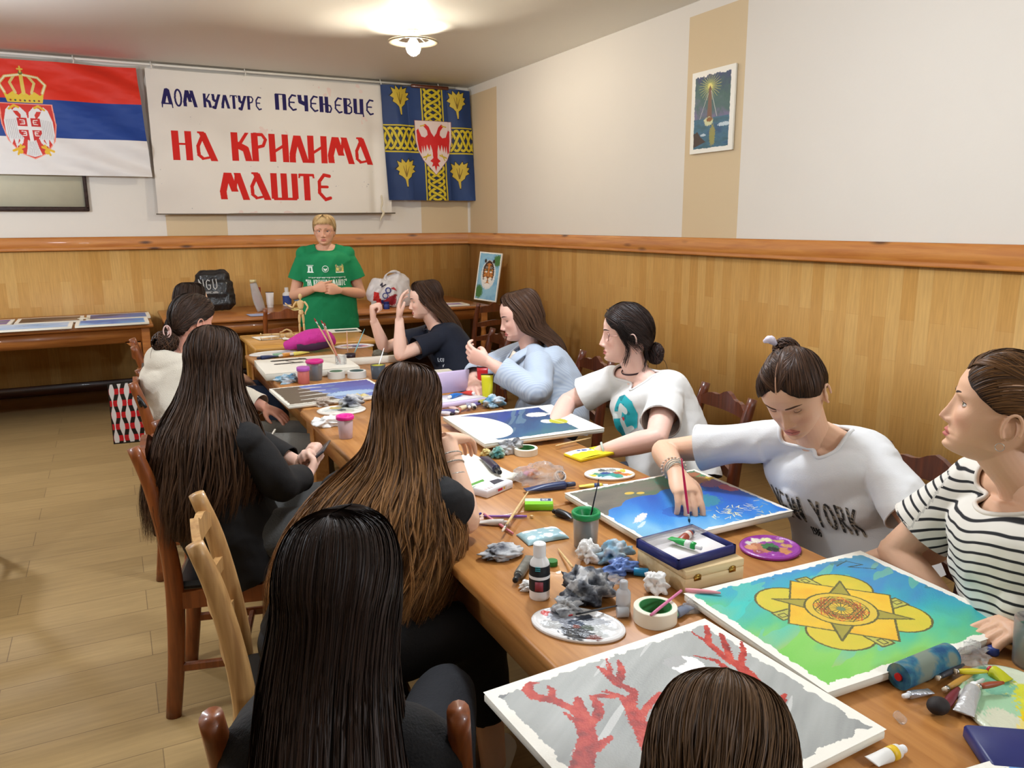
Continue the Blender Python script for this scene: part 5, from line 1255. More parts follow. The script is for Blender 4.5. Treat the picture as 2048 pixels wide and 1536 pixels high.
# person with glasses and a teal print
if want(4):
    hd = V3(1.785, 2.515, 1.10); fc = norm(V3(-.86, .50, -.02))
    P = dict(head=hd, face=fc, body=(-.97, -.08), neck=hd+V3(.045, -.03, -.165), shw=.165, girth=1.05, slouch=.04, skin=(236, 194, 178), open=14, gaze=(0, 1, 0), lip=(186, 110, 104),
        armL=dict(elbow=V3(1.66, 2.14, .80), wrist=V3(1.50, 2.27, .735), hand=norm(V3(-.8, .5, -.2)), palm=norm(V3(.1, .1, -1)), side=-1, pose='relax'),
        armR=dict(elbow=V3(1.68, 2.78, .80), wrist=V3(1.49, 2.60, .73), hand=norm(V3(-.8, -.4, -.2)), palm=(0, 0, -1), side=1, pose='relax'),
        armk=1.1, shirt=dict(mat=plain('white jersey glasses', (220, 219, 216)), sleeve=.64, cuff=.066, ease=.026, seed=12, vox=.0058, wr=.007), trousers=(52, 54, 62))
    root = sit(4, 'person with glasses and dark knotted hair in a white t-shirt with teal print', P, 1.86, 2.33, D(172)); H = P['H']
    bn = T(H, V3(0, -.115, -.062))
    hk = pulled(H, (0, -.100, -.045), 4200, (54, 38, 32), (14, 11, 11), seed=3, width=.0022, grow=1.05)
    for s_ in (-1, 1): lock(hk, [T(H, V3(s_*.015, .058, .110)), T(H, V3(s_*.062, .050, .072)), T(H, V3(s_*.083, .024, .018)), T(H, V3(s_*.084, .0, -.03)), T(H, V3(s_*.074, .012, -.09))], .012, (34, 24, 21), 60, 4+s_); lock(hk, [T(H, V3(s_*.03, .050, .105)), T(H, V3(s_*.074, .030, .058)), T(H, V3(s_*.088, -.005, .012)), T(H, V3(s_*.075, -.05, -.03))], .018, (34, 24, 21), 110, 14+s_)
    for k in range(5): lock(hk, [T(H, V3(-.05+.02*k, -.07, -.03)), T(H, V3(-.055+.02*k, -.075, -.075)), T(H, V3(-.06+.025*k, -.06, -.125))], .006, (34, 24, 22), 14, 20+k)
    hk.build('hair', hair_mat(.38), root); bun_geo(bn, .042, (58, 40, 36), (16, 12, 12), seed=4, axis=H[:3, 1]).build('hair_knot', hair_mat(.38), root)
    glasses(H, root, (176, 150, 140))
    g = Geo(); ring_tube(g, P['neck']*.62+T(H, V3(0, -.01, -.06))*.38, norm(V3(-.3, 0, 1)), P['shr'], .054, .052, .0035); g.build('choker', mat('dark choker', (60, 36, 40), .7), root)
    g = Geo(); ring_tube(g, V3(1.515, 2.255, .745), norm(V3(-.8, .5, -.3)), (0, 0, 1), .031, .027, .004); g.build('bracelet', mat('pale bracelet', (190, 200, 190), .4), root)
    A4 = Art(.17, .20, 140, 165, (228, 224, 216)); blob = A4.poly([(.045, .0), (.085, .005), (.115, .035), (.12, .06), (.16, .085), (.165, .14), (.14, .185), (.08, .20), (.045, .185), (.02, .13), (.01, .06), (.02, .02)])
    A4.put(blob, (30, 168, 178)); A4.put(blob & (A4.n(18, 18, 4) > .25), (18, 130, 142)); A4.put(A4.seg([(.0, .10), (.06, .115), (.07, .15), (.1, .14)], .014)|A4.seg([(.075, .09), (.09, .05), (.13, .07)], .016), (210, 218, 214)); A4.put(A4.ell(.085, .105, .008), (200, 60, 70))
    keep = blob|A4.seg([(.0, .10), (.06, .115)], .014)
    decal(P, root, 'shirt_print', P['pts'][3]+V3(-.05, .01, -.03), (1, .08, 0), (.08, -1, 0), (0, 0, 1), A4, keep)
# person painting the fish canvas
if want(5):
    hd = V3(1.615, 1.485, 1.085); fc = norm(V3(-.80, -.36, -.58))
    P = dict(head=hd, face=fc, up=(-.50, -.05, .86), body=(-.88, -.36), neck=V3(1.72, 1.50, .945), shw=.17, slouch=.05, skin=SK_TAN, open=-18, gaze=(0, 1, -.5), lip=(196, 124, 112), brow=(84, 56, 40), vox=.0034, voxh=.0021,
        armR=dict(elbow=V3(1.49, 1.885, .845), wrist=V3(1.372, 1.672, .852), hand=norm(V3(-.26, -.82, -.34)), palm=norm(V3(.15, .45, -.9)), side=1, pose='brush'),
        armL=dict(elbow=V3(1.74, 1.13, .76), wrist=V3(1.60, 1.24, .70), hand=norm(V3(-.9, .2, -.1)), palm=(0, 0, 1), side=-1, pose='relax'),
        shirt=dict(mat=plain('white jersey painter', (220, 220, 220)), sleeve=.60, cuff=.070, ease=.024, seed=15, vox=.0052, wr=.006, scoop=.78, neckz=.026, neckr=.098), trousers=(120, 138, 160))
    root = sit(5, 'person in a white NEW YORK t-shirt looking down and painting with a brush', P, 1.80, 1.38, D(184)); H = P['H']
    hk = pulled(H, (.02, -.085, .095), 5200, (92, 64, 46), (34, 22, 17), seed=6, width=.0017, part=0.0, grow=1.02, rise=.1, skin=(196, 150, 122))
    lock(hk, [T(H, V3(.072, .02, .0)), T(H, V3(.082, .01, -.03)), T(H, V3(.086, -.005, -.07))], .004, (60, 40, 30), 8, 3)
    hk.build('hair', hair_mat(.38), root); bun_geo(T(H, V3(.035, -.10, .082)), .036, (88, 60, 44), (32, 22, 18), seed=8, axis=H[:3, 1]).build('hair_knot', hair_mat(.38), root)
    g = Geo(); b_ = T(H, V3(.05, -.085, .115)); g.tube([b_+norm(H[:3, 2])*0, b_+H[:3, 2]*.018+H[:3, 0]*.01, b_+H[:3, 2]*.012+H[:3, 0]*.03], [.006, .012, .005], 10, sub=4); g.build('hair_clip', mat('pale hair clip', (214, 206, 220), .4), root)
    A5 = Art(.30, .22, 330, 240, (232, 230, 226)); ink = (54, 52, 50); 
    A5.text('NEW', .008, .078, .080, .0040, ink, stretch=.62, gap=.13); A5.text('YORK', .138, .078, .080, .0040, ink, stretch=.60, gap=.13); A5.text('1986', .108, .040, .024, .0018, (40, 40, 40), stretch=.6, gap=.1)
    keep = np.abs(A5.C-np.array(sgb(232, 230, 226))).sum(-1) > .02; sp = (A5.n(160, 160, 3, 2) > .15) & keep & (A5.V > .07); A5.put(sp, (150, 138, 120))
    f5 = P['fwd']; r5 = P['right']
    decal(P, root, 'shirt_print', P['pts'][3]+f5*.0+V3(0, 0, -.075)-r5*.005, -f5, norm(-P['shr']), norm(P['pts'][4]-P['pts'][2]), A5, keep, off=.002)
    g = Geo()
    wr = P['armR']['wrist']; dr = norm(P['armR']['wrist']-P['armR']['elbow'])
    for i_, (o_, rr) in enumerate(((-.03, .033), (-.018, .031), (-.006, .030))): ring_tube(g, wr+dr*o_, dr+V3(.1*i_, 0, 0), (0, 0, 1), rr, rr*.86, .0026)
    g.build('bracelet', mat('pale beads', (206, 214, 204), .35, bump=.8, bscale=600), root)
    g = Geo(); n_ = 22; c_ = wr+dr*-.045
    for k in range(n_):
        a_ = 2*PI*k/n_; u_ = norm(np.cross(dr, (0, 0, 1))); v_ = np.cross(dr, u_); g.ball(c_+u_*.035*math.cos(a_)+v_*.031*math.sin(a_)+dr*.01*math.sin(a_), .0036, 8)
    g.build('bead_bracelet', mat('pearl beads', (226, 206, 190), .25), root); P5 = P
# person in the black and white striped shirt
def striped_bw(V, P):
    a_ = P['pts'][4]-P['pts'][1]; a_ = norm(a_); q = (V-P['pts'][0])@a_+.02*noise2(V[:, 0]*6, V[:, 1]*6, 4)
    for s_ in 'RL':
        el = np.array(P['arm'+s_]['elbow']); d = norm(el-P['sh_'+s_]); rel = V-P['sh_'+s_]; al = rel@d; rad = np.linalg.norm(rel-al[:, None]*d, axis=1); m_ = (al > .02) & (rad < .09) & (np.sign(rel@P['right'])*(1 if s_ == 'R' else -1) > 0)
        q = np.where(m_, -al+.3, q)
    return np.stack([q+5]*3, -1)
if want(6):
    hd = V3(1.585, .925, 1.155); fc = norm(V3(-.58, .80, .16))
    nk = hd+V3(.045, -.05, -.155); P = dict(head=hd, face=fc, body=(-.80, .42), neck=nk, shw=.17, girth=1.14, slouch=.0, skin=(220, 174, 142), open=18, gaze=(0, 1, .1), iris=(96, 92, 60), brow=(56, 36, 26), lip=(184, 100, 90), vox=.004, voxh=.0021,
        armR=dict(elbow=V3(1.625, 1.155, .765), wrist=V3(1.60, .945, .665), hand=norm(V3(-.1, -.9, -.2)), palm=(0, 0, -1), side=1, pose='relax'),
        armL=dict(elbow=V3(1.66, .58, .80), wrist=V3(1.545, .765, .79), hand=norm(V3(-.8, .4, -.15)), palm=(0, 0, -1), side=-1, pose='relax'), armk=1.08, wide=1.07, pelvis=V3(1.71, .76, .56),
        shirt=dict(mat=stripe_mat('striped jersey', .0205, .27, (222, 217, 206), (20, 20, 24)), hemmat=plain('cream jersey', (220, 212, 200)), paint=striped_bw, sleeve=.66, cuff=.072, ease=.026, seed=17, vox=.0048, wr=.005, scoop=.85, neckz=.024, neckr=.11), trousers=(70, 78, 100))
    r_ = np.cross(norm(V3(-.80, .42, 0)), (0, 0, 1)); P['sh_R'] = nk+r_*.17+V3(0, 0, -.035); P['sh_L'] = nk-r_*.17+V3(0, 0, -.035)
    root = sit(6, 'person in profile in a black and white striped t-shirt at the right edge', P, 1.80, .66, D(170)); H = P['H']
    hk = pulled(H, (0, -.12, .02), 5200, (122, 84, 48), (46, 30, 20), seed=9, width=.0017, grow=1.03)
    hk.build('hair', hair_mat(.38), root)
    secs = [hsec(T(H, V3(0, -.105, .03)), H[:3, 0], H[:3, 1], .02, .02, .02, 0), hsec(T(H, V3(0, -.145, .0)), H[:3, 0], H[:3, 1], .03, .03, .03, 0), hsec(T(H, V3(0, -.14, -.09)), H[:3, 0], H[:3, 1], .04, .03, .03, 0), hsec(T(H, V3(0, -.12, -.22)), H[:3, 0], H[:3, 1], .035, .025, .03, 0)]
    curtain(secs, 1400, (104, 72, 46), (40, 26, 18), seed=2, width=.002, rings=18).build('ponytail', hair_mat(.38), root)
    g = Geo(); ring_tube(g, T(H, V3(-.078, -.006, -.042)), H[:3, 0], (0, 0, 1), .008, .008, .0012, n=20); g.build('earring', steel, root)

# farthest person on the left, mostly hidden
if want(7):
    hd = V3(.40, 4.86, 1.085); fc = norm(V3(.75, .66, -.05))
    P = dict(head=hd, face=fc, body=(1, .1), neck=hd+V3(-.05, 0, -.165), skin=SK_MID, eyes=False, hs=.97, vox=.006, voxh=.004,
        armR=dict(elbow=V3(.48, 4.66, .76), wrist=V3(.62, 4.76, .66), palm=(0, 0, -1)), armL=dict(elbow=V3(.48, 5.04, .76), wrist=V3(.62, 4.92, .66), palm=(0, 0, -1), side=-1),
        shirt=dict(mat=plain('grey jersey', (90, 90, 96)), sleeve=.6, vox=.009), trousers=(44, 58, 84), bare=True, shoe=(190, 130, 104), kneeR=V3(.80, 4.75, .53), kneeL=V3(.80, 4.95, .53), ankleR=V3(.88, 4.8, .1), ankleL=V3(.88, 5.0, .1))
    root = sit(7, 'farthest person on the left side, only the crown of dark straight hair showing', P, .38, 4.85, D(0)); H = P['H']
    secs = head_secs(H, TOP, .97)+[hsec(hd+V3(-.07, -.02, -.12), (.7, -.7, 0), (.7, .7, 0), .10, .04, .10, 80), hsec(hd+V3(-.10, -.02, -.30), (.5, -.8, 0), (.8, .5, 0), .11, .04, .08, 90)]
    curtain(secs, 2600, (70, 50, 38), (30, 22, 18), seed=12, width=.003, rings=18, wave=.001).build('hair', hair_mat(), root)
# person in the cream hoodie
if want(8):
    hd = V3(.31, 3.85, 1.10); fc = norm(V3(.86, .50, -.14)); nk = hd+V3(-.06, -.03, -.165)
    P = dict(head=hd, face=fc, body=(.95, .2), neck=nk, skin=(220, 160, 138), eyes=False, vox=.006, voxh=.003, slouch=.05,
        armR=dict(elbow=V3(.36, 3.52, .72), wrist=V3(.575, 3.44, .60), palm=(0, 0, -1)), armL=dict(elbow=V3(.42, 4.02, .76), wrist=V3(.60, 3.82, .68), palm=(0, 0, -1), side=-1), armk=1.1,
        shirt=dict(name='hoodie', mat=plain('cream fleece', (216, 208, 192), .35, .95, 260), sleeve=1.9, cuff=.05, ease=.028, hood=True, seed=22, wr=.008, collar=False), trousers=(104, 102, 96), legk=1.15,
        kneeR=V3(.74, 3.42, .55), kneeL=V3(.76, 3.72, .54), ankleR=V3(.80, 3.42, .09), ankleL=V3(.80, 3.74, .09))
    root = sit(8, 'person in a cream hoodie with dark hair gathered low in a pale pink claw clip', P, .30, 3.72, D(-6)); H = P['H']
    hk = pulled(H, (-.0, -.105, -.035), 4200, (70, 50, 38), (28, 20, 16), seed=13, width=.0024, grow=1.04); hk.build('hair', hair_mat(.4), root)
    bn = T(H, V3(.0, -.135, -.085)); bun_geo(bn, .048, (84, 58, 40), (30, 20, 16), seed=5, axis=H[:3, 1], flat=1.2).build('hair_knot', hair_mat(.4), root)
    g = Geo(); cc_ = T(H, V3(.035, -.150, -.035)); ring_tube(g, cc_, norm(H[:3, 0]*.8-H[:3, 1]*.6), (0, 0, 1), .026, .015, .0045); g.tube([cc_+V3(0, 0, -.02), cc_+V3(.01, .02, .0), cc_+V3(0, 0, .022)], [.004, .007, .004], 8, sub=3); g.build('hair_clip', mat('pale pink clip', (224, 186, 176), .35), root)

DIR9 = norm(V3(.35, .94, 0))
# person with long dark hair and a black jacket
if want(9):
    hd = V3(.275, 2.68, 1.085); fc = norm(V3(.46, .88, -.18)); nk = hd+V3(-.035, -.055, -.165)
    P = dict(head=hd, face=fc, body=(.85, .52), neck=nk, skin=SK_LIGHT, eyes=False, vox=.006, voxh=.004, slouch=.04, girth=.98,
        armR=dict(elbow=V3(.415, 2.46, .73), wrist=V3(.53, 2.60, .70), hand=norm(V3(.35, .75, .2)), palm=norm(V3(-.5, .2, .8)), pose='fist'),
        armL=dict(elbow=V3(.40, 2.94, .76), wrist=V3(.54, 2.76, .70), hand=norm(V3(.5, -.45, .2)), palm=norm(V3(0, -.1, .9)), side=-1, pose='fist'), armk=.98,
        shirt=dict(name='jacket', mat=plain('black jacket cloth', (20, 19, 20)), sleeve=1.80, cuff=.045, ease=.026, hem=-.12, seed=31, wr=.007, collar=False), trousers=(74, 74, 72), legk=1.1, kneeR=V3(.72, 2.50, .54), kneeL=V3(.72, 2.76, .54))
    root = sit(9, 'person with long dark hair over a black jacket, holding a phone, seen from behind', P, .31, 2.60, D(-10)); H = P['H']
    Rr = norm(V3(.86, -.40, 0)); Fr = norm(V3(.40, .86, 0))
    secs = head_secs(H, TOP)+[hsec(hd+V3(-.02, -.03, -.07), Rr, Fr, .105, .08, .12, 66), hsec(nk+V3(-.005, -.03, .0), Rr, Fr, .155, .10, .155, 70), hsec(nk+V3(-.015, -.03, -.12), Rr, Fr, .185, .11, .19, 76), hsec(nk+V3(-.035, -.03, -.22), Rr, Fr, .19, .09, .20, 84), hsec(nk+V3(-.055, -.02, -.34), Rr, Fr, .17, .05, .19, 88)]
    curtain(secs, 9000, (82, 58, 42), (24, 17, 14), seed=21, width=.0021, rings=30, wave=.0035, clump=.65, tips=(96, 68, 46), tmin=.50, lo=.84, spread=.25, frizz=.004).build('hair', hair_mat(.4), root)
    ph = empty('phone', (0, 0, 0), 0, 'dark phone held in the lap by the person in the black jacket', 'phone'); Mx = frame(V3(.60, 2.69, .755), (.4, .9, 0), norm(V3(-.6, .1, .7)))
    g = Geo(); g.box((0, 0, 0), (.14, .07, .008), bev=.003, M=Mx); g.build('phone_body', mat('phone grey', (60, 60, 66), .3), ph)
# person with wavy highlighted hair
if want(10):
    hd = V3(.675, 1.93, 1.045); fc = norm(V3(.68, .70, -.22)); nk = hd+V3(-.06, -.06, -.155)
    P = dict(head=hd, face=fc, body=(.84, .54), neck=nk, skin=(232, 190, 162), eyes=False, voxh=.004, slouch=.05, girth=.92, shw=.15,
        armR=dict(elbow=V3(.762, 1.765, .79), wrist=V3(.768, 1.905, .975), hand=norm(V3(.62, .55, -.18)), palm=norm(V3(-.2, -.2, -1)), pose='drape'),
        armL=dict(elbow=V3(.50, 2.24, .72), wrist=V3(.52, 2.02, .64), palm=(0, 0, -1), side=-1),
        pelvis=V3(.36, 1.78, .56), shirt=dict(mat=plain('black top', (22, 22, 24)), sleeve=.42, ease=.012, seed=41, collar=False), trousers=(18, 18, 20), legk=1.1, kneeR=V3(.74, 1.66, .54), kneeL=V3(.74, 1.98, .54), ankleR=V3(.82, 1.74, .10), bare=True, foot=V3(.6, .8, 0), shoe=(206, 200, 186))
    root = sit(10, 'person with long wavy brown hair with golden highlights, hand over a canvas', P, .375, 1.79, D(-6)); H = P['H']
    Rr = norm(V3(.82, -.54, 0)); Fr = norm(V3(.54, .82, 0))
    secs = head_secs(H, TOP)+[hsec(hd+V3(-.04, -.04, -.08), Rr, Fr, .105, .08, .12, 66), hsec(nk+V3(-.045, -.035, -.01), Rr, Fr, .175, .09, .145, 72), hsec(nk+V3(-.07, -.04, -.10), Rr, Fr, .225, .09, .175, 78), hsec(nk+V3(-.115, -.05, -.22), Rr, Fr, .24, .07, .175, 84), hsec(nk+V3(-.165, -.05, -.38), Rr, Fr, .21, .04, .16, 88)]
    curtain(secs, 11000, (98, 68, 46), (36, 24, 18), seed=23, width=.0019, rings=34, wave=.0055, wfreq=7, clump=.75, tips=(190, 138, 84), tipstart=.34, tmin=.66, lo=.84, spread=.35, frizz=.004).build('hair', hair_mat(.38), root)
    g = Geo(); wr, el = P['armR']['wrist'], P['armR']['elbow']; dr = norm(wr-el)
    for o_ in (-.05, -.075, -.11): ring_tube(g, wr+dr*o_, dr, (0, 0, 1), .033, .031, .0022)
    g.build('bracelet', mat('silver beads', (206, 196, 184), .3, metal=.6, bump=.9, bscale=500), root)
# nearest person with long dark hair
if want(11):
    hd = V3(.25, 1.03, 1.012); fc = norm(V3(.56, .80, -.20)); nk = hd+V3(-.03, -.055, -.165)
    P = dict(head=hd, face=fc, body=(.45, .89), neck=nk, skin=SK_MID, eyes=False, vox=.006, voxh=.004, slouch=.04, girth=.85, shw=.12, armk=.9,
        armR=dict(elbow=V3(.35, 1.08, .68), wrist=V3(.33, 1.31, .63), palm=(0, 0, -1)), armL=dict(elbow=V3(.20, 1.28, .72), wrist=V3(.27, 1.40, .64), palm=(0, 0, -1), side=-1),
        shirt=dict(mat=plain('black knit', (18, 17, 18), .3), sleeve=1.8, cuff=.045, ease=.03, hem=-.08, seed=51, collar=False), trousers=(24, 26, 32), legk=1.1, pelvis=V3(.27, 1.10, .54))
    root = sit(11, 'nearest seated person, long straight near-black hair down the whole back', P, .31, 1.165, D(65)); H = P['H']
    Rr = norm(V3(.82, -.55, 0)); Fr = norm(V3(.55, .82, 0))
    secs = head_secs(H, TOP)+[hsec(hd+V3(-.03, -.03, -.08), Rr, Fr, .095, .08, .11, 66), hsec(nk+V3(-.015, -.04, -.02), Rr, Fr, .105, .09, .145, 70), hsec(nk+V3(-.015, -.05, -.12), Rr, Fr, .118, .09, .16, 76), hsec(nk+V3(-.01, -.055, -.23), Rr, Fr, .15, .08, .17, 80), hsec(nk+V3(-.01, -.06, -.34), Rr, Fr, .172, .06, .20, 84), hsec(nk+V3(-.01, -.07, -.44), Rr, Fr, .178, .06, .20, 86)]
    curtain(secs, 12000, (54, 38, 30), (15, 11, 10), seed=27, width=.0017, rings=30, wave=.0012, clump=.5, tips=(70, 48, 34), tmin=.8, lo=.86, spread=.05, frizz=.0022).build('hair', hair_mat(.36), root)
# person at the bottom edge
if want(12):
    hd = V3(.607, .636, .850); fc = norm(V3(.62, .55, -.55)); nk = hd+V3(-.12, -.06, -.02)
    P = dict(head=hd, face=fc, up=(.45, .4, .8), hs=1.06, body=(.9, .35), neck=nk, skin=SK_MID, eyes=False, vox=.006, voxh=.004, slouch=.06,
        armR=dict(elbow=V3(.44, .36, .66), wrist=V3(.60, .44, .62), palm=(0, 0, -1)), armL=dict(elbow=V3(.5, .80, .72), wrist=V3(.62, .82, .70), palm=(0, 0, -1), side=-1),
        shirt=dict(mat=plain('plum jersey', (54, 40, 52), .2), sleeve=.6, ease=.02, seed=61), trousers=(40, 46, 60), pelvis=V3(.32, .45, .56), kneeR=V3(.66, .34, .53), kneeL=V3(.66, .6, .53))
    root = sit(12, 'person at the bottom edge, only a brown-haired crown in front of the red canvas', P, .33, .42, D(0)); H = P['H']
    Rr = norm(V3(.70, -.70, 0)); Fr = norm(V3(.70, .70, 0))
    secs = head_secs(H, TOP, 1.06)+[hsec(hd+V3(-.05, -.04, -.10), Rr, Fr, .118, .08, .12, 70), hsec(nk+V3(-.0, -.03, -.16), Rr, Fr, .14, .08, .13, 76), hsec(nk+V3(-.06, -.04, -.3), Rr, Fr, .15, .06, .13, 84)]
    curtain(secs, 9000, (118, 88, 60), (52, 37, 25), seed=33, width=.0014, rings=26, wave=.002, clump=.5, tmin=.8, lo=.88, frizz=.002).build('hair', hair_mat(.38), root)
# ------------------------------------------------------------------ paintings on the table
def uvof(c, ang):
    def f(px, py):
        p = at(px, py, c[2]); dx, dy = p[0]-c[0], p[1]-c[1]; return (dx*math.cos(ang)+dy*math.sin(ang), -dx*math.sin(ang)+dy*math.cos(ang))
    return f
ZT = TZ+.0225
c = V3(.760, .902, ZT); ang = D(2.6); wx, wy = .506, .408; uv = uvof(c, ang)
def U1(pts): return [(lambda q: (q[0]+wx/2, q[1]+wy/2))(uv(*p)) for p in pts]
A = Art(wx, wy, 470, 380, (240, 236, 224))
pm = A.inset(.020, .010, 3, 60)
A.mix(pm, [(126, 128, 126), (160, 162, 158), (180, 182, 178)], .55+.5*A.n(4, 14, 3, 3, .5)+.18*A.n(9, 90, 5, 2, .55))
A.mix(pm & (A.n(2.6, 12, 31, 3, .6) > .38), [(112, 114, 114), (136, 138, 136)], .5+.5*A.n(30, 30, 9))
A.put(pm & (A.n(4, 60, 17, 2, .55) > .62), (206, 206, 202), .7)
mc = U1([(1374, 1330)])[0]; A.put(A.ell(mc[0], mc[1], .030, .030, .10), (238, 236, 232)); A.put(A.ell(mc[0]-.012, mc[1]+.020, .024, .016, .2), (168, 168, 166))
BR = [([(1162, 1545), (1176, 1475), (1162, 1427), (1155, 1397)], [.019, .015, .013, .006]), ([(1162, 1440), (1145, 1417), (1107, 1400), (1070, 1393), (1054, 1380), (1060, 1368), (1075, 1365)], [.008, .008, .009, .010, .009, .007, .002]), ([(1104, 1395), (1104, 1380), (1094, 1371)], [.007, .006, .002]),
 ([(1176, 1455), (1198, 1427), (1195, 1407), (1184, 1393), (1200, 1391), (1227, 1393), (1213, 1381)], [.008, .009, .008, .005, .005, .005, .002]), ([(1131, 1427), (1150, 1440), (1172, 1460)], [.003, .006, .008]), ([(1172, 1509), (1200, 1492), (1220, 1475)], [.008, .008, .005]),
 ([(1302, 1495), (1268, 1427), (1261, 1414), (1268, 1383), (1234, 1366), (1213, 1345), (1195, 1333)], [.016, .014, .010, .007, .008, .008, .002]), ([(1220, 1349), (1219, 1335), (1213, 1318)], [.006, .004, .0015]), ([(1240, 1358), (1244, 1340), (1237, 1321)], [.008, .007, .003]), ([(1261, 1417), (1241, 1393), (1207, 1383)], [.008, .006, .002]), ([(1278, 1438), (1295, 1414), (1319, 1386)], [.008, .007, .004]),
 ([(1534, 1410), (1500, 1352), (1480, 1332), (1453, 1318), (1418, 1287), (1413, 1253)], [.016, .013, .010, .007, .007, .005]), ([(1384, 1263), (1398, 1274), (1416, 1284)], [.0015, .003, .005]), ([(1461, 1324), (1453, 1295), (1442, 1268)], [.008, .007, .004]), ([(1480, 1330), (1487, 1304), (1483, 1284)], [.008, .006, .003]), ([(1508, 1375), (1473, 1352), (1432, 1321), (1388, 1311)], [.008, .007, .005, .0015]), ([(1569, 1435), (1562, 1407), (1569, 1390)], [.006, .007, .004])]
for pts, wd in BR:
    q = U1(pts); m_ = A.seg(q, wd, .0035, 7); A.mix(m_, [(120, 26, 16), (178, 46, 30), (200, 78, 56)], .5+.7*A.n(60, 60, 8, 3))
canvas('painted_canvas', c, wx, wy, ang, A, 'canvas with red branching trees and a white moon on grey, nearest the camera')
# geometric star painting
c = V3(1.290, 1.012, ZT); ang = D(-2.4); wx, wy = .526, .402
A = Art(wx, wy, 520, 400); X0, Y0 = wx/2-.01, wy/2+.006
pm = A.inset(.018, .007, 4, 70); tt = .5+(A.U-wx/2)*1.2+(A.V-wy/2)*1.5+.22*A.n(7, 20, 4, 3, .5)
A.mix(pm, [(122, 196, 84), (134, 200, 96), (84, 184, 140), (58, 170, 180), (66, 140, 190), (90, 150, 176)], tt)
A.mix(pm & (A.n(7, 26, 14, 3, .5) > .3), [(150, 190, 100), (60, 190, 180), (120, 160, 150)], tt); A.put(pm & (A.n(40, 40, 6) > .55) & (tt > .7), (70, 100, 90), .5)
def PP(pts): return [(X0+x, Y0+y) for x, y in pts]
ln = (96, 92, 50)
def shape(pts, fill, t=None, w_=.0022):
    m_ = A.poly(PP(pts)); A.mix(m_, fill, .5+.6*A.n(25, 25, 5) if t is None else t); A.put(A.seg(PP(pts), w_, .001, closed=True), ln)
for sx in (-1, 1):
    for sy in (-1, 1): shape([(sx*.078+.066*math.cos(a), sy*.072+.062*math.sin(a)) for a in np.linspace(0, 2*PI, 30)], [(196, 188, 58), (214, 190, 60)])
for a in (0, 90, 180, 270):
    ca, sa = math.cos(D(a)), math.sin(D(a)); tb = [(.105, -.016), (.150, -.016), (.150, .016), (.105, .016)]; shape([(x*ca-y*sa-.0, x*sa+y*ca) for x, y in [(p[0]*.95, p[1]-.03) for p in tb]], [(176, 176, 80), (196, 190, 90)]); A.put(A.seg(PP([(x*ca-y*sa, x*sa+y*ca) for x, y in ((.12, -.036), (.136, -.036), (.136, -.024), (.12, -.024))]), .0015, closed=True), ln)
shape([(0, .142), (-.142, 0), (0, -.142), (.142, 0)], [(224, 168, 44), (228, 186, 52), (214, 176, 60)])
for sx in (-1, 1):
    for sy in (-1, 1): shape([(sx*.022, sy*.056), (sx*.098, sy*.094), (sx*.056, sy*.022)], [(168, 156, 62), (150, 142, 60)])
shape([(.074*math.cos(a), .068*math.sin(a)) for a in np.linspace(0, 2*PI, 36)], [(222, 186, 56), (206, 180, 70)]); A.put(A.seg(PP([(.056*math.cos(a), .052*math.sin(a)) for a in np.linspace(0, 2*PI, 30)]), .0012), ln)
for k, (r1, cl) in enumerate(((.054, (206, 92, 42)), (.046, (170, 70, 40)), (.034, (190, 110, 50)))):
    for o_ in (0, 22.5, 45, 67.5): A.put(A.seg(PP([(r1*math.cos(D(a+o_)), r1*math.sin(D(a+o_))) for a in (0, 90, 180, 270)]), .0013, .0005, closed=True), cl if o_ in (0, 45) else ln)
A.put(A.ell(X0, Y0, .009), (110, 130, 96))
for k in range(16): a = 2*PI*k/16; A.put(A.seg(PP([(.009*math.cos(a), .009*math.sin(a)), (.032*math.cos(a), .032*math.sin(a))]), .0009), ln)
A.put(A.seg([(wx-.12, wy-.04), (wx-.08, wy-.03), (wx-.06, wy-.06), (wx-.1, wy-.055), (wx-.05, wy-.09)], .0016, .001), (60, 80, 70))
canvas('painted_canvas', c, wx, wy, ang, A, 'canvas with a yellow geometric star on green and turquoise ground')
# fish canvas
c = V3(1.373, 1.675, ZT+.004); ang = D(-.2); wx, wy = .488, .418
A = Art(wx, wy, 420, 360); A.put(A.inset(.0, 0), (236, 228, 216)); pm = A.inset(.012, .006, 5, 60); U_, V_ = A.U-wx/2, A.V-wy/2
A.mix(pm, [(120, 180, 214), (58, 140, 208), (36, 110, 196), (30, 84, 178), (34, 70, 160)], .45+V_*1.6+U_*.9+.35*A.n(3, 16, 4, 3, 1.1))
gz_ = pm & (V_ > .075-.5*np.clip(-U_-.1, 0, 1)+.028*A.n(14, 14, 2)+.12*np.clip(U_-.02, 0, 1)) ; A.mix(gz_, [(96, 92, 84), (116, 110, 98), (84, 110, 84), (70, 120, 92)], .35+U_*1.4+V_*1.2+.4*A.n(12, 30, 7))
for (x, y, rx_, ry_, cl) in ((.16, .16, .07, .04, (70, 150, 90)), (.18, .12, .05, .03, (190, 120, 80)), (.21, .07, .05, .03, (150, 90, 120)), (.10, .14, .05, .05, (60, 130, 110)), (.19, .17, .04, .02, (180, 80, 60)), (.22, .02, .03, .03, (196, 84, 72)), (.08, -.03, .05, .045, (60, 140, 140)), (.10, .06, .05, .03, (60, 150, 190))): A.put(pm & A.ell(x+wx/2, y+wy/2, rx_, ry_, .35, 4), cl, .75)
st = [(.225+.03*r_*math.cos(a)+wx/2, .115+.022*r_*math.sin(a)+wy/2) for a, r_ in [(k*PI/5+.3, 1 if k % 2 == 0 else .4) for k in range(10)]]; A.put(A.poly(st), (226, 190, 70))
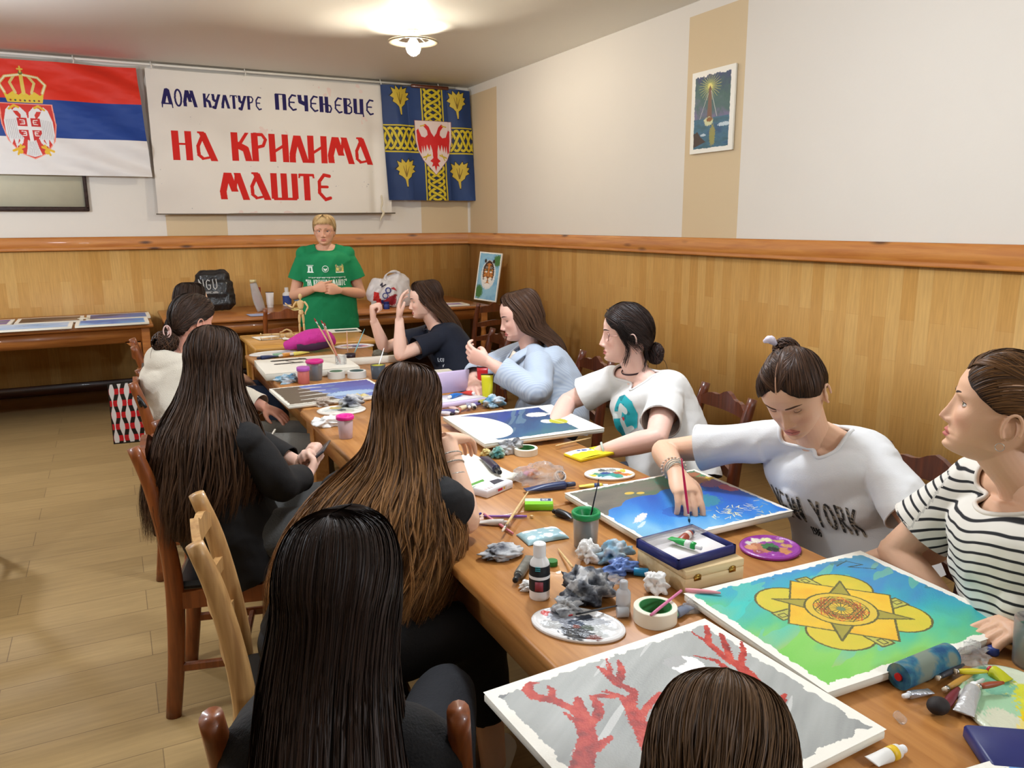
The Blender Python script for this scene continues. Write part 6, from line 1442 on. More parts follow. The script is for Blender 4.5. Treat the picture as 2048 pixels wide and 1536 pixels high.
A.put(A.ell(wx/2-.075, wy/2+.118, .016, .010)|A.ell(wx/2-.045, wy/2+.104, .013, .009), (214, 180, 74)); A.put(A.ell(wx/2-.16, wy/2-.056, .04, .012, .4, 6, .6), (232, 222, 212), .9); A.put(A.ell(wx/2-.19, wy/2-.1, .03, .006, .4, 6, .6), (210, 220, 226), .7)
A.put(A.ell(wx/2-.04, wy/2-.07, .05, .04, .1), (34, 84, 176), .7); A.put(A.ell(wx/2-.02, wy/2-.06, .022, .02, .1), (22, 60, 160))
rg_ = np.random.default_rng(3)
for k in range(60):
    x, y = .105+.045*rg_.normal(), -.135+.022*rg_.normal(); a = rg_.random()*2*PI; A.put(pm & A.seg([(x+wx/2, y+wy/2), (x+wx/2+.018*math.cos(a), y+wy/2+.018*math.sin(a))], .0012), (214, 210, 170) if k % 3 else (150, 160, 130))
canvas('painted_canvas', c, wx, wy, ang, A, 'canvas with a blue underwater scene being painted, in front of the NEW YORK shirt')
# dark blue canvas with a bare white round shape
c = V3(1.39, 2.655, ZT+.012); ang = D(-2.2); wx, wy = .50, .445
A = Art(wx, wy, 300, 260); U_, V_ = A.U-wx/2, A.V-wy/2; J = .006*A.n(40, 40, 2)
m_ = (U_ > -.185+J) & (V_ > -.195+J+.04*np.clip(U_+.0, 0, 1)) & (V_ < .195+J) & (U_ < .165+.05*np.clip(V_, -1, 1)+J-.0) & ~A.ell(wx/2-.19, wy/2+.01, .125, .185, .0, rot=.12)
A.mix(m_, [(58, 106, 120), (44, 88, 128), (34, 64, 110), (26, 60, 140), (24, 50, 130)], .45+V_*2.0+.35*A.n(5, 24, 5, 3, 1.0)); A.put(m_ & (A.n(6, 40, 9, 2, 1.0) > .5), (90, 120, 140), .7)
A.put(A.ell(wx/2+.112, wy/2+.087, .046, .036, .15)|A.ell(wx/2+.165, wy/2+.075, .03, .012, .2), (226, 222, 212)); A.put(A.ell(wx/2+.10, wy/2-.03, .025, .03, .1), (222, 224, 214)); A.put(A.ell(wx/2+.142, wy/2-.045, .036, .042, .12), (186, 184, 40)); A.put(A.seg([(wx/2+.13, wy/2-.01), (wx/2+.15, wy/2-.08)], .003), (220, 220, 170))
canvas('painted_canvas', c, wx, wy, ang, A, 'canvas with dark blue strokes around a bare white round shape')
# pale blue canvas beyond, partly hidden
A = Art(.40, .40, 120, 120, (214, 222, 214)); A.mix(A.inset(.012, .006), [(196, 214, 208), (220, 226, 216), (206, 216, 218)], .5+.6*A.n(6, 6, 3)); A.put(A.ell(.3, .14, .05, .012, .4), (206, 200, 130), .7)
canvas('painted_canvas', V3(1.395, 3.70, ZT), .40, .50, D(-4), A, 'pale blue unfinished canvas in front of the pale blue striped shirt')
# violet and olive canvas
wx, wy = .50, .405; A = Art(wx, wy, 240, 200); U_, V_ = A.U-wx/2, A.V-wy/2; pm = A.inset(.014, .006)
A.mix(pm, [(150, 176, 208), (90, 110, 180), (76, 70, 150)], .4+U_*1.5+V_*1.4+.3*A.n(4, 14, 4)); m_ = pm & (U_+.25*V_ < -.06+.03*A.n(6, 20, 3)); A.put(m_, (96, 84, 68))
for k in range(4): A.put(pm & A.seg([(wx/2-.17+k*.015, wy*(.2+k*.2)), (wx/2-.06, wy*(.22+k*.2)), (wx/2-.02, wy*(.2+k*.2))], [.005, .010, .006]), (206, 204, 196))
for k in range(4): A.put(pm & A.seg([(wx/2-.02, wy*(.16+k*.2)), (wx/2+.04, wy*(.2+k*.2)), (wx/2+.02, wy*(.3+k*.18))], [.004, .012, .004]), (108, 130, 168))
A.put(pm & A.ell(wx*.66, wy*.3, .11, .05, .3), (170, 196, 222), .8)
canvas('painted_canvas', V3(.885, 3.655, ZT), wx, wy, D(1.5), A, 'canvas with violet sky over dark olive shapes at the left table edge')
# white canvas with black lettering-like strokes
wx, wy = .50, .47; A = Art(wx, wy, 240, 200); k_ = (34, 36, 32)
A.put(A.seg([(.10, .39), (.26, .40)], .022, .003)|A.seg([(.10, .28), (.23, .29)], .018, .003)|A.seg([(.16, .38), (.20, .30)], .006)|A.seg([(.25, .42), (.30, .33)], .010)|A.seg([(.24, .37), (.46, .38)], .003)|A.seg([(.17, .24), (.24, .26), (.28, .30)], .003), k_)
canvas('painted_canvas', V3(.925, 4.375, ZT+.018), wx, wy, D(-2), A, 'white canvas with a few black brush strokes', thick=.038)
# plain canvas under the hanging hand
canvas('blank_canvas', V3(.90, 2.235, ZT), .36, .30, D(6), None, 'blank white canvas under the hanging hand')
# bottom right canvas with blue paint
wx, wy = .40, .30; A = Art(wx, wy, 160, 120); A.mix(A.inset(.02, .008), [(70, 130, 190), (110, 160, 206), (150, 170, 210)], .5+.6*A.n(8, 8, 2))
pc_ = at(1940, 1482, ZT); canvas('painted_canvas', V3(pc_[0]+.03, pc_[1]-.20, ZT), wx, wy, D(-8), A, 'canvas corner with pale blue paint in the bottom right corner')

# ------------------------------------------------------------------ small things on the tables
def wat(px, py, z=TZ): return at(px, py, z)
def thing1(name, g, m_, label, cat, group=None, smooth=True, angle=None):
    o = g.build(name, m_, None, smooth, angle=angle); return tag(o, label, cat, group)
def stick(name, p0, p1, r, m_, label, cat, tip=None, ferrule=None, lift=None, group=None, taper=True):
    """brush or pencil lying from p0 (tip) to p1 (end), world points of its axis"""
    p0, p1 = np.asarray(p0, float), np.asarray(p1, float); d = p1-p0; t = empty(name, (0, 0, 0), 0, label, cat, group)
    g = Geo(); g.tube([p0+d*.14, p0+d*.4, p0+d*.7, p1], [r*.9, r*1.15, r, r*.55 if taper else r], 10, sub=2); g.build('handle', m_, t)
    if ferrule is not None:
        g = Geo(); g.tube([p0+d*.07, p0+d*.15], [r*1.0, r*.95], 10); g.build('ferrule', ferrule, t)
    if tip is not None:
        g = Geo(); g.tube([p0, p0+d*.03, p0+d*.08], [r*.15, r*1.0, r*.95], 10, sub=2); g.build('bristles' if ferrule is not None else 'pencil_tip', tip, t)
    return t
def paint_tube(p0, p1, r, body, capm, label, band=None, group=None, standing=False, across=None):
    """p0 = cap end, p1 = crimped end"""
    p0, p1 = np.asarray(p0, float), np.asarray(p1, float); d = norm(p1-p0); L_ = np.linalg.norm(p1-p0); t = empty('paint_tube', (0, 0, 0), 0, label, 'paint tube', group)
    ac = across if across is not None else np.cross(d, (0, 0, 1))
    g = Geo(); g.tube([p0+d*L_*.17, p0+d*L_*.2, p0+d*L_*.24, p0+d*L_*.6, p0+d*L_*.9, p1], [(r*.4, r*.4), (r*.8, r*.8), (r, r), (r*1.05, r*.85), (r*1.15, r*.3), (r*1.2, r*.1)], 18, across=ac, sub=3); g.build('tube_body', body, t)
    g = Geo(); g.tube([p0, p0+d*L_*.02, p0+d*L_*.17, p0+d*L_*.18], [r*.5, r*.58, r*.66, r*.5], 14); g.build('cap', capm, t)
    if band is not None:
        g = Geo(); g.tube([p0+d*L_*.3, p0+d*L_*.48], [(r*1.04, r*1.03), (r*1.07, r*.96)], 18, across=ac, sub=2); g.build('label_band', band, t)
    return t
def tissue(c_, rx_, ry_, rz_, m_, label, seed=1, name='crumpled_tissue', cat='tissue', sharp=1.0, group=None, n=56):
    th, ph = np.meshgrid(np.linspace(0, 2*PI, n+1)[:-1], np.linspace(0.02, PI-.02, n//2)); x, y, z = np.sin(ph)*np.cos(th), np.sin(ph)*np.sin(th), np.cos(ph)
    r = 1+sharp*(.34*noise2(x*1.3+z+seed, y*1.3-z, seed+3, 1)+.42*(1-2.4*np.abs(noise2(x*1.9+5+z, y*1.9+z*1.7, seed, 2)))+.16*(1-2*np.abs(noise2(x*5+z*3, y*5-z*4, seed+9, 3)))-.2)
    P_ = np.stack([x*r*rx_, y*r*ry_, z*r*rz_], -1); zmin = -rz_*.7; P_[..., 2] = np.maximum(P_[..., 2], zmin)-zmin; P_ = P_+np.array([c_[0], c_[1], c_[2]+.0008])
    g = Geo(); m2, n2 = P_.shape[:2]; F_ = [(k*n2+i, k*n2+(i+1) % n2, (k+1)*n2+(i+1) % n2, (k+1)*n2+i) for k in range(m2-1) for i in range(n2)]+[tuple(range(n2-1, -1, -1)), tuple((m2-1)*n2+i for i in range(n2))]
    g.add(P_.reshape(-1, 3), [f[::-1] for f in F_]); return thing1(name, g, m_, label, cat, group)
def stained(name, base, st1, st2, sc=22, rough=.85, thr=.52):
    if name in _MC: return _MC[name]
    m, nt, b = newmat(name); N = nt.nodes; L = nt.links; tc = N.new('ShaderNodeTexCoord'); n = N.new('ShaderNodeTexNoise'); n.inputs['Scale'].default_value = sc; n.inputs['Detail'].default_value = 6; L.new(tc.outputs['Object'], n.inputs['Vector'])
    cr = N.new('ShaderNodeValToRGB'); e = cr.color_ramp.elements; e[0].position = .36; e[0].color = (*sgb(*st2), 1); e[1].position = thr+.08; e[1].color = (*sgb(*base), 1); q = e.new(thr-.04); q.color = (*sgb(*st1), 1)
    L.new(n.outputs[0], cr.inputs[0]); L.new(cr.outputs[0], b.inputs['Base Color']); b.inputs['Roughness'].default_value = rough; _MC[name] = m; return m
tis_white = mat('white tissue', (236, 234, 230), .9, bump=.3, bscale=120)
tis_grey = stained('grey stained tissue', (196, 196, 196), (150, 152, 156), (70, 72, 82))
tis_dark = stained('dark stained tissue', (206, 206, 206), (110, 114, 122), (36, 38, 46), 30, thr=.54)
tis_blue = stained('blue stained tissue', (200, 208, 216), (150, 180, 196), (90, 140, 170))
tis_teal = stained('teal stained tissue', (190, 206, 190), (120, 170, 160), (50, 110, 110))
tis_yel = stained('yellow stained tissue', (222, 206, 150), (200, 176, 100), (150, 140, 100))
clear = mat('clear plastic film', (244, 246, 248), .12, trans=.75, alpha=.55, ior=1.2)
clear_cup = mat('clear plastic', (236, 240, 244), .12, trans=.85, ior=1.2, alpha=.6)
def taperoll(c_, r, h, label, inner=(70, 150, 90), outer=(236, 228, 208), tilt=None):
    t = empty('tape_roll', (0, 0, 0), 0, label, 'tape roll'); M = frame(c_, (1, 0, 0), (0, 0, 1) if tilt is None else tilt)
    g = Geo(); g.lathe([(r*.76, .0), (r-.001, 0), (r, .001), (r, h-.001), (r-.001, h), (r*.76, h), (r*.76, 0)], n=48, cap=False, M=M); g.build('tape', mat('tape %d %d %d' % outer, outer, .7), t, angle=HARD)
    g = Geo(); g.lathe([(r*.72, .0), (r*.755, 0), (r*.755, h), (r*.72, h), (r*.72, 0)], n=48, cap=False, M=M); g.build('cardboard_core', mat('core %d %d %d' % inner, inner, .6), t, angle=HARD); return t
def cup(c_, r0, r1, h, body, liquid, lid, label, lidh=.02, funnel=True, fill=.65):
    t = empty('water_cup', (0, 0, 0), 0, label, 'cup'); c_ = np.asarray(c_, float)
    g = Geo(); g.lathe([(.001, .0005), (r0, .0005), (r0+.001, .002), (r1, h), (r1-.0018, h), (r0-.0012, .003), (.001, .003)], c_, 32, cap=False); g.build('cup_body', body, t)
    if liquid is not None:
        rr = r0+(r1-r0)*fill; g = Geo(); g.lathe([(.001, .004), (r0-.0022, .004), (rr-.003, h*fill), (.001, h*fill)], c_, 28, cap=False); g.build('paint_water', liquid, t)
    if lid is not None:
        g = Geo(); prof = [(r1+.001, h-lidh*.8), (r1+.0035, h-lidh*.7), (r1+.0035, h), (r1+.001, h+.003), (r1-.004, h+.002)]+([(r1*.5, h-lidh*1.3), (r1*.38, h-lidh*2.0), (r1*.36, h-lidh*2.0), (r1*.48, h-lidh*1.35), (r1-.007, h-.002)] if funnel else [(.001, h+.002)])
        g.lathe(prof, c_, 36, cap=False); g.build('lid', lid, t)
    return t
def bottle(c_, r, h, body, capm, label, lab=None, neck=.35, labcol=None, labelz=(.2, .6), caph=.2, cat='bottle'):
    t = empty('bottle', (0, 0, 0), 0, label, cat); c_ = np.asarray(c_, float); hb = h*(1-caph)
    g = Geo(); g.lathe([(.001, 0), (r*.95, 0), (r, .003), (r, hb*.78), (r*.9, hb*.86), (r*neck*1.1, hb*.97), (r*neck, hb), (.001, hb)], c_, 28, cap=False); g.build('bottle_body', body, t)
    g = Geo(); g.lathe([(.001, hb-.002), (r*(neck+.12), hb-.002), (r*(neck+.12), h-.002), (r*neck, h), (.001, h)], c_, 24, cap=False); g.build('cap', capm, t, angle=HARD)
    if lab is not None:
        g = Geo(); g.lathe([(r+.0006, hb*labelz[0]), (r+.0006, hb*labelz[1])], c_, 28, cap=False); g.build('label', lab, t)
    return t
def palette(c_, rx_, ry_, ang, basecol, blobs, label, seed=1, hole=True, thick=.006, wells=True, rim=None):
    t = empty('paint_palette', (0, 0, 0), 0, label, 'palette'); M = rotz(ang, c_); A = Art(rx_*2, ry_*2, 130, int(130*ry_/rx_)+2, basecol); u = (A.U-rx_)/rx_; v = (A.V-ry_)/ry_
    for (x, y, r_, cl) in blobs: A.put(A.ell(rx_+x*rx_, ry_+y*ry_, r_*rx_, r_*ry_*1.1, .35, seed+int(99*x)), cl)
    # smooth disc: polar grid sampled from the painting
    nr, na = 44, 110; rr = np.linspace(0, 1, nr)[:, None]; aa = np.linspace(0, 2*PI, na)[None]; X = rr*np.cos(aa); Y = rr*np.sin(aa); ring = np.exp(-((rr-.93)/.05)**2)*.003
    wl = 0*X
    if wells:
        for k in range(9):
            a = k*2*PI/9+.3; wl -= .0025*np.exp(-(((X-.72*math.cos(a))/.15)**2+((Y-.72*math.sin(a))/.15)**2)**2)
    Zp = thick+ring+wl+.0012*np.abs(noise2(X*7, Y*7, seed, 3))*(rr < .9)
    ii = np.clip(((Y+1)/2*(A.U.shape[0]-1)).round().astype(int), 0, A.U.shape[0]-1); jj = np.clip(((X+1)/2*(A.U.shape[1]-1)).round().astype(int), 0, A.U.shape[1]-1); Cc = A.C[ii, jj]
    g = Geo(); g.grid(np.stack([X*rx_, Y*ry_, Zp], -1)@M[:3, :3].T+M[:3, 3], 0, Cc); g.build('palette_tray', colmat('wet paint', rough=.3, spec=.5, bump=.15, bscale=220), t)
    g = Geo(); g.lathe([(1.0, thick+.001), (1.012, thick-.001), (1.0, .001), (.001, .001)], n=80, cap=False); g.v[-1] = (g.v[-1]*np.array([rx_, ry_, 1]))@M[:3, :3].T+M[:3, 3]; g.build('palette_rim', rim or mat('palette %d %d %d' % tuple(basecol), basecol, .4), t)
    return t
def carton(c_, sx, sy, sz, ang, m_, label, top=None, cat='box', name='carton', extra=None):
    t = empty(name, (0, 0, 0), 0, label, cat); M = rotz(ang, c_); g = Geo(); g.box((0, 0, sz/2+.0006), (sx, sy, sz), bev=.0015, M=M); g.build('box_body', m_, t, smooth=False)
    if top is not None:
        u = top.U-sx/2*.98; v = top.V-sy/2*.98; g = Geo(); g.grid(np.stack([u, v, np.full_like(u, sz+.0012)], -1)@M[:3, :3].T+M[:3, 3], 0, top.C); g.build('printed_top', print_ink, t)
    return t, M
def V(a, b, c=TZ): return np.array((a, b, c), float)

# --- near part of the table
A = Art(.105, .075, 90, 64, (92, 156, 64)); A.mix(A.inset(-1), [(80, 146, 60), (110, 176, 70)], .5+.6*A.n(14, 14, 3)); A.put(A.rect(0, .060, .105, .075), (224, 206, 200)); A.text('COLOUR', .016, .026, .013, .0013, (226, 236, 220), stretch=.8, gap=.2); A.put(A.seg([(.0, .055), (.05, .062), (.105, .05)], .004), (60, 120, 60))
gq = at(944, 958, TZ+.012); t, M = carton(V(gq[0]-.01, gq[1]+.012), .108, .078, .010, D(-18), mat('green carton', (86, 150, 60), .5), 'flat green pack under the edge of the white paint box')
g = Geo(); g.grid(np.stack([A.U-.0525, A.V-.0375, np.full_like(A.U, .0114)], -1)@M[:3, :3].T+M[:3, 3], 0, A.C); g.build('printed_top', print_ink, t)
cw = wat(1171, 1092); cup(cw, .029, .0335, .092, clear_cup, mat('grey green water', (112, 140, 140), .3), mat('green lid', (20, 140, 76), .35), 'water cup with a green funnel lid beside the underwater canvas', .016, fill=.75)
stick('paintbrush', cw+V3(.004, .0, .035), cw+V3(.05, .02, .165), .0018, mat('black lacquer', (20, 20, 24), .3), 'thin black brush standing in the green-lidded cup', 'brush')
bc = wat(1079, 1194); t = bottle(bc, .0225, .128, plastic_white, plastic_white, 'white plastic bottle with a black and teal label', mat('black label', (24, 30, 36), .5), .5, labelz=(.22, .80), caph=.22)
lb = Geo(); lb.box((0, 0, 0), (.0005, .018, .022), M=frame(bc+V3(-.012, -.0195, .035), (.55, .83, 0))); lb.build('label_patch', mat('maroon print', (150, 60, 70), .5), t)
lb = Geo(); lb.lathe([(.0236, .050), (.0236, .057)], bc, 28, cap=False); lb.build('label_stripe', plastic_white, t)
lb = Geo(); ld_ = norm(V3(-.62, -.78, 0))
for k in range(3): lb.box(bc+ld_*.0236+np.array((0, 0, .072+k*.004)), (.011, .0008, .0018), rz=math.atan2(ld_[0], -ld_[1]))
lb.build('label_text', mat('teal print', (60, 170, 180), .5), t)
b2 = wat(1246, 1224); bottle(b2, .0155, .072, mat('milky plastic', (214, 216, 220), .3, trans=.4, ior=1.3), mat('milky plastic', (214, 216, 220), .3), 'small frosted dropper bottle behind the grey palette', None, .45, caph=.22)
g = Geo(); g.tube([wat(1240, 1222)+V3(-.022, -.02, .012), wat(1240, 1222)+V3(.0, -.03, .012)], [.011, .0105], 20); thing1('screw_cap', g, mat('milky plastic', (214, 216, 220), .3), 'loose white cap lying in front of the frosted bottle', 'cap', angle=HARD)
taperoll(wat(1310, 1240), .045, .032, 'cream tape roll with green core behind the red tree canvas')
taperoll(wat(1052, 908), .042, .024, 'tape roll with green core by the plastic bag', (56, 140, 84))
GB = [(-.75, .25, .13, (206, 60, 50)), (-.3, .3, .4, (150, 152, 160)), (-.1, -.1, .45, (128, 130, 138)), (.3, .2, .4, (176, 178, 182)), (.45, -.2, .3, (190, 192, 190)), (-.5, -.35, .22, (178, 178, 176)), (.1, -.55, .35, (34, 34, 36)), (-.05, .0, .18, (60, 70, 86)), (.0, -.18, .1, (120, 62, 48)), (.25, -.12, .14, (84, 92, 80)), (.5, -.62, .15, (110, 56, 44)), (.65, .1, .2, (208, 208, 206)), (.05, .45, .2, (56, 60, 70)), (-.2, .6, .16, (210, 206, 204))]
pa, pb, pcn = wat(1052, 1232), wat(1265, 1275), wat(1150, 1298); pm_ = (pa+pb)/2+V3(-.0, .0, 0)
palette(pm_, .098, .066, math.atan2((pb-pa)[1], (pb-pa)[0]), (232, 230, 228), GB, 'oval palette smeared with grey, black and red paint at the table edge', 4)
stick('paintbrush', wat(1136, 1246)+V3(0, 0, .016), wat(1244, 1225)+V3(0, 0, .018), .002, mat('black lacquer', (20, 20, 24), .3), 'black-handled brush lying across the grey palette', 'brush', mat('red tip', (150, 40, 40), .6))
tissue(wat(1170, 1200), .048, .042, .036, tis_dark, 'crumpled tissue stained grey and black above the oval palette', 3)
tissue(wat(1150, 1232)+V3(-.005, .02, 0), .03, .024, .018, tis_grey, 'grey scrap of tissue at the back of the oval palette', 23)
stick('paintbrush', wat(1150, 1165)+V3(0, 0, .03), wat(1116, 1102)+V3(0, 0, .006), .0028, raw_wood, 'plain wooden brush handle pointing at the dark crumpled tissue', 'brush')
tissue(wat(1004, 1112), .046, .034, .014, tis_grey, 'flat grey tissue at the left table edge', 5, sharp=.8)
tissue(wat(1178, 1122), .028, .022, .026, tis_white, 'white crumpled tissue in front of the green-lidded cup', 6)
tissue(wat(1228, 1120), .040, .030, .024, tis_blue, 'pale blue crumpled tissue beside the wooden box', 7)
tissue(wat(1240, 1145), .034, .022, .016, mat('blue plastic wrap', (110, 140, 206), .3, trans=.2), 'blue plastic wrapper beside the wooden box', 8, cat='wrapper', name='plastic_wrapper')
g = Geo(); q0 = wat(1284, 1152); g.tube([q0+V3(-.014, .012, .010), q0+V3(.010, -.010, .010)], [.0095, .0105], 20); thing1('screw_cap', g, mat('cyan cap', (20, 130, 180), .35), 'bright cyan screw cap left of the wooden box', 'cap', angle=HARD)
tissue(wat(1312, 1182), .026, .024, .024, tis_white, 'small white crumpled tissue at the corner of the wooden box', 9)
tissue(wat(1215, 1168), .042, .026, .012, clear, 'crumpled clear wrapper between the tissues', 10, cat='wrapper', name='plastic_wrapper')
paint_tube(wat(1030, 1172)+V3(0, 0, .013), wat(1062, 1118)+V3(0, 0, .008), .012, mat('smeared metal tube', (120, 118, 110), .4, metal=.4, var=.3, vscale=60), plastic_black, 'metal paint tube with a black cap left of the white bottle')
g = Geo(); g.lathe([(.001, 0), (.013, 0), (.014, .003), (.0135, .012), (.001, .012)], wat(1104, 1130), 22); thing1('screw_cap', g, mat('green cap', (40, 120, 50), .4), 'green screw cap behind the white bottle', 'cap', angle=HARD)
tissue(wat(1055, 1183)+V3(.005, .005, 0), .018, .016, .012, tis_white, 'tiny white tissue at the foot of the white bottle', 12)
# cloud-patterned packet
def pillow(c_, sx, sy, sz, ang, colfun, label, name='tissue_packet', cat='packet', rough=.35, tiltm=None, nx=90, ny=64):
    A = Art(sx, sy, nx, ny); colfun(A); u = A.U/sx*2-1; v = A.V/sy*2-1; hh = sz*np.sqrt(np.clip((1-u**4)*(1-v**4), 0, 1))+.0015*noise2(A.U*90, A.V*90, 4, 2)*(1-u**8)*(1-v**8); pin = 1-.06*(1-u*u)*np.abs(v)-.0
    M = rotz(ang, c_); X = (A.U-sx/2)*(1-.05*(1-v*v)*0); Y = (A.V-sy/2)*(1-.08*(1-u*u)); g = Geo(); g.grid(np.stack([X, Y, hh+.002], -1)@M[:3, :3].T+M[:3, 3], 0, A.C); g.grid(np.stack([X, Y, .002-hh*.0+0*X], -1)@M[:3, :3].T+M[:3, 3], 0, A.C, flip=True)
    o = g.build(name, colmat('glossy print', rough=rough, spec=.5), None); return tag(o, label, cat)
def clouds(A):
    A.mix(A.inset(-1), [(150, 190, 200), (166, 202, 210)], .5+.5*A.n(20, 20, 3))
    for (x, y, r_) in ((.2, .8, .12), (.35, .75, .09), (.75, .8, .13), (.88, .7, .1), (.15, .25, .1), (.55, .2, .11), (.7, .45, .06), (.9, .2, .08), (.42, .45, .05)): A.put(A.ell(A.w*x, A.h*y, A.w*r_, A.h*r_*1.2, .15), (238, 240, 238))
qa, qb, qc, qd = wat(1030, 1062), wat(1120, 1046), wat(1142, 1092), wat(1048, 1100); cc_ = (qa+qb+qc+qd)/4
pillow(cc_, .118, .078, .014, math.atan2((qb-qa)[1], (qb-qa)[0]), clouds, 'light blue packet with white clouds left of the green-lidded cup')
# tools left of it
stick('paintbrush', wat(1004, 1078)+V3(0, 0, .02), wat(1056, 998)+V3(0, 0, .022), .0036, raw_wood, 'long wooden brush with pale bristles beside the cloud packet', 'brush', mat('pale bristles', (214, 196, 170), .8), steel)
stick('pencil', wat(1036, 1078)+V3(0, 0, .006), wat(968, 1032)+V3(0, 0, .006), .0034, mat('pink lacquer', (214, 130, 140), .4), 'pink pencil crossing under the wooden brush', 'pencil', taper=False)
stick('pencil', wat(1068, 1036)+V3(0, 0, .005), wat(968, 1036)+V3(0, 0, .005), .0036, mat('purple lacquer', (140, 96, 176), .4), 'purple pencil lying above the pink one', 'pencil', raw_wood, taper=False)
stick('paintbrush', wat(905, 1062)+V3(0, 0, .006), wat(962, 1032)+V3(0, 0, .008), .0055, mat('blue lacquer', (36, 40, 130), .35), 'thick dark blue brush under the long wavy hair', 'brush')
paint_tube(wat(1020, 1052)+V3(0, 0, .009), wat(958, 1048)+V3(0, 0, .006), .010, mat('pale tube', (206, 200, 192), .4), mat('pale tube cap', (220, 214, 206), .4), 'pale grey paint tube under the pencils')
# cartons
A = Art(.112*.98, .078*.98, 110, 80, (236, 232, 232)); A.put(A.poly([(.0, .05), (.06, .062), (.07, .078), (0, .078)]), (86, 150, 60)); A.put(A.rect(.0, .055, .05, .062), (230, 240, 226)); A.put(A.poly([(.052, .018), (.066, .05), (.098, .044), (.098, .018)]), (60, 56, 66))
for k in range(10): A.put(A.rect(.006+k*.0028, .004, .0072+k*.0028, .016), (60, 40, 46) if k % 3 else (170, 90, 60))
ba, bb, bd = wat(977, 1017), wat(1043, 988), wat(930, 975); cq = (bb+bd)/2
t, M = carton(V(cq[0]-.008, cq[1]+.006, TZ+.001), .125, .085, .022, math.atan2((bb-ba)[1], (bb-ba)[0]), mat('white carton', (232, 228, 230), .5), 'white and green paint box with barcode and round window', cat='box')
u = A.U-.055; v = A.V-.038; g = Geo(); g.grid(np.stack([u*1.1, v*1.05, np.full_like(u, .0236)], -1)@M[:3, :3].T+M[:3, 3], 0, A.C); g.build('printed_top', print_ink, t)
A = Art(.05, .012, 60, 16, (214, 210, 212)); A.put(A.rect(.008, .002, .03, .010), (196, 40, 60)); A.put(A.rect(.034, .002, .042, .010), (214, 170, 60))
g = Geo(); g.grid(np.stack([(A.U-.02), np.full_like(A.U, -.0432), A.V+.006], -1)@M[:3, :3].T+M[:3, 3], 0, A.C); g.build('printed_side', print_ink, t)
paint_tube(wat(1000, 968)+V3(0, 0, .038), wat(968, 930)+V3(0, .0, .030), .014, mat('dark violet tube', (38, 36, 60), .3, var=.3, vscale=40), plastic_black, 'dark violet paint tube lying on the white and green box')
la, lb_ = wat(1048, 1020), wat(1122, 1020); A = Art(.08, .05, 80, 50, (130, 200, 40)); A.put(A.rect(0, .026, .08, .05), (196, 206, 190)); A.put(A.rect(.045, .028, .075, .048), (40, 70, 110)); A.text('TIKI'[1:]+'I', .050, .033, .012, .001, (230, 234, 236), stretch=.6)
t, M = carton(V((la[0]+lb_[0])/2, (la[1]+lb_[1])/2+.022, TZ), .082, .052, .018, math.atan2((lb_-la)[1], (lb_-la)[0]), mat('lime carton', (132, 204, 40), .45), 'small lime green box in front of the plastic bag')
g = Geo(); g.grid(np.stack([A.U-.04, A.V-.025, np.full_like(A.U, .0192)], -1)@M[:3, :3].T+M[:3, 3], 0, A.C); g.build('printed_top', print_ink, t)
paint_tube(wat(1106, 1030)+V3(0, 0, .012), wat(1150, 1048)+V3(.01, .02, .010), .0115, plastic_black, plastic_black, 'black marker bottle lying behind the green-lidded cup')
# plastic bag with things in it
tissue(wat(1080, 965), .078, .058, .040, clear, 'clear plastic bag holding tubes behind the lime green box', 15, cat='plastic bag', name='plastic_bag', sharp=.5)
paint_tube(wat(1150, 975)+V3(0, 0, .012), wat(1050, 992)+V3(.01, .02, .012), .013, mat('navy tube', (40, 54, 96), .35), mat('navy cap', (60, 66, 90), .35), 'navy paint tube inside the plastic bag')
taperoll(wat(1118, 958)+V3(0, 0, .006), .020, .014, 'small white tape roll inside the plastic bag', (120, 120, 124), (214, 210, 206), tilt=norm(V3(-.5, -.7, .6)))
pillow(wat(1062, 956)+V3(0, 0, .010), .05, .04, .012, D(20), lambda A: (A.mix(A.inset(-1), [(206, 170, 176), (176, 80, 120)], .4+.6*A.n(40, 40, 3)), A.put(A.rect(0, 0, 1, .014), (190, 110, 60))), 'pink and orange packet inside the plastic bag', nx=40, ny=30)
g = Geo(); g.tube([wat(1010, 958)+V3(0, 0, .008), wat(1045, 958)+V3(0, 0, .016)], [(.022, .006), (.024, .008)], 16, across=(0, 1, 0)); thing1('foil_packet', g, mat('white foil', (214, 212, 206), .3, metal=.3), 'white foil packet at the left of the plastic bag', 'packet')
tissue(wat(1022, 905), .038, .030, .028, tis_grey, 'taupe crumpled tissue in front of the dark blue canvas', 16)
tissue(wat(995, 915), .022, .020, .020, tis_teal, 'teal stained tissue in front of the blank canvas', 17)
tissue(wat(972, 912), .018, .016, .015, tis_yel, 'yellowish tissue at the corner of the blank canvas', 18)
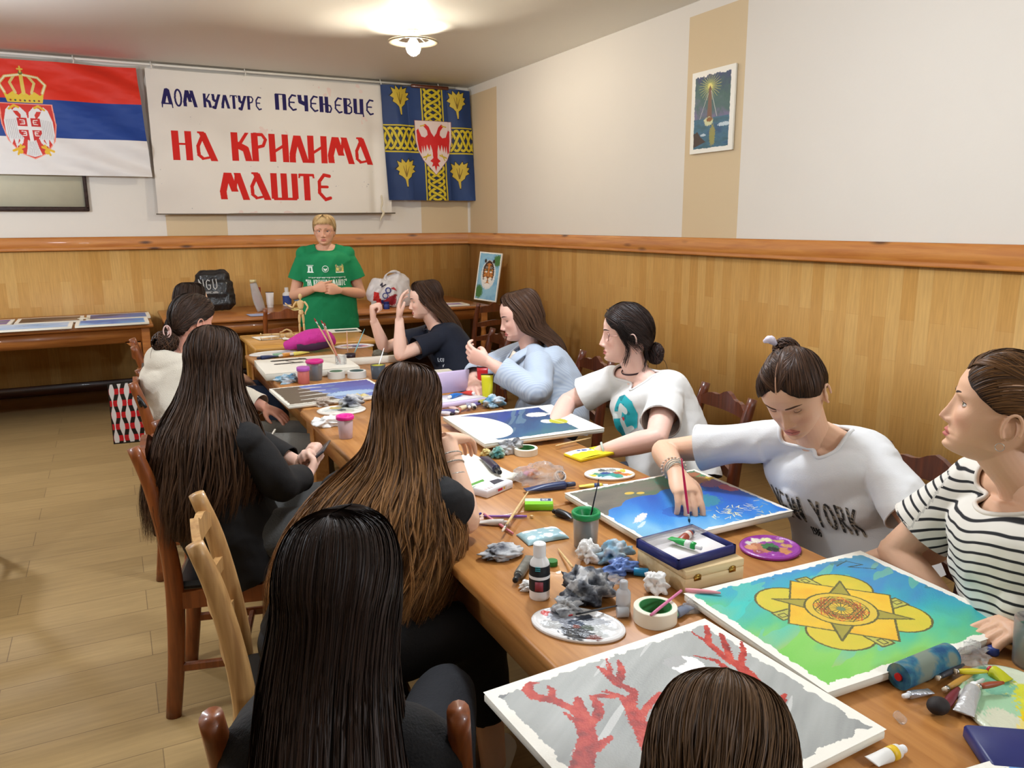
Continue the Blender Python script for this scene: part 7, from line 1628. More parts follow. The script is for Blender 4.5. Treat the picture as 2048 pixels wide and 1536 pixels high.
# yellow packet
A = Art(.155, .09, 150, 90, (238, 216, 30)); sc_m = A.V > .052+.006*np.abs(np.sin(A.U*90)); A.put(sc_m, (230, 230, 224)); A.put(A.ell(.075, .072, .012, .008, .3)|A.ell(.055, .078, .008, .006, .3), (60, 80, 150)); A.put(A.rect(.10, .07, .112, .08), (60, 90, 100)); A.text('FLI', .012, .018, .012, .0009, (210, 180, 20)); A.text('CH', .10, .012, .014, .001, (200, 190, 120))
ya, yb, yc_, yd = wat(1124, 905), wat(1205, 890), wat(1240, 915), wat(1145, 935); yc = (ya+yb+yc_+yd)/4
t, M = carton(V(yc[0], yc[1], TZ), .158, .095, .010, math.atan2((yb-ya)[1], (yb-ya)[0])+D(4), mat('yellow paper', (236, 214, 30), .5), 'bright yellow paper packet with a white scalloped flap', cat='packet', name='paper_packet')
g = Geo(); g.grid(np.stack([A.U-.0775, A.V-.045, .0112+.003*np.sin(A.U*30)], -1)@M[:3, :3].T+M[:3, 3], 0, A.C); g.build('printed_top', print_ink, t)
CB = [(-.7, -.2, .18, (222, 200, 60)), (-.4, .3, .3, (206, 206, 190)), (-.1, -.2, .4, (30, 130, 140)), (-.15, .1, .2, (24, 70, 140)), (.2, -.3, .3, (40, 150, 140)), (.1, .6, .25, (150, 150, 140)), (.5, .5, .2, (196, 190, 70)), (.35, .15, .18, (176, 84, 50)), (.6, -.1, .2, (204, 120, 60)), (.8, -.2, .12, (214, 150, 60)), (-.2, .6, .2, (90, 96, 90)), (-.1, -.6, .2, (190, 206, 214)), (.35, -.6, .15, (60, 150, 120)), (-.55, .0, .14, (60, 150, 110))]
ca_, cb_ = wat(1158, 952), wat(1280, 950); palette((ca_+cb_)/2, .082, .058, math.atan2((cb_-ca_)[1], (cb_-ca_)[0]), (236, 232, 224), CB, 'white palette with teal, blue and yellow paint before the yellow packet', 8)
paint_tube(wat(1216, 976)+V3(0, 0, .008), wat(1158, 976)+V3(0, 0, .006), .0085, mat('yellow tube', (220, 200, 80), .4), plastic_white, 'small yellow paint tube in front of the colourful palette', mat('navy band', (50, 70, 120), .4))
stick('pencil', wat(1300, 958)+V3(0, 0, .006), wat(1242, 976)+V3(0, 0, .006), .0042, mat('crimson lacquer', (206, 30, 56), .35), 'crimson pencil between the colourful palette and the underwater canvas', 'pencil', taper=False)
stick('paintbrush', wat(1085, 889)+V3(0, 0, .008), wat(1156, 871)+V3(0, 0, .03), .0022, mat('black lacquer', (20, 20, 24), .3), 'long black brush leaning on the dark blue canvas edge', 'brush')
stick('paintbrush', wat(1100, 902)+V3(0, 0, .014), wat(1181, 884)+V3(0, 0, .016), .0032, raw_wood, 'pale wooden brush behind the yellow packet', 'brush')
stick('pencil', wat(1290, 1270)+V3(0, 0, .034), wat(1361, 1216)+V3(0, 0, .040), .0030, mat('rose lacquer', (214, 120, 160), .4), 'rose pencil leaning on the cream tape roll', 'pencil', taper=False)
stick('paintbrush', wat(1358, 1201)+V3(0, 0, .026), wat(1440, 1210)+V3(-.0, -.0, .028), .0045, mat('pink barrel', (226, 150, 160), .4), 'pink stick lying over the corner of the star canvas', 'brush')
paint_tube(wat(1345, 1242)+V3(0, 0, .012), wat(1372, 1222)+V3(.01, .0, .008), .010, mat('grey tube', (120, 130, 150), .4), mat('mint cap', (130, 206, 150), .4), 'small tube with a mint green cap by the cream tape roll')
tissue(wat(1405, 1222)+V3(-.02, .01, 0), .026, .014, .012, clear, 'clear wrapper scrap between the two big canvases', 19, cat='wrapper', name='plastic_wrapper')
# wooden box, navy tray, tubes
w0, w1, w2 = wat(1378, 1192), wat(1512, 1150), wat(1282, 1100); dirx = norm(w1-w0); an = math.atan2(dirx[1], dirx[0])
zb = TZ+.0; t = empty('wooden_box', (0, 0, 0), 0, 'pale wooden box with two brass catches under the navy tray', 'box'); cB = wat(1370, 1193)[:2]; Mb = rotz(D(-1.5), V3(cB[0], cB[1], TZ)); LX, LY = .165, .185
g = Geo(); g.box((LX/2, LY/2, .019), (LX, LY, .026+.012), bev=.0015, M=Mb); g.build('box_base', box_wood, t, smooth=False)
g = Geo(); g.box((LX/2, LY/2, .0485), (LX, LY, .018), bev=.0015, M=Mb); g.build('box_lid', box_wood, t, smooth=False)
for x in (.032, .13):
    g = Geo(); g.box((x, -.0012, .038), (.018, .002, .012), M=Mb); g.box((x, -.002, .044), (.010, .003, .005), M=Mb); g.build('catch', brass, t, smooth=False)
zt = TZ+.058; Mt = rotz(D(3), V3(cB[0]-.010, cB[1]+.015, zt)); TX, TY = .175, .145; nv_ = mat('navy cardboard', (34, 40, 106), .5)
t = empty('paint_tray', (0, 0, 0), 0, 'navy cardboard tray with a white insert on top of the wooden box', 'tray')
g = Geo()
for a, b, cx1, cy1 in ((TX, .006, TX/2, .003), (TX, .006, TX/2, TY-.003), (.006, TY, .003, TY/2), (.006, TY, TX-.003, TY/2)): g.box((cx1, cy1, .011), (a, b, .022), M=Mt)
g.box((TX/2, TY/2, .0015), (TX, TY, .003), M=Mt); g.build('tray_shell', nv_, t, smooth=False)
g = Geo(); g.box((TX/2, TY/2, .0085), (TX-.02, TY-.02, .010), bev=.002, M=Mt); g.build('white_insert', mat('white insert', (232, 226, 224), .6), t, smooth=False)
g = Geo(); g.box((TX/2, TY/2+.04, .0235), (TX-.01, .05, .0008), M=Mt); g.build('film', clear, t, smooth=False)
def inT(x, y, z): return T(Mt, V3(x, y, z))
paint_tube(inT(.085, .018, .026), inT(.060, .098, .028), .0088, mat('green tube', (24, 160, 70), .35), plastic_white, 'green paint tube in the navy tray', mat('white band', (230, 234, 230), .4))
paint_tube(inT(.140, .105, .024), inT(.075, .085, .020), .0095, mat('brick tube', (150, 62, 40), .35), mat('navy cap', (60, 66, 90), .35), 'brick red paint tube in the navy tray', mat('pale band', (220, 206, 196), .4))
PB = [(-.2, .6, .2, (206, 200, 190)), (.1, .62, .18, (214, 206, 190)), (.4, .45, .18, (214, 216, 160)), (.62, .1, .16, (190, 170, 90)), (.5, -.3, .18, (196, 150, 90)), (.1, -.5, .22, (196, 130, 80)), (-.3, .15, .35, (176, 110, 80)), (.0, .0, .28, (50, 110, 60)), (-.1, -.2, .2, (30, 34, 30)), (-.5, .4, .2, (200, 140, 100)), (-.6, .0, .15, (150, 70, 90))]
pl = wat(1540, 1098); palette(pl, .078, .072, .2, (146, 52, 150), PB, 'round purple palette to the right of the wooden box', 12, rim=mat('purple plastic', (150, 50, 150), .35))
# pink brush in the painting hand
p0_ = at(1379, 1046, TZ+.0275); best = min((abs(np.linalg.norm(at(1363, 917, z)-p0_)-.185), z) for z in np.linspace(.78, 1.0, 80))[1]
stick('paintbrush', p0_, at(1363, 917, best), .0030, mat('hot pink lacquer', (206, 24, 84), .35), 'hot pink brush held in the painting hand', 'brush', mat('dark wet bristles', (20, 50, 60), .5), steel)

# --- bottom right corner
r0, r1 = wat(1795, 1378), wat(1895, 1335); t = empty('sponge_roller', (0, 0, 0), 0, 'paint-stained blue sponge roller below the star canvas', 'roller'); zc = V3(0, 0, .024)
def rol(A_): pass
g = Geo(); g.tube([r0+zc, r1+zc], .0235, 28); g.build('roller_sleeve', stained('roller sponge', (120, 130, 116), (54, 110, 130), (24, 70, 110), 26, .95, .5), t, angle=HARD)
g = Geo(); dr_ = norm(r0-r1); g.tube([r0+zc-dr_*.001, r0+zc+dr_*.003], .007, 16); g.build('roller_hub', mat('red hub', (190, 30, 30), .4), t, angle=HARD)
YB_ = [(-.3, -.35, .5, (224, 196, 30)), (.2, -.2, .4, (206, 206, 60)), (.0, .45, .45, (160, 200, 160)), (.5, .3, .35, (120, 180, 150)), (-.5, .3, .3, (206, 206, 180)), (.35, -.55, .25, (120, 140, 140)), (-.6, -.1, .2, (226, 206, 120))]
pq = wat(2010, 1425); palette(pq+V3(.03, 0, 0), .125, .085, D(40), (206, 212, 186), YB_, 'palette with yellow and sea green paint in the bottom right corner', 20, wells=False)
paint_tube(wat(1948, 1382)+V3(0, 0, .012), wat(1925, 1440)+V3(0, 0, .012), .0135, mat('silver tube', (206, 206, 206), .3, metal=.5, bump=.3, bscale=80), plastic_white, 'crumpled silver paint tube at the palette edge')
paint_tube(wat(1805, 1400)+V3(0, 0, .007), wat(1862, 1388)+V3(0, 0, .006), .007, mat('foil tube', (196, 200, 206), .3, metal=.6, bump=.5, bscale=90), plastic_white, 'small foil paint tube beside the sponge roller')
paint_tube(wat(1808, 1508)+V3(0, 0, .010), wat(1742, 1535)+V3(0, 0, .010), .011, mat('white tube body', (228, 226, 220), .4), plastic_white, 'white paint tube with a yellow band at the bottom edge', mat('yellow band', (230, 190, 40), .4))
tb_ = wat(1868, 1420); stick('paintbrush', tb_+V3(-.012, -.02, .014), wat(1915, 1392)+V3(.0, .0, .014), .007, mat('maroon handle', (110, 30, 40), .4), 'thick maroon brush with dark loaded bristles below the roller', 'brush', mat('dark loaded bristles', (34, 26, 24), .7), mat('maroon ferrule', (110, 40, 44), .4, metal=.3))
g = Geo(); g.ball(tb_+V3(-.006, -.010, .016), (.020, .017, .014), 16); thing1('paint_blob', g, mat('dark loaded bristles', (34, 26, 24), .7), 'dark clotted sponge at the tip of the maroon brush', 'sponge')
for i_, (p_, q_, cl, nm) in enumerate((((1885, 1390), (1950, 1352), (190, 140, 60), 'tan brush nearest the sponge roller'), ((1900, 1412), (1965, 1372), (206, 206, 200), 'white-handled brush in the pile by the roller'), ((1870, 1372), (1925, 1345), (60, 60, 66), 'dark brush touching the sponge roller'), ((1905, 1360), (1972, 1362), (214, 196, 40), 'yellow tube-like brush in the pile by the roller'), ((1950, 1395), (2004, 1388), (150, 70, 40), 'brown brush pointing to the green palette'))):
    stick('paintbrush', wat(*p_)+V3(0, 0, .008+.003*i_), wat(*q_)+V3(0, 0, .010+.003*i_), .0048, mat('brush lacquer %d' % i_, cl, .4), nm, 'brush', mat('pale bristles', (214, 196, 170), .8), steel)
paint_tube(wat(1975, 1350)+V3(0, 0, .012), wat(2015, 1372)+V3(0, 0, .010), .012, mat('lime tube', (190, 190, 30), .4), mat('red cap', (190, 30, 40), .4), 'yellow-green paint tube beyond the silver tube')
tissue(wat(1945, 1325), .036, .024, .020, clear, 'clear plastic wrapper between the roller and the star canvas', 21, cat='wrapper', name='plastic_wrapper')
g = Geo(); g.lathe([(.001, 0), (.007, 0), (.0075, .003), (.007, .018), (.004, .02), (.001, .02)], (0, 0, 0), 18, M=frame(wat(1806, 1450)+V3(0, 0, .0075), (0, 0, 1), norm(V3(.3, .9, 0)))); thing1('clear_stopper', g, clear_cup, 'tiny clear cap lying alone on the table', 'cap')
g = Geo(); g.lathe([(.001, 0), (.01, 0), (.011, .003), (.010, .014), (.001, .014)], wat(1985, 1308)+V3(0, 0, .0), 20); thing1('screw_cap', g, mat('blue cap', (40, 60, 130), .4), 'small blue cap beside the corner of the star canvas', 'cap')
cup(wat(2062, 1330), .030, .036, .09, clear_cup, mat('murky green water', (90, 130, 110), .3), None, 'cup of murky green water at the right edge', fill=.8)
t = empty('paint_tray', (0, 0, 0), 0, 'navy tray behind the canvas in the bottom right corner', 'tray'); g = Geo(); qn = wat(2020, 1520); Mn = rotz(D(-35), qn); g.box((0.03, 0, .012), (.16, .10, .024), bev=.004, M=Mn); g.build('tray_shell', mat('navy plastic', (34, 40, 100), .4), t, smooth=False)
# ------------------------------------------------------------------ middle and far part of the tables
cup(wat(631, 760), .034, .043, .105, clear_cup, mat('slate water', (70, 84, 100), .35), mat('magenta lid', (206, 40, 130), .35), 'water cup with magenta lid and dark water beside the white canvas', .016, fill=.7)
cup(wat(608, 767), .028, .030, .085, mat('coral plastic', (226, 130, 120), .35, trans=.4, ior=1.2), None, mat('violet lid', (176, 90, 180), .35), 'small coral cup with a violet lid', .022, funnel=False)
cup(wat(757, 757), .034, .040, .075, mat('smoky plastic', (90, 96, 104), .3, trans=.4, ior=1.2), mat('yellow paint water', (190, 186, 30), .4), None, 'smoky cup of yellow paint water behind the brown-haired head', fill=.96)
stick('paintbrush', wat(757, 757)+V3(0, 0, .06), wat(757, 757)+V3(.05, .04, .155), .003, plastic_white, 'white brush standing in the yellow paint water', 'brush')
pc = wat(692, 876); cup(pc, .024, .031, .088, mat('frosted pink plastic', (236, 206, 206), .35, trans=.45, ior=1.2), mat('pinkish water', (226, 190, 180), .4), mat('hot pink lid', (226, 40, 150), .35), 'frosted cup with a hot pink lid at the table edge', .016, fill=.8)
taperoll(wat(673, 756), .046, .038, 'tape roll left of the pair in the middle of the table', (110, 140, 110), (206, 204, 196))
taperoll(wat(714, 755), .050, .038, 'tape roll filled with wet paint, right of the pair', (90, 110, 106), (214, 212, 206))
jc = wat(683, 742); t = empty('brush_jar', (0, 0, 0), 0, 'clear jar holding long brushes behind the tape rolls', 'jar'); g = Geo(); g.lathe([(.001, .001), (.030, .001), (.031, .01), (.031, .09), (.0295, .09), (.0295, .01), (.001, .005)], jc, 24, cap=False); g.build('jar_glass', clear_cup, t)
for i_, (dx, dy, dz, cl, nm) in enumerate(((-.10, .05, .30, (206, 170, 130), 'longest tan brush in the clear jar'), (-.075, .02, .29, (196, 120, 100), 'reddish tipped brush in the clear jar'), (-.055, .06, .27, (214, 184, 140), 'pale brush leaning left in the clear jar'))):
    p1_ = jc+V3(.012-.004*i_, .0, .012); stick('paintbrush', jc+V3(dx*1.25, dy, dz), p1_, .0040, mat('jar brush %d' % i_, cl, .5), nm, 'brush', mat('red bristles', (150, 40, 40), .7), steel)
stick('paintbrush', wat(696, 716)+V3(0, 0, .01), wat(696, 716)+V3(-.0, .0, .17), .003, mat('peach lacquer', (214, 170, 150), .4), 'upright peach brush behind the jar', 'brush', None)
stick('paintbrush', wat(706, 716)+V3(0, 0, .01), wat(706, 716)+V3(.09, .03, .17), .003, mat('aqua lacquer', (130, 190, 200), .4), 'aqua brush leaning right behind the jar', 'brush', None)
t = empty('brush_stand', (0, 0, 0), 0, 'small dark cup behind the jar holding two thin brushes', 'cup'); g = Geo(); g.lathe([(.001, .001), (.03, .001), (.032, .03), (.030, .03), (.028, .004), (.001, .004)], wat(701, 717), 22, cap=False); g.build('cup_body', mat('dark plum plastic', (46, 34, 44), .4), t)
t = empty('pencil_case', (0, 0, 0), 0, 'magenta fabric pencil case lying open on the far table', 'pencil case'); cpos = wat(628, 703); mg = mat('magenta fabric', (196, 44, 146), .75, bump=.3, bscale=120, var=.08)
g = Geo(); g.tube([cpos+V3(-.17, .06, .04), cpos+V3(-.10, .06, .055), cpos+V3(0, .03, .085), cpos+V3(.09, .05, .08), cpos+V3(.15, .06, .035)], [(.02, .02), (.07, .04), (.085, .055), (.07, .045), (.02, .02)], 22, across=(0, 1, 0), sub=4); Vp, Fp = remeshed(g, .009, 2); Vp = Vp+vert_normals(Vp, Fp)*wrinkle(Vp, .010, 5, 12, 20)[:, None]; g = Geo(); g.add(Vp, Fp); g.build('case_fabric', mg, t)
g = Geo(); g.tube([cpos+V3(-.11, -.02, .035), cpos+V3(0, -.045, .04), cpos+V3(.10, -.02, .045)], [(.006, .022), (.008, .028), (.006, .02)], 12, across=(0, 1, 0), sub=4); g.build('zip_opening', mat('dark lining', (60, 26, 60), .6), t)
# mannequins
def mannequin(c_, h, label, lie=None):
    """small jointed wooden figure"""
    t = empty('wooden_mannequin', (0, 0, 0), 0, label, 'mannequin'); k = h/.30; M = frame(c_, norm(V3(.9, -.42, 0))) if lie is None else lie
    def q(*p): return T(M, np.array(p)*k)
    def part(n_, pts, rad, **kw):
        g = Geo(); g.tube([q(*p) for p in pts], [(r*k if np.isscalar(r) else (r[0]*k, r[1]*k)) for r in rad], 14, sub=3, across=M[:3, 0]); g.build(n_, raw_wood, t)
    part('head', [(0, 0, .262), (0, 0, .275), (0, 0, .29), (0, 0, .30)], [.008, .0135, .013, .004]); part('neck', [(0, 0, .250), (0, 0, .264)], [.006, .006])
    part('chest', [(0, 0, .190), (0, 0, .21), (0, 0, .24), (0, 0, .252)], [(.014, .011), (.022, .014), (.025, .014), (.012, .01)]); part('hip', [(0, 0, .150), (0, 0, .165), (0, 0, .185)], [(.016, .012), (.019, .013), (.013, .011)])
    for s_ in (-1, 1):
        part('thigh', [(s_*.011, 0, .150), (s_*.014, 0, .12), (s_*.015, 0, .085)], [.009, .0095, .0065]); part('shin', [(s_*.015, 0, .082), (s_*.016, 0, .05), (s_*.017, 0, .014)], [.007, .0075, .005]); part('foot', [(s_*.017, -.008, .006), (s_*.018, .022, .005)], [(.007, .006), (.007, .005)])
    part('upper_arm', [(-.027, 0, .243), (-.045, 0, .222), (-.056, 0, .200)], [.007, .007, .005]); part('forearm', [(-.056, 0, .200), (-.078, .0, .208), (-.098, 0, .222)], [.006, .006, .004]); part('hand', [(-.098, 0, .222), (-.112, 0, .235)], [.006, .003])
    part('upper_arm', [(.027, 0, .243), (.043, 0, .222), (.052, 0, .202)], [.007, .007, .005]); part('forearm', [(.052, 0, .202), (.042, .0, .182), (.032, 0, .165)], [.006, .006, .004]); part('hand', [(.032, 0, .165), (.03, 0, .148)], [.006, .003])
    return t
mannequin(V3(1.222, 5.84, TZ), .305, 'pale jointed wooden mannequin standing on the yellow table')
lm = frame(wat(528, 690)+V3(.0, .02, .018), (0, -.2, 1), norm(V3(1, -.1, 0))) ; mannequin(None, .26, 'second wooden mannequin lying on its side near the magenta case', np.array([[0, .05, .99, wat(522, 690)[0]], [-.25, .96, -.05, wat(522, 690)[1]], [.97, .25, 0, TZ+.055], [0, 0, 0, 1.0]]))
def paper(c_, sx, sy, ang, label, rgb=(236, 232, 222), name='paper_sheet', cat='paper', art=None, z=.0012, curl=.004):
    n = 14; U_, V_ = np.meshgrid(np.linspace(-sx/2, sx/2, n), np.linspace(-sy/2, sy/2, n)); Z_ = z+curl*(U_/sx*2)**2*.5+curl*.4*np.sin(V_*20)**2; M = rotz(ang, c_); g = Geo()
    P_ = np.stack([U_, V_, Z_], -1)@M[:3, :3].T+M[:3, 3]; P2_ = P_+np.array((0, 0, .0008)); g.grid(P_, 0, flip=True); g.grid(P2_, 0)
    o = g.build(name, mat('paper %d %d %d' % tuple(rgb), rgb, .8), None); tag(o, label, cat)
    return o
p_ = (wat(496, 672)+wat(567, 678))/2; paper(V(p_[0]+.05, p_[1]-.04, TZ), .26, .20, D(8), 'white paper sheet at the left end of the yellow table'); paper(V(p_[0]+.19, p_[1]-.16, TZ), .20, .17, D(-5), 'white paper partly under the lying mannequin', z=.004)
A = Art(.27, .20, 60, 44, (232, 230, 222)); A.put(A.rect(.08, .05, .25, .13), (40, 60, 60)); q_ = (wat(647, 657)+wat(717, 665))/2
canvas('painted_canvas', V3(q_[0], 5.90, TZ+.006), .27, .20, D(-6), A, 'small white canvas with a dark green bar before the woman in green', thick=.005)
WB = [(-.3, .2, .3, (214, 214, 206)), (.2, -.1, .3, (190, 200, 206)), (.5, .4, .2, (170, 180, 190))]
palette(wat(546, 707)+V3(0, -.02, 0), .15, .085, D(6), (228, 226, 220), WB, 'white oval palette left of the magenta pencil case', 31)
palette(wat(703, 694)+V3(.02, -.0, .0), .13, .085, D(-8), (220, 214, 216), [(-.3, .2, .4, (190, 150, 180)), (.2, .1, .35, (120, 110, 170)), (.5, -.3, .25, (200, 120, 130)), (-.5, -.3, .25, (214, 200, 120)), (.1, -.5, .25, (90, 90, 110))], 'oval palette with lilac smears right of the magenta case', 33)
for i_, (a, b, cl, cp, nm) in enumerate((((516, 722), (536, 718), (46, 60, 100), (30, 40, 70), 'navy'), ((540, 718), (562, 713), (130, 170, 140), (230, 230, 226), 'pale green'), ((560, 717), (578, 712), (214, 150, 70), (226, 226, 220), 'orange'), ((582, 714), (600, 710), (226, 216, 110), (230, 230, 226), 'pale yellow'))):
    paint_tube(wat(*a)+V3(0, .03, .012), wat(*b)+V3(.06, .03, .010), .013, mat('tube ' + nm, cl, .4), mat('cap ' + nm, cp, .4), nm + ' paint tube in the row behind the white canvas')
tissue(wat(576, 766), .050, .032, .026, tis_blue, 'pale blue tissue at the left edge between the white and violet canvases', 41)
PM = [(-.5, .0, .3, (206, 210, 206)), (.0, .2, .4, (150, 160, 160)), (.4, .2, .35, (206, 206, 196)), (.2, -.4, .3, (190, 190, 170)), (-.2, .5, .25, (190, 170, 90)), (.0, -.1, .2, (70, 76, 80))]
palette(wat(683, 822), .105, .085, D(-10), (226, 222, 214), PM, 'messy grey and cream palette above the hot pink cup', 35)
tissue(wat(705, 815)+V3(0, .02, .006), .045, .035, .024, tis_grey, 'grey crumpled tissue on the messy palette', 43)
tissue(wat(645, 812), .034, .026, .020, mat('taupe tissue', (176, 160, 146), .9, bump=.3, bscale=120), 'taupe tissue scrap left of the messy palette', 44)
tissue(wat(720, 802), .04, .02, .018, tis_yel, 'yellowish tissue scrap behind the messy palette', 46)
tissue(wat(655, 852), .050, .032, .022, tis_white, 'white crumpled tissue beside the hot pink cup', 45)
g = Geo(); g.box((0, 0, .02), (.34, .035, .04), bev=.003, M=rotz(D(-3), wat(745, 727))); tag(g.build('stretcher_board', canvas_white, None, smooth=False), 'upright white canvas edge behind the tape rolls', 'canvas')
tissue(wat(760, 716), .05, .03, .030, mat('grey sponge', (110, 106, 92), .9), 'grey-brown sponge behind the white canvas edge', 48, name='sponge', cat='sponge', sharp=.4)
# lilac case with tubes, tube pile
lc = (wat(900, 815)+wat(966, 800))/2; Ml = rotz(D(4), V3(lc[0]-.03, lc[1]+.04, TZ)); lil = mat('lilac plastic', (206, 190, 222), .35); t = empty('paint_case', (0, 0, 0), 0, 'open lilac plastic case beside the brown-haired head', 'case')
g = Geo(); g.box((0, 0, .012), (.27, .15, .024), bev=.004, M=Ml); g.build('case_base', lil, t, smooth=False)
g = Geo(); g.box((-.02, .08, .07), (.22, .010, .11), bev=.004, M=Ml@frame((0, 0, 0), (1, 0, 0), (0, -.25, 1))); g.build('case_lid', lil, t, smooth=False)
g = Geo(); g.box((0, 0, .0255), (.25, .13, .003), M=Ml); g.build('case_tray', mat('pale tray', (226, 222, 226), .5), t, smooth=False)
def inL(x, y, z): return T(Ml, V3(x, y, z))
paint_tube(inL(-.06, -.03, .038), inL(.03, .02, .036), .012, mat('cobalt tube', (30, 110, 190), .35), plastic_white, 'cobalt blue tube in the lilac case'); paint_tube(inL(.08, -.02, .038), inL(.045, .04, .036), .011, mat('vermilion tube', (206, 60, 50), .35), plastic_white, 'vermilion tube in the lilac case')
rgq = np.random.default_rng(5); cols = [(206, 200, 206), (90, 84, 130), (214, 180, 170), (196, 120, 100), (226, 214, 180), (150, 150, 170), (236, 232, 226), (110, 96, 150), (190, 180, 90)]
names = ['silver grey', 'violet', 'peach', 'terracotta', 'cream', 'slate', 'white', 'purple', 'olive']
for i_ in range(9):
    b0 = wat(890+i_*9.5, 832-i_*2.6); a_ = rgq.random()*2.2+.4; d_ = V3(math.cos(a_), math.sin(a_), 0)*.045
    paint_tube(b0-d_+V3(0, 0, .012+.004*(i_ % 3)), b0+d_+V3(0, 0, .012+.004*(i_ % 3)), .0105, mat('pile tube '+names[i_], cols[i_], .4), plastic_white if i_ % 2 else plastic_black, names[i_]+' paint tube in the pile before the lilac case', group='tubes piled before the lilac case')
tissue(wat(985, 815), .045, .035, .028, tis_blue, 'pale crumpled tissue right of the tube pile', 49)
def standing_tube(c_, w_, h, m_, capm, label):
    t = empty('cosmetic_tube', (0, 0, 0), 0, label, 'tube'); c_ = np.asarray(c_, float); ac = norm(V3(.9, -.45, 0))
    g = Geo(); g.tube([c_+V3(0, 0, .018), c_+V3(0, 0, .03), c_+V3(0, 0, h*.6), c_+V3(0, 0, h)], [(w_*.42, w_*.40), (w_*.46, w_*.40), (w_*.5, w_*.25), (w_*.54, .002)], 20, across=ac, sub=3); g.build('tube_body', m_, t)
    g = Geo(); g.lathe([(.001, .0), (w_*.40, 0), (w_*.41, .018), (.001, .018)], c_, 20); g.build('cap', capm, t, angle=HARD)
    g = Geo(); g.tube([c_+V3(0, 0, h), c_+V3(0, 0, h+.006)], [(w_*.55, .0025), (w_*.55, .002)], 12, across=ac); g.build('crimp', mat('dark crimp', (60, 30, 30), .5), t, smooth=False)
standing_tube(wat(975, 803), .052, .125, mat('lime yellow tube', (206, 200, 40), .3), mat('lime cap', (196, 190, 36), .35), 'standing lime yellow tube before the pale blue striped shirt')
standing_tube(wat(969, 790)+V3(-.0, .02, 0), .050, .130, mat('ruby tube', (186, 34, 40), .3), mat('ruby cap', (170, 30, 36), .35), 'standing red tube just behind the lime yellow one')

# ------------------------------------------------------------------ side tables
pals = [([(150, 190, 90), (130, 90, 170)], 'green and purple painting at the left frame edge, back row'), ([(110, 84, 60), (90, 70, 60), (170, 140, 110)], 'brown painting in the middle of the back row'), ([(92, 76, 62), (110, 120, 180), (96, 130, 190)], 'brown and blue painting at the right of the back row'), ([(190, 206, 226), (150, 180, 214), (206, 214, 226)], 'pale blue painting in the front row, left'), ([(150, 190, 226), (90, 120, 190), (110, 170, 220)], 'sky blue painting at the right end of the front row')]
spots = [(-1.02, 7.66, .50), (-.50, 7.68, .50), (.02, 7.70, .50), (-.60, 7.24, .56), (-.03, 7.26, .54)]
for (cs, nm), (x, y, w_) in zip(pals, spots):
    A = Art(w_, .40, 110, 90); A.mix(A.inset(.03, .004), cs, .5+.5*A.n(5, 9, int(x*40)+90)+(A.U/w_-.5)*.7); A.put(A.inset(.03) & A.seg([(w_*.3, .2), (w_*.5, .25), (w_*.7, .18)], .004, .004), (70, 80, 110))
    canvas('painted_canvas', V3(x, y, TZ+.022), w_, .40, D(0), A, nm)
g = Geo(); g.lathe([(.001, 0), (.045, 0), (.047, .004), (.001, .008)], V3(-.25, 7.60, TZ+.0235), 24); thing1('paper_plate', g, mat('cream disc', (220, 212, 190), .6), 'small cream disc between two paintings of the back row', 'plate')
# black shiny drawstring bag
t = empty('drawstring_bag', (0, 0, 0), 0, 'shiny black crinkled bag with white lettering leaning on the panelled wall', 'bag'); bx, by = .86, 7.88
shb = mat('shiny black foil', (34, 34, 34), .28, spec=.6, bump=1.0, bscale=14, var=.3, vscale=9)
g = Geo(); Mb_ = rotz(D(-6), V3(bx, by, TZ))@frame((0, 0, .002), (1, 0, .04), (0, .18, 1)); g.box((0, 0, .10), (.36, .12, .20), bev=.05, M=Mb_); g.box((-.01, .0, .20), (.37, .14, .24), bev=.06, M=Mb_); g.box((-.0, .0, .32), (.31, .10, .14), bev=.045, M=Mb_)
Vp, Fp = remeshed(g, .011, 3); Vp = Vp+vert_normals(Vp, Fp)*wrinkle(Vp, .006, 8, 14, 16)[:, None]; Vp[:, 2] = np.maximum(Vp[:, 2], TZ+.002); g = Geo(); g.add(Vp, Fp); g.build('bag_body', shb, t)
bb_ = BVHTree.FromPolygons([tuple(v) for v in Vp], Fp); A = Art(.28, .17, 120, 74, (34, 34, 34)); A.text('NGU', .01, .06, .095, .0035, (190, 190, 186), stretch=.9, gap=.2); k_ = np.abs(A.C-np.array(sgb(34, 34, 34))).sum(-1) > .02
inner = A.C.copy(); A.put((A.n(60, 60, 3) > .0) & (A.V < .045) & (A.U > .03) & (A.U < .22) & (A.V > .025), (150, 150, 148)); k_ = np.abs(A.C-np.array(sgb(34, 34, 34))).sum(-1) > .02
decal(dict(bvh=bb_), t, 'bag_lettering', V3(bx-.01, by, TZ+.23), (.0, 1, -.0), (1, 0, 0), (0, .1, 1), A, k_, off=.004)
t = empty('plastic_bottle', (0, 0, 0), 0, 'slim clear bottle with pale cap right of the black bag', 'bottle'); g = Geo(); c_ = V3(1.17, 7.62, TZ); g.tube([c_+V3(.06, 0, .01), c_+V3(.03, 0, .12), c_+V3(.0, 0, .27)], [(.04, .03), (.045, .03), (.03, .025)], 18, across=(1, 0, 0), sub=3); g.build('bottle_body', mat('crinkled clear', (226, 226, 226), .2, trans=.6, bump=.6, bscale=50, ior=1.2), t); g = Geo(); g.tube([c_+V3(0, 0, .275), c_+V3(0, 0, .30)], .03, 16); g.build('cap', mat('cream cap', (214, 200, 150), .5), t)
bottle(V3(1.275, 8.00, TZ), .030, .20, mat('bronze can', (170, 96, 60), .35, metal=.3), mat('red cap can', (150, 60, 40), .4), 'bronze spray can on the side table', mat('red print', (170, 50, 40), .4), .6, labelz=(.3, .75), caph=.22)
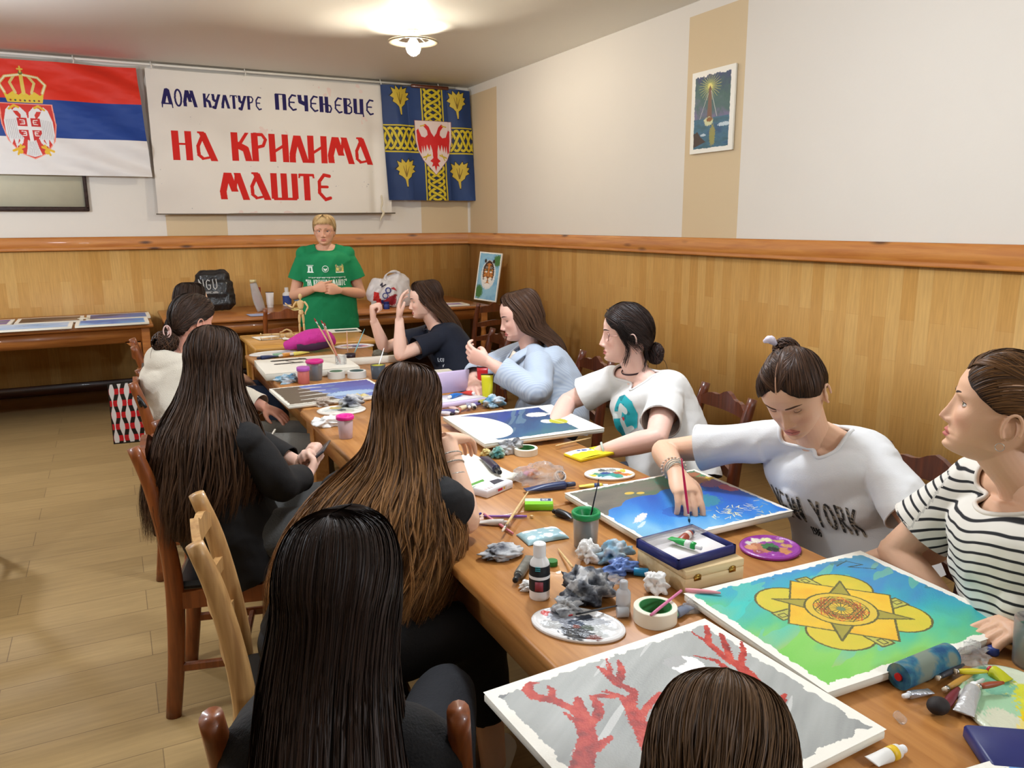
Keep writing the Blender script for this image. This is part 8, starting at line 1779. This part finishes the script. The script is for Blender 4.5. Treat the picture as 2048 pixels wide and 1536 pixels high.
standing_tube(V3(1.375, 7.98, TZ), .075, .145, mat('white hand tube', (232, 228, 226), .35), plastic_white, 'white tube standing next to the bronze spray can')
bottle(V3(1.55, 8.03, TZ), .042, .185, plastic_white, plastic_white, 'white bottle with a dark blue label on the side table', mat('royal label', (50, 76, 150), .5), .35, labelz=(.12, .7), caph=.2)
bottle(V3(1.66, 8.03, TZ), .042, .19, mat('amber plastic', (214, 170, 70), .35), mat('pale amber cap', (226, 196, 120), .4), 'amber bottle with a blue label right of the white bottle', mat('blue white label', (120, 150, 190), .5), .35, labelz=(.3, .72), caph=.2)
paper(V3(1.22, 7.32, TZ), .32, .20, D(3), 'pale blue sheet on the side table behind the orange brown chair', (170, 180, 214), z=.002)
tissue(V3(1.52, 7.34, TZ), .10, .05, .026, tis_yel, 'crumpled cream cloth on the side table behind the mannequin', 52, name='crumpled_cloth', cat='cloth')
# white plastic bag
t = empty('plastic_bag', (0, 0, 0), 0, 'full white plastic carrier bag with blue and red print beside the woman in green', 'bag'); wx_, wy_ = 2.43, 7.45
g = Geo(); g.tube([V3(wx_-.02, wy_, TZ+.012), V3(wx_, wy_, TZ+.08), V3(wx_+.02, wy_, TZ+.18), V3(wx_+.04, wy_, TZ+.26), V3(wx_+.03, wy_, TZ+.31)], [(.20, .11), (.235, .13), (.22, .12), (.17, .08), (.08, .03)], 30, across=(1, 0, 0), sub=5)
g.tube([V3(wx_-.06, wy_-.02, TZ+.25), V3(wx_-.02, wy_-.04, TZ+.33), V3(wx_+.08, wy_-.04, TZ+.34), V3(wx_+.14, wy_-.02, TZ+.24)], [(.03, .012), (.022, .01), (.022, .01), (.03, .012)], 12, across=(0, 1, 0), sub=4)
Vp, Fp = remeshed(g, .012, 1); Vp = Vp+vert_normals(Vp, Fp)*wrinkle(Vp, .016, 18, 10, 14)[:, None]; Vp[:, 2] = np.maximum(Vp[:, 2], TZ+.002); g = Geo(); g.add(Vp, Fp); g.build('bag_film', mat('white bag film', (226, 222, 224), .3, trans=.1, bump=.4, bscale=20), t)
bb_ = BVHTree.FromPolygons([tuple(v) for v in Vp], Fp); A = Art(.36, .24, 110, 74, (226, 222, 224)); A.put(A.poly([(.02, .02), (.09, .02), (.08, .13), (.035, .14)]), (196, 36, 30)); A.put(A.ell(.20, .05, .05, .05, .3)|A.seg([(.12, .04), (.24, .10)], .014, .01), (150, 30, 44)); A.put((A.ell(.14, .10, .03) & ~A.ell(.14, .10, .02))|(A.ell(.17, .15, .03) & ~A.ell(.17, .15, .018))|A.rect(.09, .02, .12, .06), (50, 60, 130)); A.put(A.seg([(.10, .20), (.12, .22), (.11, .185), (.15, .205)], .006), (44, 40, 60)); A.put(A.poly([(.19, .17), (.26, .14), (.23, .18)]), (180, 40, 50))
decal(dict(bvh=bb_), t, 'bag_print', V3(wx_-.02, wy_, TZ+.14), (.15, 1, 0), (1, -.15, 0), (0, 0, 1), A, np.abs(A.C-np.array(sgb(226, 222, 224))).sum(-1) > .02, off=.004)
for i_, (x, y, r_, cl, nm) in enumerate(((2.26, 7.28, .034, (206, 50, 44), 'red'), (2.20, 7.22, .028, (214, 214, 214), 'white'), (2.33, 7.24, .03, (44, 60, 130), 'blue'))):
    bottle(V3(x, y, TZ), r_, .10-.015*i_, mat('jar '+nm, cl, .35), mat('jar lid '+nm, tuple(max(0, c-30) for c in cl), .4), 'small '+nm+' paint jar in front of the white carrier bag', None, .8, caph=.25, cat='jar')
A = Art(.30, .20, 70, 46); A.mix(A.inset(.02, .004), [(120, 90, 150), (190, 170, 206), (90, 70, 110)], .5+.6*A.n(12, 12, 3)); canvas('painted_canvas', V3(2.98, 7.22, TZ+.02), .34, .26, D(-6), A, 'small purple painting lying left of the tiger picture')
# tiger painting leaning in the corner
A = Art(.30, .50, 200, 330); pm = A.inset(.014, .003); A.mix(pm, [(110, 170, 206), (150, 196, 216), (90, 150, 196)], .5+.6*A.n(10, 10, 3)); A.put(pm & (A.ell(.25, .42, .05, .06, .4)|A.ell(.05, .09, .05, .07, .4)), (70, 120, 60)); A.put(pm & A.ell(.15, .27, .095, .15, .1), (226, 226, 222)); A.put(A.ell(.15, .29, .075, .125, .12), (60, 40, 30)); A.put(A.ell(.15, .28, .062, .11, .08), (196, 124, 56))
for s_ in (-1, 1):
    A.put(A.ell(.15+s_*.032, .215, .026, .032, .1)|A.ell(.15+s_*.03, .345, .018, .014)|A.ell(.15+s_*.03, .300, .018, .010), (236, 230, 218)); A.put(A.ell(.15+s_*.028, .315, .012, .009), (24, 20, 18)); A.put(A.ell(.15+s_*.028, .315, .005, .005), (190, 180, 60)); A.put(A.seg([(.15+s_*.012, .33), (.15+s_*.02, .26), (.15+s_*.016, .24)], .0025), (60, 36, 24))
    for k in range(5): A.put(A.seg([(.15+s_*.018, .36+.01*k-.03), (.15+s_*(.05+.004*k), .375+.006*k-.045)], [.004, .002])|A.seg([(.15+s_*.06, .22+.03*k), (.15+s_*.04, .225+.027*k)], [.004, .001]), (36, 26, 22))
    A.put(A.ell(.15+s_*.055, .41, .014, .02), (50, 36, 28))
A.put(A.poly([(.135, .25), (.165, .25), (.15, .235)])|A.seg([(.15, .235), (.15, .215), (.135, .205)], .002)|A.seg([(.15, .215), (.165, .205)], .002), (40, 24, 22)); A.put(A.ell(.15, .165, .035, .02, .2), (236, 232, 226))
tx, ty = 3.49, 7.42; lean = norm(V3(.17, .02, 1)); ux = norm(V3(.42, -.91, 0)); ux = norm(ux-lean*np.dot(ux, lean)); nz = np.cross(ux, lean); Mt_ = np.eye(4); Mt_[:3, 0] = ux; Mt_[:3, 1] = lean; Mt_[:3, 2] = nz; Mt_[:3, 3] = at(972, 553, 1.0)*0+V3(3.47, 7.36, TZ+.262)
canvas('painted_canvas', None, .30, .50, 0, A, 'upright painting of a tiger head leaning in the room corner', tilt=Mt_)
# picture on the right wall
wp, hp_ = .42, .53; A = Art(wp, hp_, 240, 300); pm = (A.U > .035+.004*A.n(60, 60, 3)) & (A.U < wp-.04+.004*A.n(60, 60, 4)) & (A.V > .03+.004*A.n(60, 60, 5)) & (A.V < hp_-.035+.014*A.n(70, 12, 6)); u, v = A.U/wp, A.V/hp_
A.mix(pm, [(40, 84, 120), (60, 106, 130), (50, 90, 100)], .5+.7*A.n(14, 40, 7)); up_ = pm & (v > .42); A.mix(up_, [(110, 106, 136), (70, 100, 100), (60, 96, 90), (44, 70, 92), (50, 50, 110)], (v-.42)*1.6+.25*A.n(26, 26, 8)+.15*(u-.5))
for k in range(26):
    a = k*2*PI/26+.1; A.put(up_ & A.seg([(wp*.44, hp_*.80), (wp*.44+.11*math.cos(a), hp_*.80+.09*math.sin(a))], [.004, .001], .002), (186, 186, 100), .8)
A.put(A.ell(wp*.44, hp_*.80, .022, .02, .3), (226, 214, 120)); A.put(A.poly([(wp*.39, hp_*.40), (wp*.41, hp_*.76), (wp*.47, hp_*.76), (wp*.51, hp_*.40)]), (120, 84, 66)); A.put(A.poly([(wp*.40, hp_*.76), (wp*.44, hp_*.81), (wp*.48, hp_*.76)]), (110, 74, 50)); A.put(A.ell(wp*.43, hp_*.38, .045, .028, .3), (206, 206, 160)); A.put(A.ell(wp*.45, hp_*.40, .03, .014, .3), (140, 90, 40))
A.put(pm & A.seg([(wp*.47, hp_*.74), (wp*.62, hp_*.43)], .002)|pm & A.seg([(wp*.40, hp_*.72), (wp*.22, hp_*.42)], .0015), (206, 206, 196)); A.put(pm & A.ell(wp*.53, hp_*.2, .028, .07, .4, 5), (160, 150, 60), .8); A.put(pm & (A.ell(wp*.80, hp_*.32, .06, .012, .4)|A.ell(wp*.32, hp_*.22, .03, .008, .4)), (190, 206, 214)); A.put(pm & A.poly([(0, .03), (wp*.38, .07), (wp*.25, hp_*.2), (wp*.17, hp_*.27), (wp*.12, hp_*.25), (0, hp_*.26)]), (66, 50, 44))
Mw = np.eye(4); Mw[:3, 0] = (0, -1, 0); Mw[:3, 1] = (0, 0, 1); Mw[:3, 2] = (-1, 0, 0); ty_ = Mw.copy(); ty_[:3, 3] = (XR-.022, 4.255, 2.272)
canvas('painted_canvas', None, wp, hp_, 0, A, 'lighthouse at sea painting hanging on the right wall stripe', tilt=ty_)
# tote bag on the chair
t = empty('tote_bag', (0, 0, 0), 0, 'red, black and white patterned tote bag hanging on a chair back', 'bag'); A = Art(.30, .34, 200, 230, (226, 224, 224)); 
col_ = np.floor(A.U/.05).astype(int); ph_ = A.V/.13+.5*(col_ % 2); cell = ph_ % 1; wv_ = .010+.009*np.sin(cell*2*PI); dd_ = np.abs((A.U % .05)-.025); band = dd_ > (.0105+.0075*np.sin(ph_*2*PI)); A.put(band, (196, 20, 34)); A.put(band & ((ph_*2+.25) % 1 < .5), (16, 14, 16)); A.put(~A.inset(.006), (14, 12, 14))
p00, p10_, p01, p11_ = at(232, 888, .48), at(315, 852, .50), at(226, 765, .80), at(300, 752, .80)
p00 = V3(-.02, 3.66, .47); ub = norm(V3(.36, -.10, 0)*0+V3(.80, -.55, 0)); c0_ = at(229, 888, .47); Lb = .25
Gf = np.stack([c0_[0]+ub[0]*A.U/.30*Lb, c0_[1]+ub[1]*A.U/.30*Lb, .47+A.V/.34*.31+.03*(A.U/.30)], -1); nb_ = norm(np.cross(ub, (0, 0, 1))); bul = (.012*np.sin(np.clip(A.U/.30, 0, 1)*PI)*np.sin(np.clip(A.V/.34, 0, 1)*PI))[..., None]*nb_
g = Geo(); g.grid(Gf+bul+nb_*.006, 0, A.C); g.grid(Gf-bul-nb_*.006, 0, A.C, flip=True); g.build('bag_body', colmat('woven nylon', rough=.5, spec=.4), t)
g = Geo(); e_ = c0_+ub*Lb*.75+V3(0, 0, .31); g.tube([e_, e_+V3(.01, .0, .10), V3(.062, 3.60, .80), V3(.052, 3.545, .845), V3(.075, 3.52, .80)], .007, 8, sub=4); g.build('strap', plastic_black, t)
# purple straps on the chair behind the glasses
t = empty('backpack', (0, 0, 0), 0, 'black backpack with purple and pink straps hanging on a dark chair', 'bag'); s0 = V3(2.045, 2.50, .90)
g = Geo(); g.tube([s0+V3(-.05, .0, .01), s0+V3(-.04, -.02, -.10), s0+V3(-.03, -.02, -.22), s0+V3(-.01, -.0, -.34)], [(.022, .003), (.024, .003), (.03, .004), (.02, .003)], 10, across=(.9, -.4, 0), sub=4); g.build('strap', mat('purple webbing', (120, 84, 180), .6), t)
g = Geo(); g.tube([s0+V3(.0, -.01, -.22), s0+V3(.012, -.01, -.30), s0+V3(-.02, -.01, -.36), s0+V3(-.02, -.02, -.46)], [(.008, .003)]*4, 8, across=(.9, -.4, 0), sub=4); g.build('strap', mat('pink webbing', (236, 120, 140), .6), t)
g = Geo(); g.tube([s0+V3(.02, .06, -.28), s0+V3(.02, .06, -.36), s0+V3(.02, .06, -.52), s0+V3(.02, .06, -.62)], [(.06, .03), (.11, .06), (.13, .08), (.10, .06)], 20, across=(.1, 1, 0), sub=4); g.build('pack_body', mat('black nylon', (20, 20, 24), .6), t)
